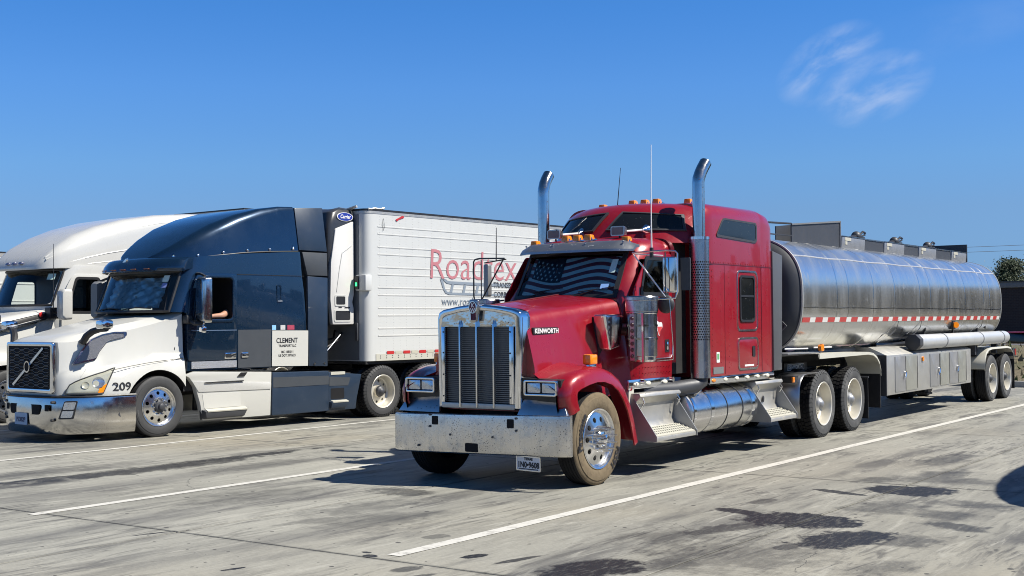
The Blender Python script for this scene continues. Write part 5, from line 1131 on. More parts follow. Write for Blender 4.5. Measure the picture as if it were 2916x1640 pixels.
# hose tube on the flank
mb = MB(); lathe(mb, [(11.42, .001), (11.42, .115), (11.47, .14), (17.70, .14), (17.78, .135), (17.80, .11), (17.80, .001)], (1.16, 0, 1.40), 'y', 36); ht = obj('hose_tube', mb, mat('pale_painted_tube', (.55, .56, .56), .38, .35, var=.1, dirt=.25, dcol=(.4, .38, .34), streak=.2), K)
ht.rotation_euler = (0, 0, 0)
mb = MB(); prism(mb, [(.155 * math.cos(PI / 8 + i * PI / 4), .155 * math.sin(PI / 8 + i * PI / 4)) for i in range(8)], lambda a, b, d: (1.16 + a, 11.26 + d, 1.40 + b), 0, .19); obj('tube_cap', mb, MT['dkgrey'], ht, bevel=.008)
for y in (13.0, 15.6, 17.3):
    mb = MB(); lathe(mb, [(y - .02, .141), (y - .02, .149), (y + .02, .149), (y + .02, .141)], (1.16, 0, 1.40), 'y', 32); obj('strap', mb, MT['alu_dark'], ht)
    mb = MB(); box(mb, 1.0, 1.12, y - .04, y + .04, 1.05, 1.27); obj('support', mb, MT['dkgrey'], ht)
# equipment cabinets under the flank
mb = MB(); prism(mb, [(.60, .49), (1.18, .49), (1.18, 1.195), (.86, 1.34), (.60, 1.34)], lambda a, b, d: (a, d, b), 9.75, 15.0); cb = obj('cabinet', mb, MT['alu_rough'], K, bevel=.006)
mb = MB(); box(mb, .62, 1.181, 9.72, 9.748, .48, 1.20); obj('cabinet_end', mb, MT['dkgrey'], cb)
for i, (y0, y1) in enumerate(((10.17, 10.73), (10.76, 11.40), (12.20, 12.78), (12.85, 13.43), (13.46, 14.02), (14.05, 14.6))):
    mb = MB(); prism(mb, rrect2(y0, y1, .53, 1.165, .008), SX(1.18), -.01, .013); d = obj('cabinet_door', mb, mat('cabinet_door_metal', (.40 + .05 * (i % 2), .40 + .05 * (i % 2), .40), .45, .7, var=.12, dirt=.3, dcol=(.42, .41, .37), streak=.3) if i < 2 else bpy.data.materials['cabinet_door_metal.001' if i % 2 else 'cabinet_door_metal'], cb, bevel=.004)
    mb = MB(); box(mb, 1.181, 1.197, y1 - .004 + .008, y1 + .014, .55, 1.15); obj('hinge', mb, MT['black'], d)
    if i in (0, 2, 4):
        mb = MB(); cyl(mb, (1.19, y1 - .07, .86), (1.23, y1 - .07, .86), .035, n=12); tube(mb, [(1.225, y1 - .07, .86), (1.235, y1 - .13, .80), (1.23, y1 - .14, .74)], .014, 6); obj('latch', mb, MT['chrome'], d)
mb = MB(); cyl(mb, (1.18, 11.75, 1.08), (1.205, 11.75, 1.08), .045, n=16); obj('marker_light', mb, MT['amber'], cb)
# front chassis: upper coupler, bright mud guard, flap
mb = MB(); box(mb, -.55, .55, 5.6, 9.9, 1.16, 1.26); obj('upper_coupler', mb, MT['frame'], K)
mb = MB(); hexa(mb, [(.5, 5.35, 1.33), (1.2, 5.35, 1.33), (1.2, 6.62, 1.32), (.5, 6.62, 1.32), (.5, 5.35, 1.345), (1.2, 5.35, 1.345), (1.2, 6.62, 1.335), (.5, 6.62, 1.335)]); obj('catwalk', mb, MT['alu_dark'], K)
path = [(6.58, 1.31), (8.75, 1.285), (9.0, 1.262), (9.18, 1.20), (9.31, 1.10), (9.38, .97), (9.40, .90)]
mb = MB(); loft(mb, [[(.62, y, z), (1.205, y, z), (1.21, y, z - .045 - .035 * (y < 6.6)), (1.195, y, z - .05 - .035 * (y < 6.6)), (1.18, y - .01, z - .012), (.62, y - .01, z - .012)] for y, z in path]); obj('front_mudguard', mb, MT['cream'], K, ang=50)
for s in (1, -1):
    mb = MB(); box(mb, min(s * .5, s * .6), max(s * .5, s * .6), 9.3, 18.6, .95, 1.15); obj('frame_rail', mb, MT['frame'], K)
mb = MB(); box(mb, .60, 1.17, 9.42, 9.44, .30, 1.15); obj('splash_panel', mb, MT['black'], K)
mb = MB(); cyl(mb, (1.18, 6.62, 1.40), (1.235, 6.62, 1.40), .052, n=18); ml = obj('marker_light', mb, MT['amber'], K)
mb = MB(); box(mb, 1.14, 1.20, 6.72, 6.80, 1.345, 1.46); obj('side_reflector', mb, MT['amber'], ml, bevel=.015)
mb = MB(); tube(mb, [(1.0, 5.7, 1.40), (1.0, 6.6, 1.39)], .012, 6); tube(mb, [(1.0, 6.85, 1.40), (1.0, 7.6, 1.39)], .012, 6); obj('air_line', mb, MT['ink_white'], K)
mb = MB(); cyl(mb, (1.13, 14.0, 1.70), (1.20, 13.94, 1.70), .06, n=16); ml = obj('marker_light', mb, MT['amber'], K)
mb = MB(); box(mb, 1.02, 1.14, 13.90, 14.08, 1.62, 1.78); obj('lamp_bracket', mb, MT['black'], ml)
# landing legs
for s in (1, -1):
    mb = MB(); box(mb, s * .8 - .06, s * .8 + .06, 12.9, 13.02, .38, 1.1); lg = obj('landing_leg', mb, MT['frame'], K)
    mb = MB(); box(mb, s * .8 - .14, s * .8 + .14, 12.80, 13.12, .34, .38); obj('foot', mb, MT['frame'], lg)
# rear axles
for y in (16.70, 17.92):
    for s in (1, -1): WS_TRL.drive(K, s * 1.185, y, s < 0)
    axle(K, y, .508, .9)
path = [(15.98, .74), (16.0, .92), (16.10, 1.08), (16.30, 1.165), (16.6, 1.19), (17.9, 1.19), (18.2, 1.16), (18.40, 1.05), (18.47, .90)]
for s in (1, -1):
    mb = MB(); loft(mb, [[(s * .66, y, z), (s * 1.20, y, z), (s * 1.215, y, z - .04), (s * 1.20, y + .01, z - .05), (s * 1.19, y + .01, z - .015), (s * .66, y + .01, z - .015)] for y, z in path]); rf = obj('rear_mudguard', mb, MT['cream'], K, ang=50)
    mb = MB(); box(mb, min(s * .66, s * 1.2), max(s * .66, s * 1.2), 18.50, 18.515, .2, .92); obj('mud_flap', mb, MT['black'], K)
    mb = MB(); box(mb, min(s * 1.0, s * 1.2), max(s * 1.0, s * 1.2), 18.4, 18.66, .95, 1.13); tl = obj('tail_light_box', mb, MT['dkgrey'], K)
    mb = MB(); cyl(mb, (s * 1.12, 18.66, 1.09), (s * 1.12, 18.69, 1.09), .04, n=14); cyl(mb, (s * 1.12, 18.66, .99), (s * 1.12, 18.69, .99), .04, n=14); obj('lens', mb, MT['redlens'], tl)
    mb = MB(); box(mb, min(s * 1.2, s * 1.21), max(s * 1.2, s * 1.21), 18.56, 18.66, .97, 1.11); obj('side_lens', mb, MT['redlens'], tl)
# placard bracket and plates on the dark front head
mb = MB(); ringp(mb, [(.78, 1.95), (.98, 1.75), (.78, 1.55), (.58, 1.75)], [(.78, 1.92), (.95, 1.75), (.78, 1.58), (.61, 1.75)], FY(5.86), 0, .015); obj('placard_frame', mb, MT['grey'], K)
mb = MB(); prism(mb, rrect2(.62, .80, 1.66, 1.74, .01), FY(5.84), 0, .006); obj('data_plate', mb, MT['alu'], K)
mb = MB(); box(mb, -.55, .55, 5.55, 5.95, 1.28, 1.6); obj('nose_box', mb, MT['frame'], K)
mb = MB(); tube(mb, [(.35, 5.0, 1.55), (.5, 5.3, 1.2), (.6, 5.6, 1.25), (.45, 5.85, 1.5)], .018, 6); obj('air_hose', mb, mat('red_hose', (.25, .03, .03), .5), K)
mb = MB(); tube(mb, [(.2, 5.0, 1.55), (.35, 5.3, 1.12), (.5, 5.6, 1.2), (.3, 5.85, 1.5)], .018, 6); obj('air_hose', mb, mat('blue_hose', (.03, .06, .2), .5), K)
# ------------------------------------------------------------------ white-nosed dark blue tractor
BX, BY, BR = -17.979, 13.7657, -0.0726
B = empty('blue_white_truck', (BX, BY, 0), BR); tag(B, 'dark blue tractor with a white bonnet and chrome bumper, numbered 209', 'truck')
def full(pts): return pts + [(-x, y, z) for x, y, z in reversed(pts[1:-1])]
# bonnet: rings of plan outline, rising and shrinking
def hood_ring(k):
    # (x, y) plan points per level
    A = {0: ([(0, -1.50), (.30, -1.495), (.60, -1.48), (.72, -1.44), (.80, -1.36), (.95, -1.16), (1.08, -.95), (1.17, -.70), (1.205, -.40), (1.21, 0), (1.21, .30), (1.205, .52), (.6, .54), (0, .54)], .74),
         1: ([(0, -1.50), (.30, -1.495), (.60, -1.48), (.72, -1.44), (.80, -1.35), (.95, -1.13), (1.08, -.90), (1.165, -.65), (1.20, -.38), (1.21, 0), (1.21, .30), (1.205, .52), (.6, .54), (0, .54)], 1.0),
         2: ([(0, -1.50), (.30, -1.495), (.60, -1.48), (.715, -1.43), (.79, -1.32), (.92, -1.08), (1.03, -.82), (1.11, -.55), (1.15, -.28), (1.165, 0), (1.17, .30), (1.165, .52), (.6, .54), (0, .54)], [1.06, 1.06, 1.06, 1.06, 1.07, 1.09, 1.12, 1.15, 1.18, 1.21, 1.24, 1.26, 1.26, 1.26]),
         3: ([(0, -1.50), (.30, -1.495), (.60, -1.48), (.71, -1.42), (.775, -1.30), (.86, -1.03), (.92, -.75), (.965, -.5), (1.0, -.25), (1.04, 0), (1.09, .30), (1.135, .52), (.6, .54), (0, .54)], [1.14, 1.14, 1.14, 1.14, 1.15, 1.17, 1.20, 1.23, 1.26, 1.29, 1.32, 1.34, 1.3, 1.3]),
         4: ([(0, -1.50), (.30, -1.495), (.60, -1.48), (.705, -1.41), (.765, -1.28), (.83, -1.0), (.875, -.75), (.92, -.5), (.955, -.25), (1.0, 0), (1.06, .30), (1.125, .52), (.6, .54), (0, .54)], 1.40),
         5: ([(0, -1.495), (.30, -1.49), (.58, -1.475), (.68, -1.42), (.735, -1.29), (.79, -1.0), (.83, -.75), (.875, -.5), (.915, -.25), (.96, 0), (1.02, .30), (1.10, .52), (.6, .54), (0, .54)], [1.585, 1.585, 1.582, 1.58, 1.58, 1.62, 1.68, 1.74, 1.79, 1.85, 1.93, 2.02, 2.0, 2.0]),
         6: ([(0, -1.46), (.28, -1.455), (.53, -1.44), (.60, -1.38), (.64, -1.25), (.69, -.97), (.73, -.72), (.77, -.48), (.81, -.23), (.85, .02), (.91, .30), (1.0, .51), (.6, .53), (0, .53)], [1.615, 1.615, 1.612, 1.63, 1.66, 1.74, 1.80, 1.855, 1.90, 1.95, 2.005, 2.065, 2.065, 2.065]),
         7: ([(0, -1.30), (.22, -1.29), (.38, -1.26), (.42, -1.18), (.44, -1.05), (.46, -.80), (.48, -.6), (.50, -.40), (.52, -.15), (.53, .05), (.54, .28), (.54, .46), (.4, .50), (0, .50)], [1.68, 1.68, 1.68, 1.70, 1.73, 1.80, 1.85, 1.895, 1.945, 1.985, 2.03, 2.065, 2.075, 2.08])}
    p, z = A[k]; z = z if isinstance(z, list) else [z] * len(p)
    return full([(x, y, zz) for (x, y), zz in zip(p, z)])
mb = MB(); loft(mb, [hood_ring(k) for k in range(8)]); bh = obj('hood', mb, MT['white'], B, ang=55)
mb = MB()
for s in (1, -1): cyl(mb, (s * .55, .0, .50), (s * 1.4, .0, .50), .605, n=48)
cut(bh, mb, MT['frame'])
for p_ in bh.data.polygons: p_.use_smooth = True
mb = MB(); box(mb, -.55, .55, -1.2, .5, .45, 1.4); obj('engine', mb, MT['frame'], B)
# fender lip and seam
for s in (1, -1):
    mb = MB(); tube(mb, [(s * x, y, z) for x, y, z in ((1.115, -.80, 1.128), (1.155, -.5, 1.185), (1.17, -.25, 1.22), (1.175, 0, 1.245), (1.175, .3, 1.27), (1.17, .50, 1.285))], .006, 5); obj('seam', mb, MT['black'], bh)
# grille
mb = MB(); ringp(mb, rpoly([(-.70, .775), (.70, .775), (.695, 1.585), (-.695, 1.585)], .05), rpoly([(-.62, .84), (.62, .84), (.625, 1.52), (-.625, 1.52)], .03), lambda a, b, d: (a, -1.50 - d + .07 * max(0, abs(a) - .5), b), -.03, .025); gs = obj('grille_frame', mb, MT['chrome'], B, bevel=.012, ang=40)
mb = MB(); prism(mb, rpoly([(-.63, .83), (.63, .83), (.635, 1.53), (-.635, 1.53)], .03), FY(-1.50), -.01, .004); obj('grille_mesh', mb, MT['void'], gs)
mb = MB()
for r_ in range(8):
    z0 = .90 + r_ * .079; ph = (r_ % 2) * PI
    for e in (0, 1):
        tube(mb, [(-.58 + 1.16 * i / 48, -1.512, z0 + (1 if e else -1) * (.020 + .012 * math.copysign(min(1, abs(2 * math.sin(PI * i / 48 * 8 + ph))), math.sin(PI * i / 48 * 8 + ph)))) for i in range(49)], .0055, 4)
hx = obj('hexagon_bars', mb, MT['grey'], gs); hx['kind'] = 'stuff'
mb = MB(); hexa(mb, [(-.47, -1.520, .905), (-.43, -1.520, .88), (-.43, -1.535, .88), (-.47, -1.535, .905), (.43, -1.520, 1.505), (.47, -1.520, 1.48), (.47, -1.535, 1.48), (.43, -1.535, 1.505)]); obj('diagonal_bar', mb, MT['alu'], gs)
mb = MB(); ringp(mb, [(.085 * math.cos(t), 1.19 + .095 * math.sin(t)) for t in [2 * PI * i / 28 for i in range(28)]], [(.066 * math.cos(t), 1.19 + .074 * math.sin(t)) for t in [2 * PI * i / 28 for i in range(28)]], FY(-1.535), 0, .014); rg_ = obj('ring_emblem', mb, MT['chrome'], gs)
mb = MB(); prism(mb, [(.067 * math.cos(t), 1.19 + .075 * math.sin(t)) for t in [2 * PI * i / 28 for i in range(28)]], FY(-1.536), 0, .006); obj('emblem_disc', mb, MT['void'], rg_)
# headlamps
for s in (1, -1):
    def hp(u, v):   # u along the lamp, v up; follows the wing corner
        # lower edge from nose to wing, upper edge rising
        lo = [(.80, -1.385), (.95, -1.175), (1.06, -1.00), (1.10, -.93)]; up_ = [(.80, -1.385), (.93, -1.10), (1.03, -.87), (1.10, -.74)]
        k = u * 3; i = min(2, int(k)); f = k - i
        a = Vector(lo[i]).lerp(Vector(lo[i + 1]), f); b = Vector(up_[i]).lerp(Vector(up_[i + 1]), f)
        zt = .77 + .40 * (u ** .42); p = a.lerp(b, v); z = .765 + (zt - .765) * v
        o = .022 + .055 * math.sin(PI * min(1, max(0, u)) ** .9) * (1 - .3 * v); nrm = Vector((.83, -.55))
        return (s * (p.x + nrm.x * o), p.y + nrm.y * o, z)
    mb = grid_mb(12, 5, hp); hl = obj('headlight', mb, MT['haze_lamp'], B, ang=70)
    sm_ = hl.modifiers.new('s', 'SOLIDIFY'); sm_.thickness = .02
    mb = MB(); tube(mb, [hp(i / 12, 1) for i in range(13)] + [hp(1, 1 - j / 5) for j in range(1, 6)] + [hp(1 - i / 12, 0) for i in range(1, 12)], .010, 6, closed=True); obj('lamp_surround', mb, MT['dkgrey'], hl)
    mb = grid_mb(4, 2, lambda u, v: tuple(Vector(hp(.70 + .28 * u, .04 + .34 * v * (1 - .3 * (1 - u)))) + Vector((s * .006, -.004, 0)))); obj('amber_lens', mb, MT['amber'], hl)
    for cu_u, cu_v, rr_ in ((.62, .52, .085), (.36, .50, .055)):
        c0 = Vector(hp(cu_u, cu_v)); nn = Vector((s * .80, -.55, .22)).normalized(); a_, b_ = frame_of(nn)
        mb = MB(); lathe(mb, [(.0, .001), (.004, rr_ * .55), (.010, rr_ * .86), (.016, rr_), (.010, rr_ * 1.05)], (0, 0, 0), 'x', 24)
        mb.v = [tuple(c0 + nn * (v[0] - .002) + a_ * v[1] + b_ * v[2]) for v in mb.v]; obj('reflector', mb, MT['haze_lamp'] if rr_ < .07 else MT['lamp'], hl)
    # chrome trim beside the lamp
    mb = grid_mb(8, 2, lambda u, v: (s * (.735 + .20 * u + .06 * v * u), -1.43 + .30 * u + .04 * v - .018, .745 + .36 * u * u + .12 * u * v)); obj('lamp_trim', mb, MT['chrome'], B, ang=60)
    # side vent in the bonnet flank
    vp = [(1.23, -1.26), (1.30, -.92), (1.42, -.86), (1.60, -.72), (1.66, -.44), (1.73, -.43), (1.735, -.62), (1.70, -.80), (1.62, -.98), (1.45, -1.12)]
    def vx(y, z): return .772 + .155 * (y + 1.28) + (.06 if z < 1.35 else 0) * (1.35 - z) * 8 * 0 + .036 * max(0, 1.45 - z) * 3 - .05 * max(0, z - 1.5) * 2
    vpoly = [(y, z) for z, y in vp]
    mb = MB(); prism(mb, rpoly(vpoly, .03), lambda a, b, d: (s * (vx(a, b) + d + .012), a, b), -.03, .014); vt = obj('hood_vent', mb, mat('vent_mesh', (.22, .22, .23), .38, .7, var=.15, vscale=25, bump=.25, bscale=90) if s > 0 else bpy.data.materials['vent_mesh'], B)
    cc = Vector((sum(p[0] for p in vpoly) / 10, sum(p[1] for p in vpoly) / 10)); inn_ = [tuple(cc + (Vector(p) - cc) * .90) for p in vpoly]
    mb = MB(); ringp(mb, rpoly([tuple(cc + (Vector(p) - cc) * 1.03) for p in vpoly], .03), rpoly(inn_, .025), lambda a, b, d: (s * (vx(a, b) + d + .012), a, b), .0, .022); obj('vent_rim', mb, MT['chrome'], vt)
    # bonnet mirrors
    mx, my = (1.20, -1.0) if s > 0 else (-1.25, -1.22)
    mb = MB(); loft(mb, [[(mx + a, my - .06, 1.845 + b) for a, b in rrect2(-.085, .085, -.055, .075, .04, 3)], [(mx + a, my + .02, 1.85 + b) for a, b in rrect2(-.10, .10, -.06, .085, .045, 3)], [(mx + a, my + .12, 1.85 + b) for a, b in rrect2(-.095, .095, -.055, .075, .045, 3)]]); hm = obj('hood_mirror', mb, MT['chrome'], B, bevel=.008)
    mb = MB(); hexa(mb, [(mx - s * .0, my - .05, 1.78), (mx + s * .09, my - .02, 1.78), (mx + s * .09, my + .08, 1.78), (mx, my + .08, 1.78), (mx - s * .0, my - .05, 1.80), (mx + s * .09, my - .02, 1.80), (mx + s * .09, my + .08, 1.80), (mx, my + .08, 1.80)])
    tube(mb, [(mx + s * .06, my + .03, 1.79), (mx - s * .10, my + .02, 1.785), (mx - s * .24, my - .02, 1.75), (mx - s * .34, my - .06, 1.68), (mx - s * .40, my - .10, 1.56)], [.045, .05, .055, .055, .05], 8); obj('mirror_foot', mb, MT['black'], hm)
# bumper
mb = MB(); rings = []
bp_ = [(-1.225, -.46), (-1.21, -.70), (-1.16, -.95), (-1.05, -1.17), (-.88, -1.36), (-.68, -1.49), (-.45, -1.555), (-.2, -1.575), (0, -1.58), (.2, -1.575), (.45, -1.555), (.68, -1.49), (.88, -1.36), (1.05, -1.17), (1.16, -.95), (1.21, -.70), (1.225, -.46)]
bp_ = [(x * 1.12 if x < 0 else x, y) for x, y in bp_]
for x, y in bp_:
    nrm = Vector((x * .7, y + .3)).normalized(); q = lambda d, z: (x + nrm.x * d, y + nrm.y * d, z)
    rings.append([q(-.03, .70), q(-.005, .705), q(.0, .69), q(.004, .45), q(-.004, .30), q(-.035, .16), q(-.06, .13), q(-.09, .14), q(-.06, .68)])
loft(mb, rings); bb = obj('bumper', mb, MT['chrome_dull'] if False else mat('scuffed_chrome', (.62, .61, .59), .16, 1, var=.12, dirt=.35, dcol=(.36, .34, .31), bump=.12, bscale=3), B, ang=50)
mb = MB(); tube(mb, [(x * .985, y + .01, .725) for x, y in bp_], .022, 6); obj('bumper_seal', mb, MT['black'], bb)
mb = MB(); prism(mb, rpoly([(-.46, .60), (.46, .60), (.42, .44), (-.42, .44)], .05), lambda a, b, d: (a, -1.585 - d + .07 * a * a, b), -.01, .004); obj('tow_slot', mb, MT['void'], bb)
for x in (-.56, .60):
    mb = MB(); prism(mb, rrect2(x - .045, x + .045, .50, .60, .008), lambda a, b, d: (a, -1.56 - d + .10 * (abs(a) - .45), b), -.01, .008); obj('tow_opening', mb, MT['void'], bb)
for x, z in ((-.66, .63), (.70, .64), (-.66, .36), (.70, .36)):
    mb = MB(); cyl(mb, (x, -1.48, z), (x, -1.535, z), .022, n=10); obj('bolt', mb, MT['black'], bb)
for s in (1, -1):
    fz = rpoly([(.79, .375), (.93, .375), (.97, .66), (.85, .66)], .02)
    fm = lambda a, b, d: (s * (a + .58 * d), -1.36 + (a - .88) * 1.15 - d * .8, b)
    mb = MB(); prism(mb, fz, fm, -.05, .025); fo = obj('fog_light', mb, MT['black'], bb)
    for z0, z1 in ((.40, .505), (.525, .64)):
        mb = MB(); prism(mb, rpoly([(.81 + (z0 - .38) * .17, z0), (.915 + (z0 - .38) * .17, z0), (.915 + (z1 - .38) * .17, z1), (.81 + (z1 - .38) * .17, z1)], .015), fm, .024, .032); obj('lens', mb, MT['lamp'], fo)
    mb = MB(); prism(mb, [(-.70 + .045 * math.cos(t), .42 + .04 * math.sin(t)) for t in [2 * PI * i / 14 for i in range(14)]], lambda a, b, d: (s * (1.197 + d), a, b), -.01, .012); obj('round_cutout', mb, MT['dkgrey'], bb)
plm = lambda a, b, d: (-.25 + a, -1.598 - d + .02 * a, .27 + b)
mb = MB(); prism(mb, rrect2(0, .36, 0, .19, .015), plm, 0, .005); lp2 = obj('license_plate', mb, mat('plate_blue', (.30, .42, .58), .45, var=.08), B)
text('lettering', 'P73B2P', .10, lambda a, b, d: plm(.18 + a, .05 + b, .006 + d), mat('plate_ink', (.04, .06, .14), .5), lp2, align='CENTER', sx=.82, off=.003)
def fen_x(y):
    tb = [(-.95, 1.07), (-.70, 1.168), (-.40, 1.2035), (0, 1.2105)]
    for (a, xa), (b, xb) in zip(tb, tb[1:]):
        if y <= b: return xa + (xb - xa) * (y - a) / (b - a)
    return 1.2105
text('number_lettering', '209', .185, lambda a, b, d: (fen_x(-.80 + a) + .003 + d, -.80 + a, .80 + b), MT['ink'], bh, sx=1.0, off=.002, spacing=1.0)
mb = MB(); cyl(mb, (1.06, .42, 1.44), (1.085, .42, 1.44), .045, n=16); obj('round_port', mb, MT['black'], bh)
# cab shell
def vring(z, yf, w, yr, cv=.40, shr=0):
    p = [(0, yf), (.25 * w, yf + cv * .015), (.5 * w, yf + cv * .11), (.7 * w, yf + cv * .29), (.84 * w, yf + cv * .50), (.92 * w, yf + cv * .68), (.97 * w, yf + cv * .88), (w, yf + cv * 1.15), (w, yf + cv * 1.5 + .1), (w, 1.6), (w, yr - .08), (w - .03, yr), (.5, yr), (0, yr)]
    return full([(x, y, z) for x, y in p])
mb = MB(); loft(mb, [vring(1.06, .555, 1.15, 3.24, .03), vring(1.40, .555, 1.165, 3.24, .03), vring(2.03, .555, 1.165, 3.23, .03), vring(2.06, .02, 1.165, 3.22, .40), vring(2.45, .19, 1.16, 3.19, .38), vring(2.74, .33, 1.15, 3.15, .36), [(x, y, 2.965 + .09 * max(0, y - .42) if y < 2.6 else 3.165) for x, y, z in vring(2.96, .42, 1.13, 3.13, .36)]])
bc = obj('cab', mb, MT['blue'], B, ang=40)
mb = MB(); prism(mb, rpoly([(-1.06, 2.075), (1.06, 2.075), (1.02, 2.73), (-1.02, 2.73)], .07), lambda a, b, d: (a, d, b), -.3, 1.35); cut(bc, mb, MT['void'])
mb = MB(); prism(mb, rpoly([(.74, 1.93), (1.51, 1.93), (1.515, 2.645), (.98, 2.645), (.82, 2.5)], .07), lambda a, b, d: (d, a, b), -1.3, 1.3); cut(bc, mb, MT['void'])
def bws(x, z): # windscreen surface
    f = abs(x) / 1.16; cv = .40 - .04 * (z - 2.08) / .66; tab = [(0, 0), (.25, .015), (.5, .11), (.7, .29), (.84, .50), (.92, .68), (.97, .88), (1, 1.15)]
    for (a, va), (b, vb) in zip(tab, tab[1:]):
        if f <= b: k = va + (vb - va) * (f - a) / (b - a); break
    else: k = 1.15
    return .02 + (z - 2.08) * .465 + cv * k
def bwp(u, v, o=-.004):
    z = 2.07 + .67 * v; x = (u * 2 - 1) * (1.07 - .03 * v); return (x, bws(x, z) + o, z)
bg = obj('windscreen', grid_mb(20, 4, bwp), MT['clear'], B)
mb = MB(); e = [bwp(i / 20, 0, -.012) for i in range(21)] + [bwp(1, j / 6, -.012) for j in range(1, 7)] + [bwp(1 - i / 20, 1, -.012) for i in range(1, 21)] + [bwp(0, 1 - j / 6, -.012) for j in range(1, 6)]
tube(mb, e, .028, 6, closed=True); obj('seal', mb, MT['black'], bg)
mb = MB(); loft(mb, [[(x, bws(x, z0) + o, z0) for x, z0, o in ((1.00, 2.09, -.008), (1.10, 2.06, .02), (1.08, 2.72, .02), (.90, 2.73, -.008))], [(x, bws(x, z0) + o + .01, z0) for x, z0, o in ((1.00, 2.09, -.008), (1.10, 2.06, .02), (1.08, 2.72, .02), (.90, 2.73, -.008))]]); obj('pillar_band', mb, MT['black'], bg)
for x0 in (-.75, .05):
    mb = MB(); tube(mb, [(x0, bws(x0, 2.08) - .04, 2.09), (x0 + .42, bws(x0 + .42, 2.15) - .03, 2.14), (x0 + .75, bws(x0 + .75, 2.11) - .03, 2.12)], .010, 5); obj('wiper', mb, MT['black'], B)
for x0, z0, x1, z1, c_ in ((.80, 2.57, .90, 2.68, (.5, .62, .6)), (.82, 2.47, .90, 2.55, (.15, .2, .45))):
    mb = MB(); prism(mb, rrect2(x0, x1, z0, z1, .01), lambda a, b, d: (a, bws(a, b) - .012 - d, b), 0, .003); obj('sticker', mb, mat('windscreen_sticker', c_, .5), bg)
# crinkled reflective sunshade lying behind the windscreen
def bsp(u, v):
    z = 2.13 + .52 * v; x = -.80 + 1.55 * u - .12 * (1 - v) * 0; r = .018 * math.sin(u * 31 + 4 * math.sin(v * 9)) + .014 * math.sin(v * 27 + 5 * math.sin(u * 13)) + .010 * math.sin(u * 57 - v * 44)
    y = bws(x, z) + .14 + r + .05 * math.sin(u * 9)
    c, s = math.cos(BR), math.sin(BR); return (BX + x * c - y * s, BY + x * s + y * c, z)
tag(obj('sunshade', grid_mb(40, 12, bsp), mat('foil_shade', (.44, .53, .60), .34, .5, var=.3, vscale=4, bump=.3, bscale=14), ang=80), 'crinkled silver-blue foil sunshade behind the windscreen of the blue truck', 'sunshade')
# brow over the windscreen
mb = MB(); rings = []
for i in range(25):
    u = i / 12 - 1; x = u * 1.13; y = bws(min(1.1, abs(x)), 2.76); e = abs(u) ** 6
    rings.append([(x, y + .10, 2.98), (x, y + .02, 3.0 - .02 * e), (x, y - .10, 2.96 - .05 * e), (x, y - .20 + .10 * e, 2.86 - .05 * e), (x, y - .235 + .14 * e, 2.765), (x, y - .21 + .14 * e, 2.745), (x, y - .05, 2.77), (x, y + .10, 2.80)])
loft(mb, rings); br_ = obj('brow', mb, MT['blue'], B, ang=60)
for x in (-.62, -.3, .0, .3, .62):
    mb = MB(); box(mb, x - .07, x + .07, bws(x, 2.76) - .243, bws(x, 2.76) - .225, 2.785, 2.80); obj('marker_light', mb, mat('dim_amber', (.25, .08, .03), .4), br_)
mb = MB(); loft(mb, [[(-.15 + a * k, bws(-.15, 2.9) - .17 - d, 2.90 + b * k + a * .7 * k) for a, b in rrect2(-.12, .12, -.035, .035, .02, 3)] for d, k in ((0, 1), (.03, .8))]); obj('bug_badge', mb, MT['alu'], br_)
# roof fairing
rf_ = []
for y, zb, zt, w, rt, cr in ((.30, 2.93, 2.96, .34, .015, .005), (.42, 2.94, 3.05, .56, .06, .015), (.6, 2.95, 3.17, .74, .12, .02), (.9, 2.975, 3.36, .93, .17, .03), (1.3, 3.03, 3.58, 1.06, .19, .04), (1.8, 3.09, 3.77, 1.11, .16, .05), (2.3, 3.13, 3.90, 1.12, .12, .06), (2.75, 3.155, 3.965, 1.115, .07, .08), (3.08, 3.165, 3.975, 1.11, .05, .10)):
    sec_ = rpoly([(-w, zb), (w, zb), (w - .17 * (zt - zb), zt), (-(w - .17 * (zt - zb)), zt)], [.02, .02, rt, rt], 6)
    rf_.append([(x, y, z + (cr * max(0, 1 - (x / w) ** 2) if z > zt - .03 else 0)) for x, z in sec_])
mb = MB(); loft(mb, rf_); fr_ = obj('roof_fairing', mb, MT['blue'], B, ang=40)
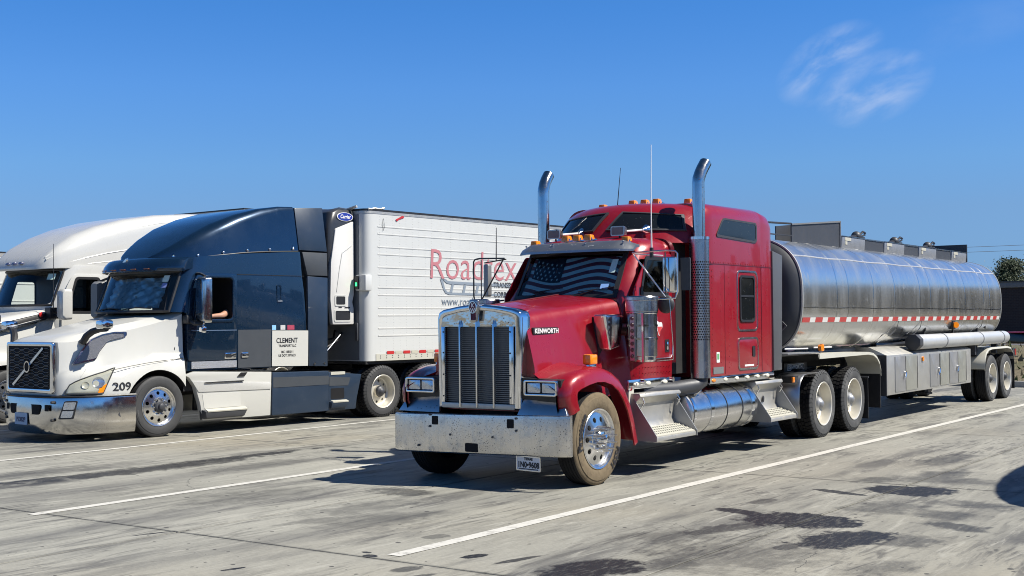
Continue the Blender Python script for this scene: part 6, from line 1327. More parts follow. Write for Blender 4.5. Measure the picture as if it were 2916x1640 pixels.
for s in (1, -1):
    pts = [(.30, 2.95, .345), (.42, 2.955, .57), (.6, 2.965, .75), (.9, 2.99, .94), (1.3, 3.04, 1.07), (1.8, 3.10, 1.12), (2.3, 3.138, 1.128), (3.06, 3.172, 1.125)]
    mb = MB(); tube(mb, [(s * x, y, z) for y, z, x in pts], .012, 6); obj('seam', mb, MT['black'], fr_)
    for y, z, x in ((.60, 2.99, .755), (.95, 3.02, .97), (1.4, 3.08, 1.09), (1.9, 3.135, 1.122), (2.4, 3.17, 1.126), (2.95, 3.20, 1.12)):
        mb = MB(); sphere(mb, (s * x, y, z + .015), .028, 10, 6, sc=(.5, 1, .8)); obj('fastener', mb, MT['chrome'], fr_)
    # rear extender panels
    mb = MB(); hexa(mb, [(s * 1.06, 3.10, 3.20), (s * 1.11, 3.10, 3.20), (s * 1.14, 3.76, 3.19), (s * 1.09, 3.76, 3.19), (s * .93, 3.10, 3.985), (s * .98, 3.10, 3.985), (s * 1.03, 3.74, 4.02), (s * .98, 3.74, 4.02)]); obj('roof_extender', mb, MT['slate'], B, bevel=.008)
    mb = MB(); hexa(mb, [(s * 1.08, 3.28, 2.735), (s * 1.135, 3.28, 2.735), (s * 1.15, 3.76, 2.735), (s * 1.10, 3.76, 2.735), (s * 1.06, 3.17, 3.165), (s * 1.115, 3.17, 3.165), (s * 1.135, 3.76, 3.165), (s * 1.08, 3.76, 3.165)]); obj('extender_patch', mb, MT['bluegrey'], B, bevel=.006)
    mb = MB(); hexa(mb, [(s * 1.10, 3.285, 1.06), (s * 1.15, 3.285, 1.06), (s * 1.165, 3.74, 1.04), (s * 1.11, 3.74, 1.04), (s * 1.09, 3.275, 2.72), (s * 1.14, 3.275, 2.72), (s * 1.155, 3.76, 2.70), (s * 1.10, 3.76, 2.70)]); ex = obj('side_extender', mb, MT['slate'], B, bevel=.008)
    for y in (3.42, 3.66):
        mb = MB(); cyl(mb, (s * 1.155, y, 1.10), (s * 1.17, y, 1.10), .022, n=10); obj('bolt', mb, MT['chrome'], ex)
    # door and its trim
    dl = rpoly([(.58, 1.23), (1.62, 1.23), (1.62, 2.73), (.80, 2.73), (.66, 2.5), (.58, 2.0)], .07)
    mb = MB(); prism(mb, dl, SX(1.166, s), -.004, .006); d = obj('door', mb, MT['blue'], B, bevel=.003)
    mb = MB(); prism(mb, rpoly([(.74, 1.93), (1.51, 1.93), (1.515, 2.645), (.98, 2.645), (.82, 2.5)], .07), SX(0, s), 1.0, 1.3); cut(d, mb, MT['void'])
    mb = MB(); ringp(mb, rpoly([(.68, 1.88), (1.56, 1.88), (1.565, 2.69), (.95, 2.69), (.765, 2.52)], .09), rpoly([(.735, 1.935), (1.515, 1.935), (1.52, 2.645), (.975, 2.645), (.815, 2.49)], .07), SX(1.172, s), -.01, .016); wf = obj('window_frame', mb, MT['blue'], d, bevel=.006)
    mb = MB(); prism(mb, rpoly([(.735, 1.935), (.99, 1.935), (.99, 2.645), (.975, 2.645), (.815, 2.49)], .02), SX(1.155, s), 0, .005); obj('quarter_glass', mb, MT['glass'], wf)
    mb = MB(); box(mb, min(s * 1.15, s * 1.165), max(s * 1.15, s * 1.165), .985, 1.01, 1.94, 2.64); obj('division_bar', mb, MT['black'], wf)
    mb = MB(); box(mb, min(s * 1.168, s * 1.178), max(s * 1.168, s * 1.178), .66, 1.61, 1.735, 1.748); obj('body_line', mb, mat('light_blue_line', (.10, .15, .24), .4), d)
    mb = MB(); prism(mb, rrect2(1.34, 1.59, 1.245, 1.35, .012), SX(1.172, s), 0, .010); h = obj('handle', mb, MT['chrome'], d, bevel=.003)
    mb = MB(); prism(mb, rrect2(1.37, 1.49, 1.265, 1.33, .01), SX(1.182, s), 0, .003); obj('recess', mb, MT['black'], h)
    mb = MB(); prism(mb, rrect2(.66, 1.61, 1.095, 1.215, .006), SX(1.166, s), -.01, .008); obj('kick_plate', mb, mat('diamond_plate', (.62, .62, .63), .35, .8, var=.2, vscale=40, bump=.5, bscale=60), B)
    mb = MB(); prism(mb, rpoly([(1.64, 1.08), (2.375, 1.08), (2.385, 1.745), (1.645, 1.745)], .01), SX(1.166, s), -.004, .005); obj('patch_panel', mb, MT['bluegrey'], B)
    mb = MB(); prism(mb, rrect2(1.70, 1.86, 1.255, 1.35, .03), SX(1.17, s), 0, .02); obj('side_latch', mb, MT['chrome'], B, bevel=.008)
    mb = MB(); ringp(mb, rrect2(2.52, 2.63, 2.25, 2.55, .03), rrect2(2.545, 2.605, 2.275, 2.525, .02), SX(1.155, s), -.01, .012); gh = obj('grab_handle', mb, MT['blue'], B)
    mb = MB(); box(mb, min(s * 1.15, s * 1.18), max(s * 1.15, s * 1.18), 2.53, 2.64, 2.24, 2.27); obj('handle_foot', mb, MT['chrome'], gh)
    # lower fairings
    mb = MB(); prism(mb, rpoly([(.52, .99), (.70, 1.05), (2.365, .985), (2.335, .215), (2.0, .215), (.88, .215), (.82, .5), (.72, .80), (.60, .95)], .01), SX(1.14, s), -.05, .055); sf = obj('step_fairing', mb, MT['white'], B, bevel=.012)
    mb = MB(); prism(mb, rpoly([(.64, .895), (2.35, .80), (2.345, .68), (.78, .70)], .02), SX(1.195, s), -.01, .014); obj('raised_band', mb, MT['white_clean'], sf, bevel=.006)
    mb = MB(); prism(mb, rpoly([(.86, .665), (1.66, .655), (1.68, .42), (.90, .41)], .02), SX(1.197, s), -.01, .003); obj('step_recess', mb, MT['white'], sf)
    mb = MB(); hexa(mb, [(s * 1.13, .86, .22), (s * 1.27, .90, .25), (s * 1.27, 1.70, .25), (s * 1.13, 1.74, .22), (s * 1.13, .84, .41), (s * 1.29, .86, .37), (s * 1.29, 1.76, .37), (s * 1.13, 1.80, .41)]); stp = obj('step', mb, MT['dkgrey'], sf, bevel=.01)
    mb = MB(); hexa(mb, [(s * 1.18, .92, .395), (s * 1.295, .90, .355), (s * 1.295, 1.75, .355), (s * 1.18, 1.77, .395), (s * 1.18, .92, .412), (s * 1.30, .90, .375), (s * 1.30, 1.75, .375), (s * 1.18, 1.77, .412)]); obj('tread', mb, MT['cream'], stp)
    mb = MB(); box(mb, min(s * 1.19, s * 1.23), max(s * 1.19, s * 1.23), .90, 1.72, .845, .865); obj('upper_tread', mb, MT['alu'], sf)
    mb = MB(); hexa(mb, [(s * 1.19, 1.60, .93), (s * 1.212, 1.60, .93), (s * 1.212, 1.75, .93), (s * 1.19, 1.75, .93), (s * 1.19, 1.68, 1.0), (s * 1.205, 1.68, 1.0), (s * 1.205, 1.82, 1.0), (s * 1.19, 1.82, 1.0)]); obj('hand_hole', mb, MT['void'], sf)
    mb = MB(); prism(mb, rpoly([(2.385, .975), (3.74, .955), (3.73, .34), (3.72, .205), (2.375, .205)], .02), SX(1.14, s), -.05, .055); cf = obj('tank_fairing', mb, MT['slate'], B, bevel=.012)
    mb = MB(); prism(mb, rpoly([(2.40, .885), (3.735, .865), (3.73, .70), (2.40, .70)], .01), SX(1.195, s), -.004, .006); obj('fairing_patch', mb, MT['bluegrey'], cf)
    mb = MB(); prism(mb, rpoly([(3.745, .93), (4.60, .86), (4.56, .72), (4.47, .40), (4.44, .205), (3.735, .205)], .02), SX(1.13, s), -.05, .05); rr2 = obj('rear_fairing', mb, MT['slate'], B, bevel=.012)
    mb = MB(); prism(mb, rpoly([(3.76, .84), (4.30, .81), (4.24, .66), (3.76, .67)], .01), SX(1.18, s), -.004, .006); obj('fairing_patch', mb, MT['bluegrey'], rr2)
    mb = MB(); prism(mb, rrect2(3.80, 4.14, .42, .62, .02), SX(1.179, s), -.01, .004); obj('step_recess', mb, MT['void'], rr2)
    mb = MB(); hexa(mb, [(s * 1.12, 3.76, .23), (s * 1.22, 3.78, .25), (s * 1.22, 4.16, .25), (s * 1.12, 4.18, .23), (s * 1.12, 3.74, .40), (s * 1.25, 3.78, .36), (s * 1.25, 4.20, .36), (s * 1.12, 4.22, .40)]); stp = obj('step', mb, MT['slate'], rr2, bevel=.01)
    mb = MB(); hexa(mb, [(s * 1.16, 3.80, .385), (s * 1.252, 3.80, .355), (s * 1.252, 4.19, .355), (s * 1.16, 4.20, .385), (s * 1.16, 3.80, .402), (s * 1.255, 3.80, .375), (s * 1.255, 4.19, .375), (s * 1.16, 4.20, .402)]); obj('tread', mb, MT['cream'], stp)
    mb = MB(); prism(mb, rrect2(3.80, 4.16, .875, .93, .01), SX(1.178, s), -.03, .012); obj('deck_step', mb, MT['cream'], rr2)
    mb = MB(); box(mb, s * .42 - .05, s * .42 + .05, -.8, 7.0, .62, .92); obj('frame_rail', mb, MT['frame'], B)
    mb = MB(); hexa(mb, [(s * .5, .56, .72), (s * 1.08, .56, .72), (s * 1.08, 4.4, .72), (s * .5, 4.4, .72), (s * .5, .56, 1.03), (s * 1.08, .56, 1.03), (s * 1.08, 4.4, .9), (s * .5, 4.4, .9)]); obj('undertray', mb, MT['frame'], B)
for s in (1, -1):
    mb = MB(); box(mb, min(s * 1.150, s * 1.1615), max(s * 1.150, s * 1.1615), 1.64, 3.17, 2.712, 2.722); obj('seam', mb, MT['black'], bc)
# company panel
mb = MB(); prism(mb, rpoly([(2.395, 1.085), (3.245, 1.065), (3.255, 1.715), (2.405, 1.725)], .01), SX(1.170), -.004, .005); cpn = obj('company_panel', mb, MT['white'], B)
for s_, sz, z, yy in (('CLEMENT', .125, 1.50, 2.745), ('TRANSPORT LLC', .062, 1.425, 2.755), ('MC 1081011', .062, 1.315, 2.755), ('US DOT 3371623', .062, 1.25, 2.745)):
    text('lettering', s_, sz, lambda a, b, d: (1.176 + d, yy + a, z + b), MT['ink'], cpn, align='CENTER', sx=.92 if sz > .1 else .88, off=.002 if sz > .1 else .0005)
for y0, y1, c_ in ((2.405, 2.495, (.25, .5, .75)), (2.60, 2.71, (.5, .5, .5)), (2.76, 2.925, (.35, .05, .09))):
    mb = MB(); prism(mb, rrect2(y0, y1, 1.735, 1.82, .006), SX(1.167), -.004, .004); obj('permit_sticker', mb, mat('permit_print', c_, .5, var=.4, vscale=30), B)
# side mirror
mb = MB(); tube(mb, [(1.15, .60, 1.93), (1.26, .58, 1.90), (1.34, .60, 1.86), (1.40, .74, 1.86)], .035, 8); tube(mb, [(1.16, .78, 2.71), (1.30, .76, 2.70), (1.42, .75, 2.66)], .022, 8); ar = obj('mirror_arm', mb, MT['black'], B)
mb = MB(); box(mb, 1.13, 1.26, .50, .62, 1.86, 2.0); obj('arm_base', mb, MT['black'], ar, bevel=.02)
mb = MB(); loft(mb, [[(1.40 + a, .66, 2.24 + b) for a, b in rrect2(-.105, .105, -.34, .36, .05, 4)], [(1.40 + a, .70, 2.24 + b) for a, b in rrect2(-.125, .125, -.37, .40, .06, 4)], [(1.40 + a, .82, 2.24 + b) for a, b in rrect2(-.125, .125, -.37, .40, .05, 4)]]); mh = obj('mirror', mb, MT['stack'], B, ang=50)
mb = MB(); prism(mb, rrect2(-.11, .11, -.35, .38, .04), lambda a, b, d: (1.40 + a, .821 + d, 2.24 + b), 0, .006); obj('mirror_glass', mb, mat('mirror_glass_dark', (.5, .5, .52), .04, 1), mh)
mb = MB(); loft(mb, [[(1.47 + a, .62 + .06 * k, 1.76 + b) for a, b in rrect2(-.05 * kk, .05 * kk, -.055 * kk, .055 * kk, .03, 3)] for k, kk in ((0, .7), (.6, 1), (1.4, 1))]); tube(mb, [(1.44, .72, 1.86), (1.46, .66, 1.80)], .015, 6); obj('look_down_mirror', mb, MT['chrome'], ar)
# passenger mirror, white, standing beside the far side of the bonnet
mb = MB(); loft(mb, [[(-1.50 + a, .50, 2.30 + b) for a, b in rrect2(-.10, .10, -.30, .30, .06, 4)], [(-1.50 + a, .56, 2.30 + b) for a, b in rrect2(-.12, .12, -.34, .34, .06, 4)], [(-1.50 + a, .68, 2.30 + b) for a, b in rrect2(-.12, .12, -.34, .34, .05, 4)]]); obj('mirror', mb, MT['grey'], B, ang=50)
mb = MB(); tube(mb, [(-1.15, .60, 1.93), (-1.4, .60, 1.88), (-1.50, .62, 1.96)], .035, 8); tube(mb, [(-1.15, .78, 2.71), (-1.35, .7, 2.70), (-1.50, .62, 2.64)], .022, 8); obj('mirror_arm', mb, MT['black'], B)
# seat back and steering wheel seen through the door window
mb = MB(); tube(mb, [(.55 + .2 * math.cos(t), .95 + .07 * math.sin(t), 1.93 + .19 * math.sin(t)) for t in [2 * PI * i / 20 for i in range(20)]], .014, 6, closed=True); obj('steering_wheel', mb, MT['black'], B)
mb = MB(); box(mb, .30, .80, 1.95, 2.05, 1.94, 2.60); obj('seat_back', mb, MT['dkgrey'], B, bevel=.04)
wsb = WS_BLUE.steer(B, 1.2, 0, False, turn=.0); WS_BLUE.steer(B, -1.2, 0, True)
arc_text('lettering', 'Firestone', .05, .40, PI + .2, MT['rub_grey'], wsb, x=.003, sx=1.0, ccw=-1)
for y in (5.165, 6.46):
    for s in (1, -1): WS_BLUE.drive(B, s * 1.2, y, s < 0)
    axle(B, y, .502, .9)
mb = MB(); box(mb, -.9, .9, -.09, .09, .40, .53); obj('front_axle', mb, MT['frame'], B)
mb = MB(); cyl(mb, (0, 5.8, 1.0), (0, 5.8, 1.08), .46, n=28); box(mb, -.45, .45, 5.2, 6.6, .88, 1.0); obj('fifth_wheel', mb, MT['frame'], B)
mb = MB(); tube(mb, [(.35, 3.6, 1.9), (.55, 4.1, 1.5), (.50, 4.5, 1.55), (.3, 4.72, 1.7)], .022, 6); tube(mb, [(.5, 3.6, 1.7), (.75, 4.0, 1.35), (.7, 4.4, 1.5), (.5, 4.72, 1.65)], .018, 6); obj('air_hoses', mb, MT['black'], B)['kind'] = 'stuff'
mb = MB(); tube(mb, [(.95, 3.78, 1.20), (.85, 4.35, 1.62)], .016, 6); obj('hose_support', mb, MT['alu'], B)
# lengthen the nose ahead of the front axle a little
done_ = set()
for o in B.children_recursive:
    if o.type != 'MESH' or o.name.split('.')[0] in ('wheel', 'tyre', 'inner_tyre', 'hub_cap', 'lug_nut') or o.data.name in done_: continue
    done_.add(o.data.name)
    for v in o.data.vertices:
        if v.co.y < -.5: v.co.y = -.5 + (v.co.y + .5) * 1.11
# driver resting a forearm on the window sill
def skin_person(name, chains, rad, mat_, parent=None, lv=2):
    vs = []; es = []; rs = []; idx = {}
    for ch in chains:
        prev = None
        for nm in ch:
            if nm not in idx: idx[nm] = len(vs); vs.append(rad[nm][0]); rs.append(rad[nm][1])
            if prev is not None: es.append((idx[prev], idx[nm]))
            prev = nm
    me = bpy.data.meshes.new(name); me.from_pydata(vs, es, []); o = bpy.data.objects.new(name, me); COL.objects.link(o)
    o.modifiers.new('s', 'SKIN'); o.modifiers.new('d', 'SUBSURF').levels = lv; o.modifiers['d'].render_levels = lv
    for i, r in enumerate(rs): me.skin_vertices[0].data[i].radius = (r, r)
    me.skin_vertices[0].data[0].use_root = True
    dg = bpy.context.evaluated_depsgraph_get(); dg.update(); m2 = bpy.data.meshes.new_from_object(o.evaluated_get(dg)); o.modifiers.clear(); o.data = m2; bpy.data.meshes.remove(me)
    m2.materials.clear(); m2.materials.append(mat_); m2.shade_smooth(); o.parent = parent; return o
PX, PY = .66, 1.66
P = {'pel': ((PX, PY + .12, 1.62), .17), 'belly': ((PX, PY + .11, 1.80), .165), 'chest': ((PX, PY + .10, 2.02), .17), 'nk': ((PX, PY + .09, 2.20), .065), 'hd0': ((PX, PY + .06, 2.30), .085), 'hd1': ((PX, PY + .04, 2.40), .10), 'hd2': ((PX, PY + .06, 2.49), .07),
     'ls': ((PX + .20, PY + .10, 2.12), .075), 'le': ((PX + .44, PY - .30, 1.995), .056), 'lw': ((PX + .36, PY - .57, 1.975), .036), 'lh': ((PX + .30, PY - .65, 1.97), .040), 'lf1': ((PX + .27, PY - .735, 1.96), .012), 'lf2': ((PX + .29, PY - .74, 1.962), .012), 'lf3': ((PX + .305, PY - .73, 1.965), .011), 'lf4': ((PX + .32, PY - .715, 1.968), .010), 'lt': ((PX + .26, PY - .67, 1.99), .012),
     'rs': ((PX - .20, PY + .10, 2.12), .075), 're': ((PX - .26, PY - .12, 1.88), .05), 'rw': ((PX - .15, PY - .36, 1.97), .036), 'rh': ((PX - .14, PY - .43, 2.0), .036),
     'lk': ((PX + .13, PY - .35, 1.62), .08), 'rk': ((PX - .13, PY - .35, 1.62), .08), 'la': ((PX + .13, PY - .42, 1.25), .05), 'ra': ((PX - .13, PY - .42, 1.25), .05)}
pm = skin_person('person', [['pel', 'belly', 'chest', 'nk', 'hd0', 'hd1', 'hd2'], ['chest', 'ls', 'le', 'lw', 'lh', 'lf1'], ['lh', 'lf2'], ['lh', 'lf3'], ['lh', 'lf4'], ['lh', 'lt'], ['chest', 'rs', 're', 'rw', 'rh'], ['pel', 'lk', 'la'], ['pel', 'rk', 'ra']], P, MT['skin'])
tag(pm, 'person in dark shirt inside the blue cab, forearm on the window sill', 'person'); pm.location = (BX, BY, 0); pm.rotation_euler = (0, 0, BR)
Q = {k: (P[k][0], P[k][1] + .018) for k in ('pel', 'belly', 'chest', 'ls', 'rs')}; Q['lm'] = ((PX + .30, PY - .06, 2.075), .078); Q['rm'] = ((PX - .23, PY, 2.0), .075)
shirt = skin_person('shirt', [['pel', 'belly', 'chest', 'ls', 'lm'], ['chest', 'rs', 'rm']], Q, MT['cloth'], pm)
hr_ = MB(); sphere(hr_, (PX, PY + .075, 2.45), .105, 14, 8, sc=(1, 1.1, .9)); obj('hair', hr_, MT['ink'], pm)
for s in (1, -1):
    e_ = MB(); sphere(e_, (PX + s * .035, PY - .055, 2.385), .012, 8, 6); obj('eye', e_, MT['ink_white'], pm)
e_ = MB(); sphere(e_, (PX, PY - .07, 2.355), .02, 8, 6, sc=(.7, 1, 1.2)); obj('nose', e_, MT['skin'], pm)
e_ = MB(); sphere(e_, (PX, PY - .048, 2.31), .022, 8, 6, sc=(1.2, .5, .35)); obj('mouth', e_, mat('lips', (.35, .14, .12), .5), pm)

# ------------------------------------------------------------------ refrigerated trailer behind the blue truck
RT = empty('reefer_trailer', (BX, BY, 0), -.055); tag(RT, 'white refrigerated box trailer with faded red lettering, coupled to the blue truck', 'trailer')
MT['twhite'] = mat('trailer_white', (.55, .56, .55), .42, 0, .1, .04, 1.2, dirt=.15, dcol=(.5, .5, .48), dscale=1.5, streak=.12)
def tprof(z0, z1, w=1.25): # plan outline with rounded nose corners, extruded upwards
    pl_ = rpoly([(-w, 4.72), (w, 4.72), (w, 20.9), (-w, 20.9)], [.20, .20, .02, .02], 8)
    mb = MB(); prism(mb, pl_, TZ(z0), 0, z1 - z0); return mb
bx = obj('box_body', tprof(1.10, 3.98), MT['twhite'], RT, ang=40)
obj('roof_edge', tprof(4.035, 4.075, 1.258), MT['black'], RT, ang=40)
obj('top_rail', tprof(3.982, 4.033, 1.256), MT['alu_rough'], RT, ang=40)
mb = MB(); box(mb, -1.06, 1.06, 4.712, 4.719, 1.12, 3.97); obj('shaded_front_wall', mb, mat('front_wall_shade_grey', (.13, .14, .155), .6, .1, var=.15, dirt=.2, dcol=(.08, .08, .08)), RT)  # grey sheet over the white nose, the wall's shade put into its colour
mb = MB(); box(mb, 1.25, 1.262, 4.98, 20.9, 1.10, 1.235); obj('bottom_rail', mb, MT['cream'], RT)
zr = 1.36; ribs = []
rb0 = None
z = 3.72
k = 0
while z > 1.35:
    mb = MB(); prism(mb, [(1.250, z), (1.257, z + .005), (1.257, z + .023), (1.250, z + .028)], lambda a, b, d: (a, d, b), 5.05, 20.85)
    if rb0 is None: rb0 = obj('wall_rib', mb, MT['white_clean'], RT, smooth=False); z00 = z
    else: inst('wall_rib', rb0, RT, (0, 0, z - z00))
    z -= (.145 if k % 2 == 0 else .255); k += 1
mb = MB()
for j in range(60):
    y = 5.10 + j * (.19 if j < 8 else .26) if j < 8 else 5.10 + 8 * .19 + (j - 8) * .30
    for i in range(52): zz = 1.28 + i * .052; cyl(mb, (1.2505, y, zz), (1.253, y, zz), .0055, n=4)
rv_ = obj('rivets', mb, mat('pale_rivet', (.42, .42, .42), .5), bx, smooth=False); rv_['kind'] = 'stuff'
mb = MB()
for j in range(90):
    for i in (1.155, 1.195): cyl(mb, (1.262, 5.1 + j * .17, i), (1.2645, 5.1 + j * .17, i), .012, n=5)
rv_ = obj('rail_bolts', mb, MT['dkgrey'], bx, smooth=False); rv_['kind'] = 'stuff'
mb = MB(); box(mb, 1.263, 1.266, 0, .20, 1.225, 1.285); tp = None
for i in range(26):
    m_ = MT['tape_red'] if i % 2 == 0 else MT['tape_tan']; y = 5.28 + i * .235
    if i < 2:
        o_ = obj('reflector_piece', mb, m_, RT, loc=(0, y, 0)); tp = [o_] if i == 0 else tp + [o_]
    else: inst('reflector_piece', tp[i % 2], RT, (0, y, 0))
# front post lettering and lamp
mb = MB(); ph = lambda a, b, d: (1.05 + (.2 + d) * math.sin((a + .16) / .2) if (a + .16) / .2 < PI / 2 else 1.25 + d, 4.92 - (.2 + d) * math.cos((a + .16) / .2) if (a + .16) / .2 < PI / 2 else 4.92 + a + .16 - .314, b)
for i, ch in enumerate('R53641'):
    text('unit_lettering', ch, .175, lambda a, b, d: ph(a + .035, 3.56 - i * .148 + b, d + .001), MT['ink_maroon'], bx, align='CENTER', sx=.66, off=.008)
mb = MB(); box(mb, 1.02, 1.30, 4.66, 4.84, 2.47, 2.78); lb = obj('lamp_box', mb, MT['twhite'], RT, bevel=.02)
mb = MB(); box(mb, 1.03, 1.12, 4.63, 4.665, 2.50, 2.76); l2 = obj('lamp_face', mb, MT['black'], lb)
mb = MB(); box(mb, 1.055, 1.095, 4.618, 4.632, 2.56, 2.63)
gm = bpy.data.materials.new('green_status_light'); gm.use_nodes = True; gm.node_tree.nodes['Principled BSDF'].inputs['Base Color'].default_value = C(.02, .6, .15); gm.node_tree.nodes['Principled BSDF'].inputs['Emission Color'].default_value = C(.05, 1, .3); gm.node_tree.nodes['Principled BSDF'].inputs['Emission Strength'].default_value = 1.2
obj('status_light', mb, gm, l2)
mb = MB(); box(mb, .99, 1.06, 4.66, 4.72, 1.5, 1.85); obj('junction_box', mb, MT['dkgrey'], RT, bevel=.01)
mb = MB(); prism(mb, rpoly([(5.55, 3.90), (5.76, 3.99), (5.80, 3.95), (5.66, 3.91), (5.58, 3.86)], .01), SX(1.262), 0, .003); obj('red_scrap', mb, MT['tape_red'], RT)
mb = MB(); tube(mb, [(1.262, 5.20, 3.9), (1.27, 5.23, 3.75), (1.265, 5.20, 3.66), (1.262, 5.17, 3.78)], .004, 4, closed=True); obj('hanging_wire', mb, MT['dkgrey'], RT)
mb = MB(); rp = random.Random(2); tube(mb, [(1.05 - i * .24, 4.66 + rp.uniform(-.02, .02), 4.07 + rp.uniform(-.015, .05)) for i in range(10)], .03, 6); tube(mb, [(1.24, 4.8 + i * .09, 4.075 + rp.uniform(-.01, .04)) for i in range(6)], .02, 5); obj('torn_roof_trim', mb, MT['alu_rough'], RT)
# lettering on the flank
L_ = lambda yy, zz: (lambda a, b, d: (1.2578 + d, yy + a, zz + b))
text('wall_lettering', 'Roadtex', .90, L_(6.50, 2.745), MT['ink_red'], bx, sx=.96, depth=.002, off=-.006, spacing=1.0, shear=.06)
text('wall_lettering', 'TRANSPORTATION', .17, L_(8.62, 2.59), MT['ink'], bx, sx=.98)
text('wall_lettering', 'CORPORATION', .17, L_(8.62, 2.38), MT['ink'], bx, sx=.98)
text('wall_lettering', 'www.roadtex.com', .24, L_(6.92, 2.20), MT['ink_grey'], bx, sx=1.0)
mb = MB(); P2 = lambda pts: prism(mb, pts, SX(1.2576), 0, .002)
P2([(6.86, 2.75), (6.96, 2.75), (7.0, 2.70), (7.08, 2.655), (7.2, 2.64), (9.6, 2.60), (9.6, 2.655), (7.2, 2.70), (7.1, 2.71), (7.06, 2.74)])
P2([(6.88, 2.73), (6.96, 2.73), (7.02, 2.55), (7.09, 2.48), (7.2, 2.465), (9.5, 2.44), (9.5, 2.40), (7.15, 2.42), (7.04, 2.45), (6.97, 2.53)])
for yy in (7.22, 7.62, 8.05, 8.45): P2([(yy - .05, 2.46), (yy + .03, 2.46), (yy + .09, 2.64), (yy + .02, 2.65)])
obj('sled_logo', mb, MT['ink_grey'], bx, smooth=False)
# cooling unit on the front wall
mb = MB(); rings = []
for z, w, y0 in ((1.80, .90, 4.10), (2.4, .93, 4.02), (3.4, .95, 4.0), (3.75, .95, 4.02), (3.98, .93, 4.10), (4.05, .88, 4.22)): rings.append([(x, y, z) for x, y in rpoly([(-w, y0), (w, y0), (w, 4.70), (-w, 4.70)], [.14, .14, .01, .01], 5)])
loft(mb, rings); cu_ = obj('cooling_unit', mb, mat('charcoal_cowl', (.035, .036, .04), .35, .1, .2, .15), RT, ang=40)
mb = MB(); prism(mb, rpoly([(4.10, 1.82), (4.66, 1.82), (4.66, 2.14), (4.62, 2.25), (4.67, 2.40), (4.67, 3.83), (4.18, 3.66), (4.06, 3.0), (4.04, 2.3)], .03), SX(.945), -.06, .03); wp = obj('side_panel', mb, mat('cooler_white_panel', (.62, .61, .59), .4, 0, .2, .05, dirt=.15, dcol=(.5, .48, .44)), cu_, bevel=.012)
for y0, y1, z0, z1 in ((4.18, 4.42, 2.20, 2.36), (4.16, 4.55, 1.90, 2.08)):
    mb = MB(); prism(mb, rrect2(y0, y1, z0, z1, .03), SX(.972), 0, .006); obj('vent_opening', mb, MT['black'], wp)
    mb = MB(); ringp(mb, rrect2(y0 - .03, y1 + .03, z0 - .03, z1 + .03, .04), rrect2(y0, y1, z0, z1, .03), SX(.974), 0, .012); obj('vent_rim', mb, MT['white_clean'], wp)
mb = MB(); tube(mb, [(.978, 4.60, 3.35), (.978, 4.35, 3.20), (.978, 4.28, 2.9), (.978, 4.20, 2.45)], .010, 5); obj('panel_crease', mb, MT['white_clean'], wp)
for y0, z0, w_ in ((4.24, 2.135, .09), (4.40, 2.13, .14)):
    mb = MB(); prism(mb, rpoly([(y0, z0), (y0 + w_, z0), (y0 + w_ + .02, z0 + .028), (y0 + .02, z0 + .028)], .004), SX(.976), 0, .002); obj('model_mark', mb, MT['ink'], wp)
ov = lambda k: [(4.455 + .215 * k * math.cos(t), 3.905 + .085 * k * math.sin(t)) for t in [2 * PI * i / 28 for i in range(28)]]
mb = MB(); prism(mb, ov(1), SX(.952), -.01, .006); ob_ = obj('maker_badge', mb, MT['ink_white'], cu_)
mb = MB(); prism(mb, ov(.90), SX(.958), 0, .003); obj('badge_field', mb, MT['ink_blue'], ob_)
text('lettering', 'Carrier', .10, lambda a, b, d: (.9625 + d, 4.455 + a, 3.875 + b), MT['ink_white'], ob_, align='CENTER', sx=.92, shear=.25, off=.002)
for s in (1, -1):
    mb = MB(); box(mb, s * .5 - .07, s * .5 + .07, 5.0, 20.8, .95, 1.09); obj('frame_rail', mb, MT['frame'], RT)
    mb = MB(); box(mb, s * .9 - .07, s * .9 + .07, 8.9, 9.05, .35, 1.0); lg = obj('landing_leg', mb, MT['frame'], RT)
    mb = MB(); box(mb, s * .9 - .14, s * .9 + .14, 8.82, 9.13, .30, .35); obj('foot', mb, MT['frame'], lg)
    for y in (17.6, 18.85): WS_TRL.drive(RT, s * 1.2, y, s < 0)
mb = MB(); box(mb, -1.2, 1.2, 4.75, 20.8, 1.04, 1.098); obj('underside', mb, MT['frame'], RT)
for y in (17.6, 18.85): axle(RT, y, .508, .9)
# ------------------------------------------------------------------ white tractor at the left edge
WX, WY, WR = -22.9, 15.5, -.04
W = empty('white_truck', (WX, WY, 0), WR); tag(W, 'all-white tractor with a tall rounded roof at the left edge, beyond the blue truck', 'truck')
def wring(z, yf, w, yr, cv):
    p = [(0, yf), (.25 * w, yf + cv * .04), (.5 * w, yf + cv * .18), (.7 * w, yf + cv * .40), (.85 * w, yf + cv * .68), (.94 * w, yf + cv * .95), (w, yf + cv * 1.3), (w, yf + cv * 1.3 + .25), (w, 1.2), (w, yr - .06), (w - .03, yr), (.5, yr), (0, yr)]
    return full([(x, y, z) for x, y in p])
def wws(x, z):
    f = abs(x) / 1.14; cv = .42; tab = [(0, 0), (.25, .04), (.5, .18), (.7, .40), (.85, .68), (.94, .95), (1, 1.3)]
    for (a, va), (b, vb) in zip(tab, tab[1:]):
        if f <= b: return -.62 + (z - 2.22) * .42 + cv * (va + (vb - va) * (f - a) / (b - a))
    return -.62 + (z - 2.22) * .42 + cv * 1.3
mb = MB(); loft(mb, [wring(.9, -.30, 1.12, 3.0, .15), wring(1.6, -.40, 1.14, 3.0, .25), wring(2.22, -.62, 1.14, 3.0, .42), wring(2.6, -.46, 1.14, 3.0, .42), wring(2.97, -.305, 1.13, 3.0, .42), wring(3.05, -.27, 1.12, 3.0, .42)])
wc = obj('cab', mb, MT['white_clean'], W, ang=42)
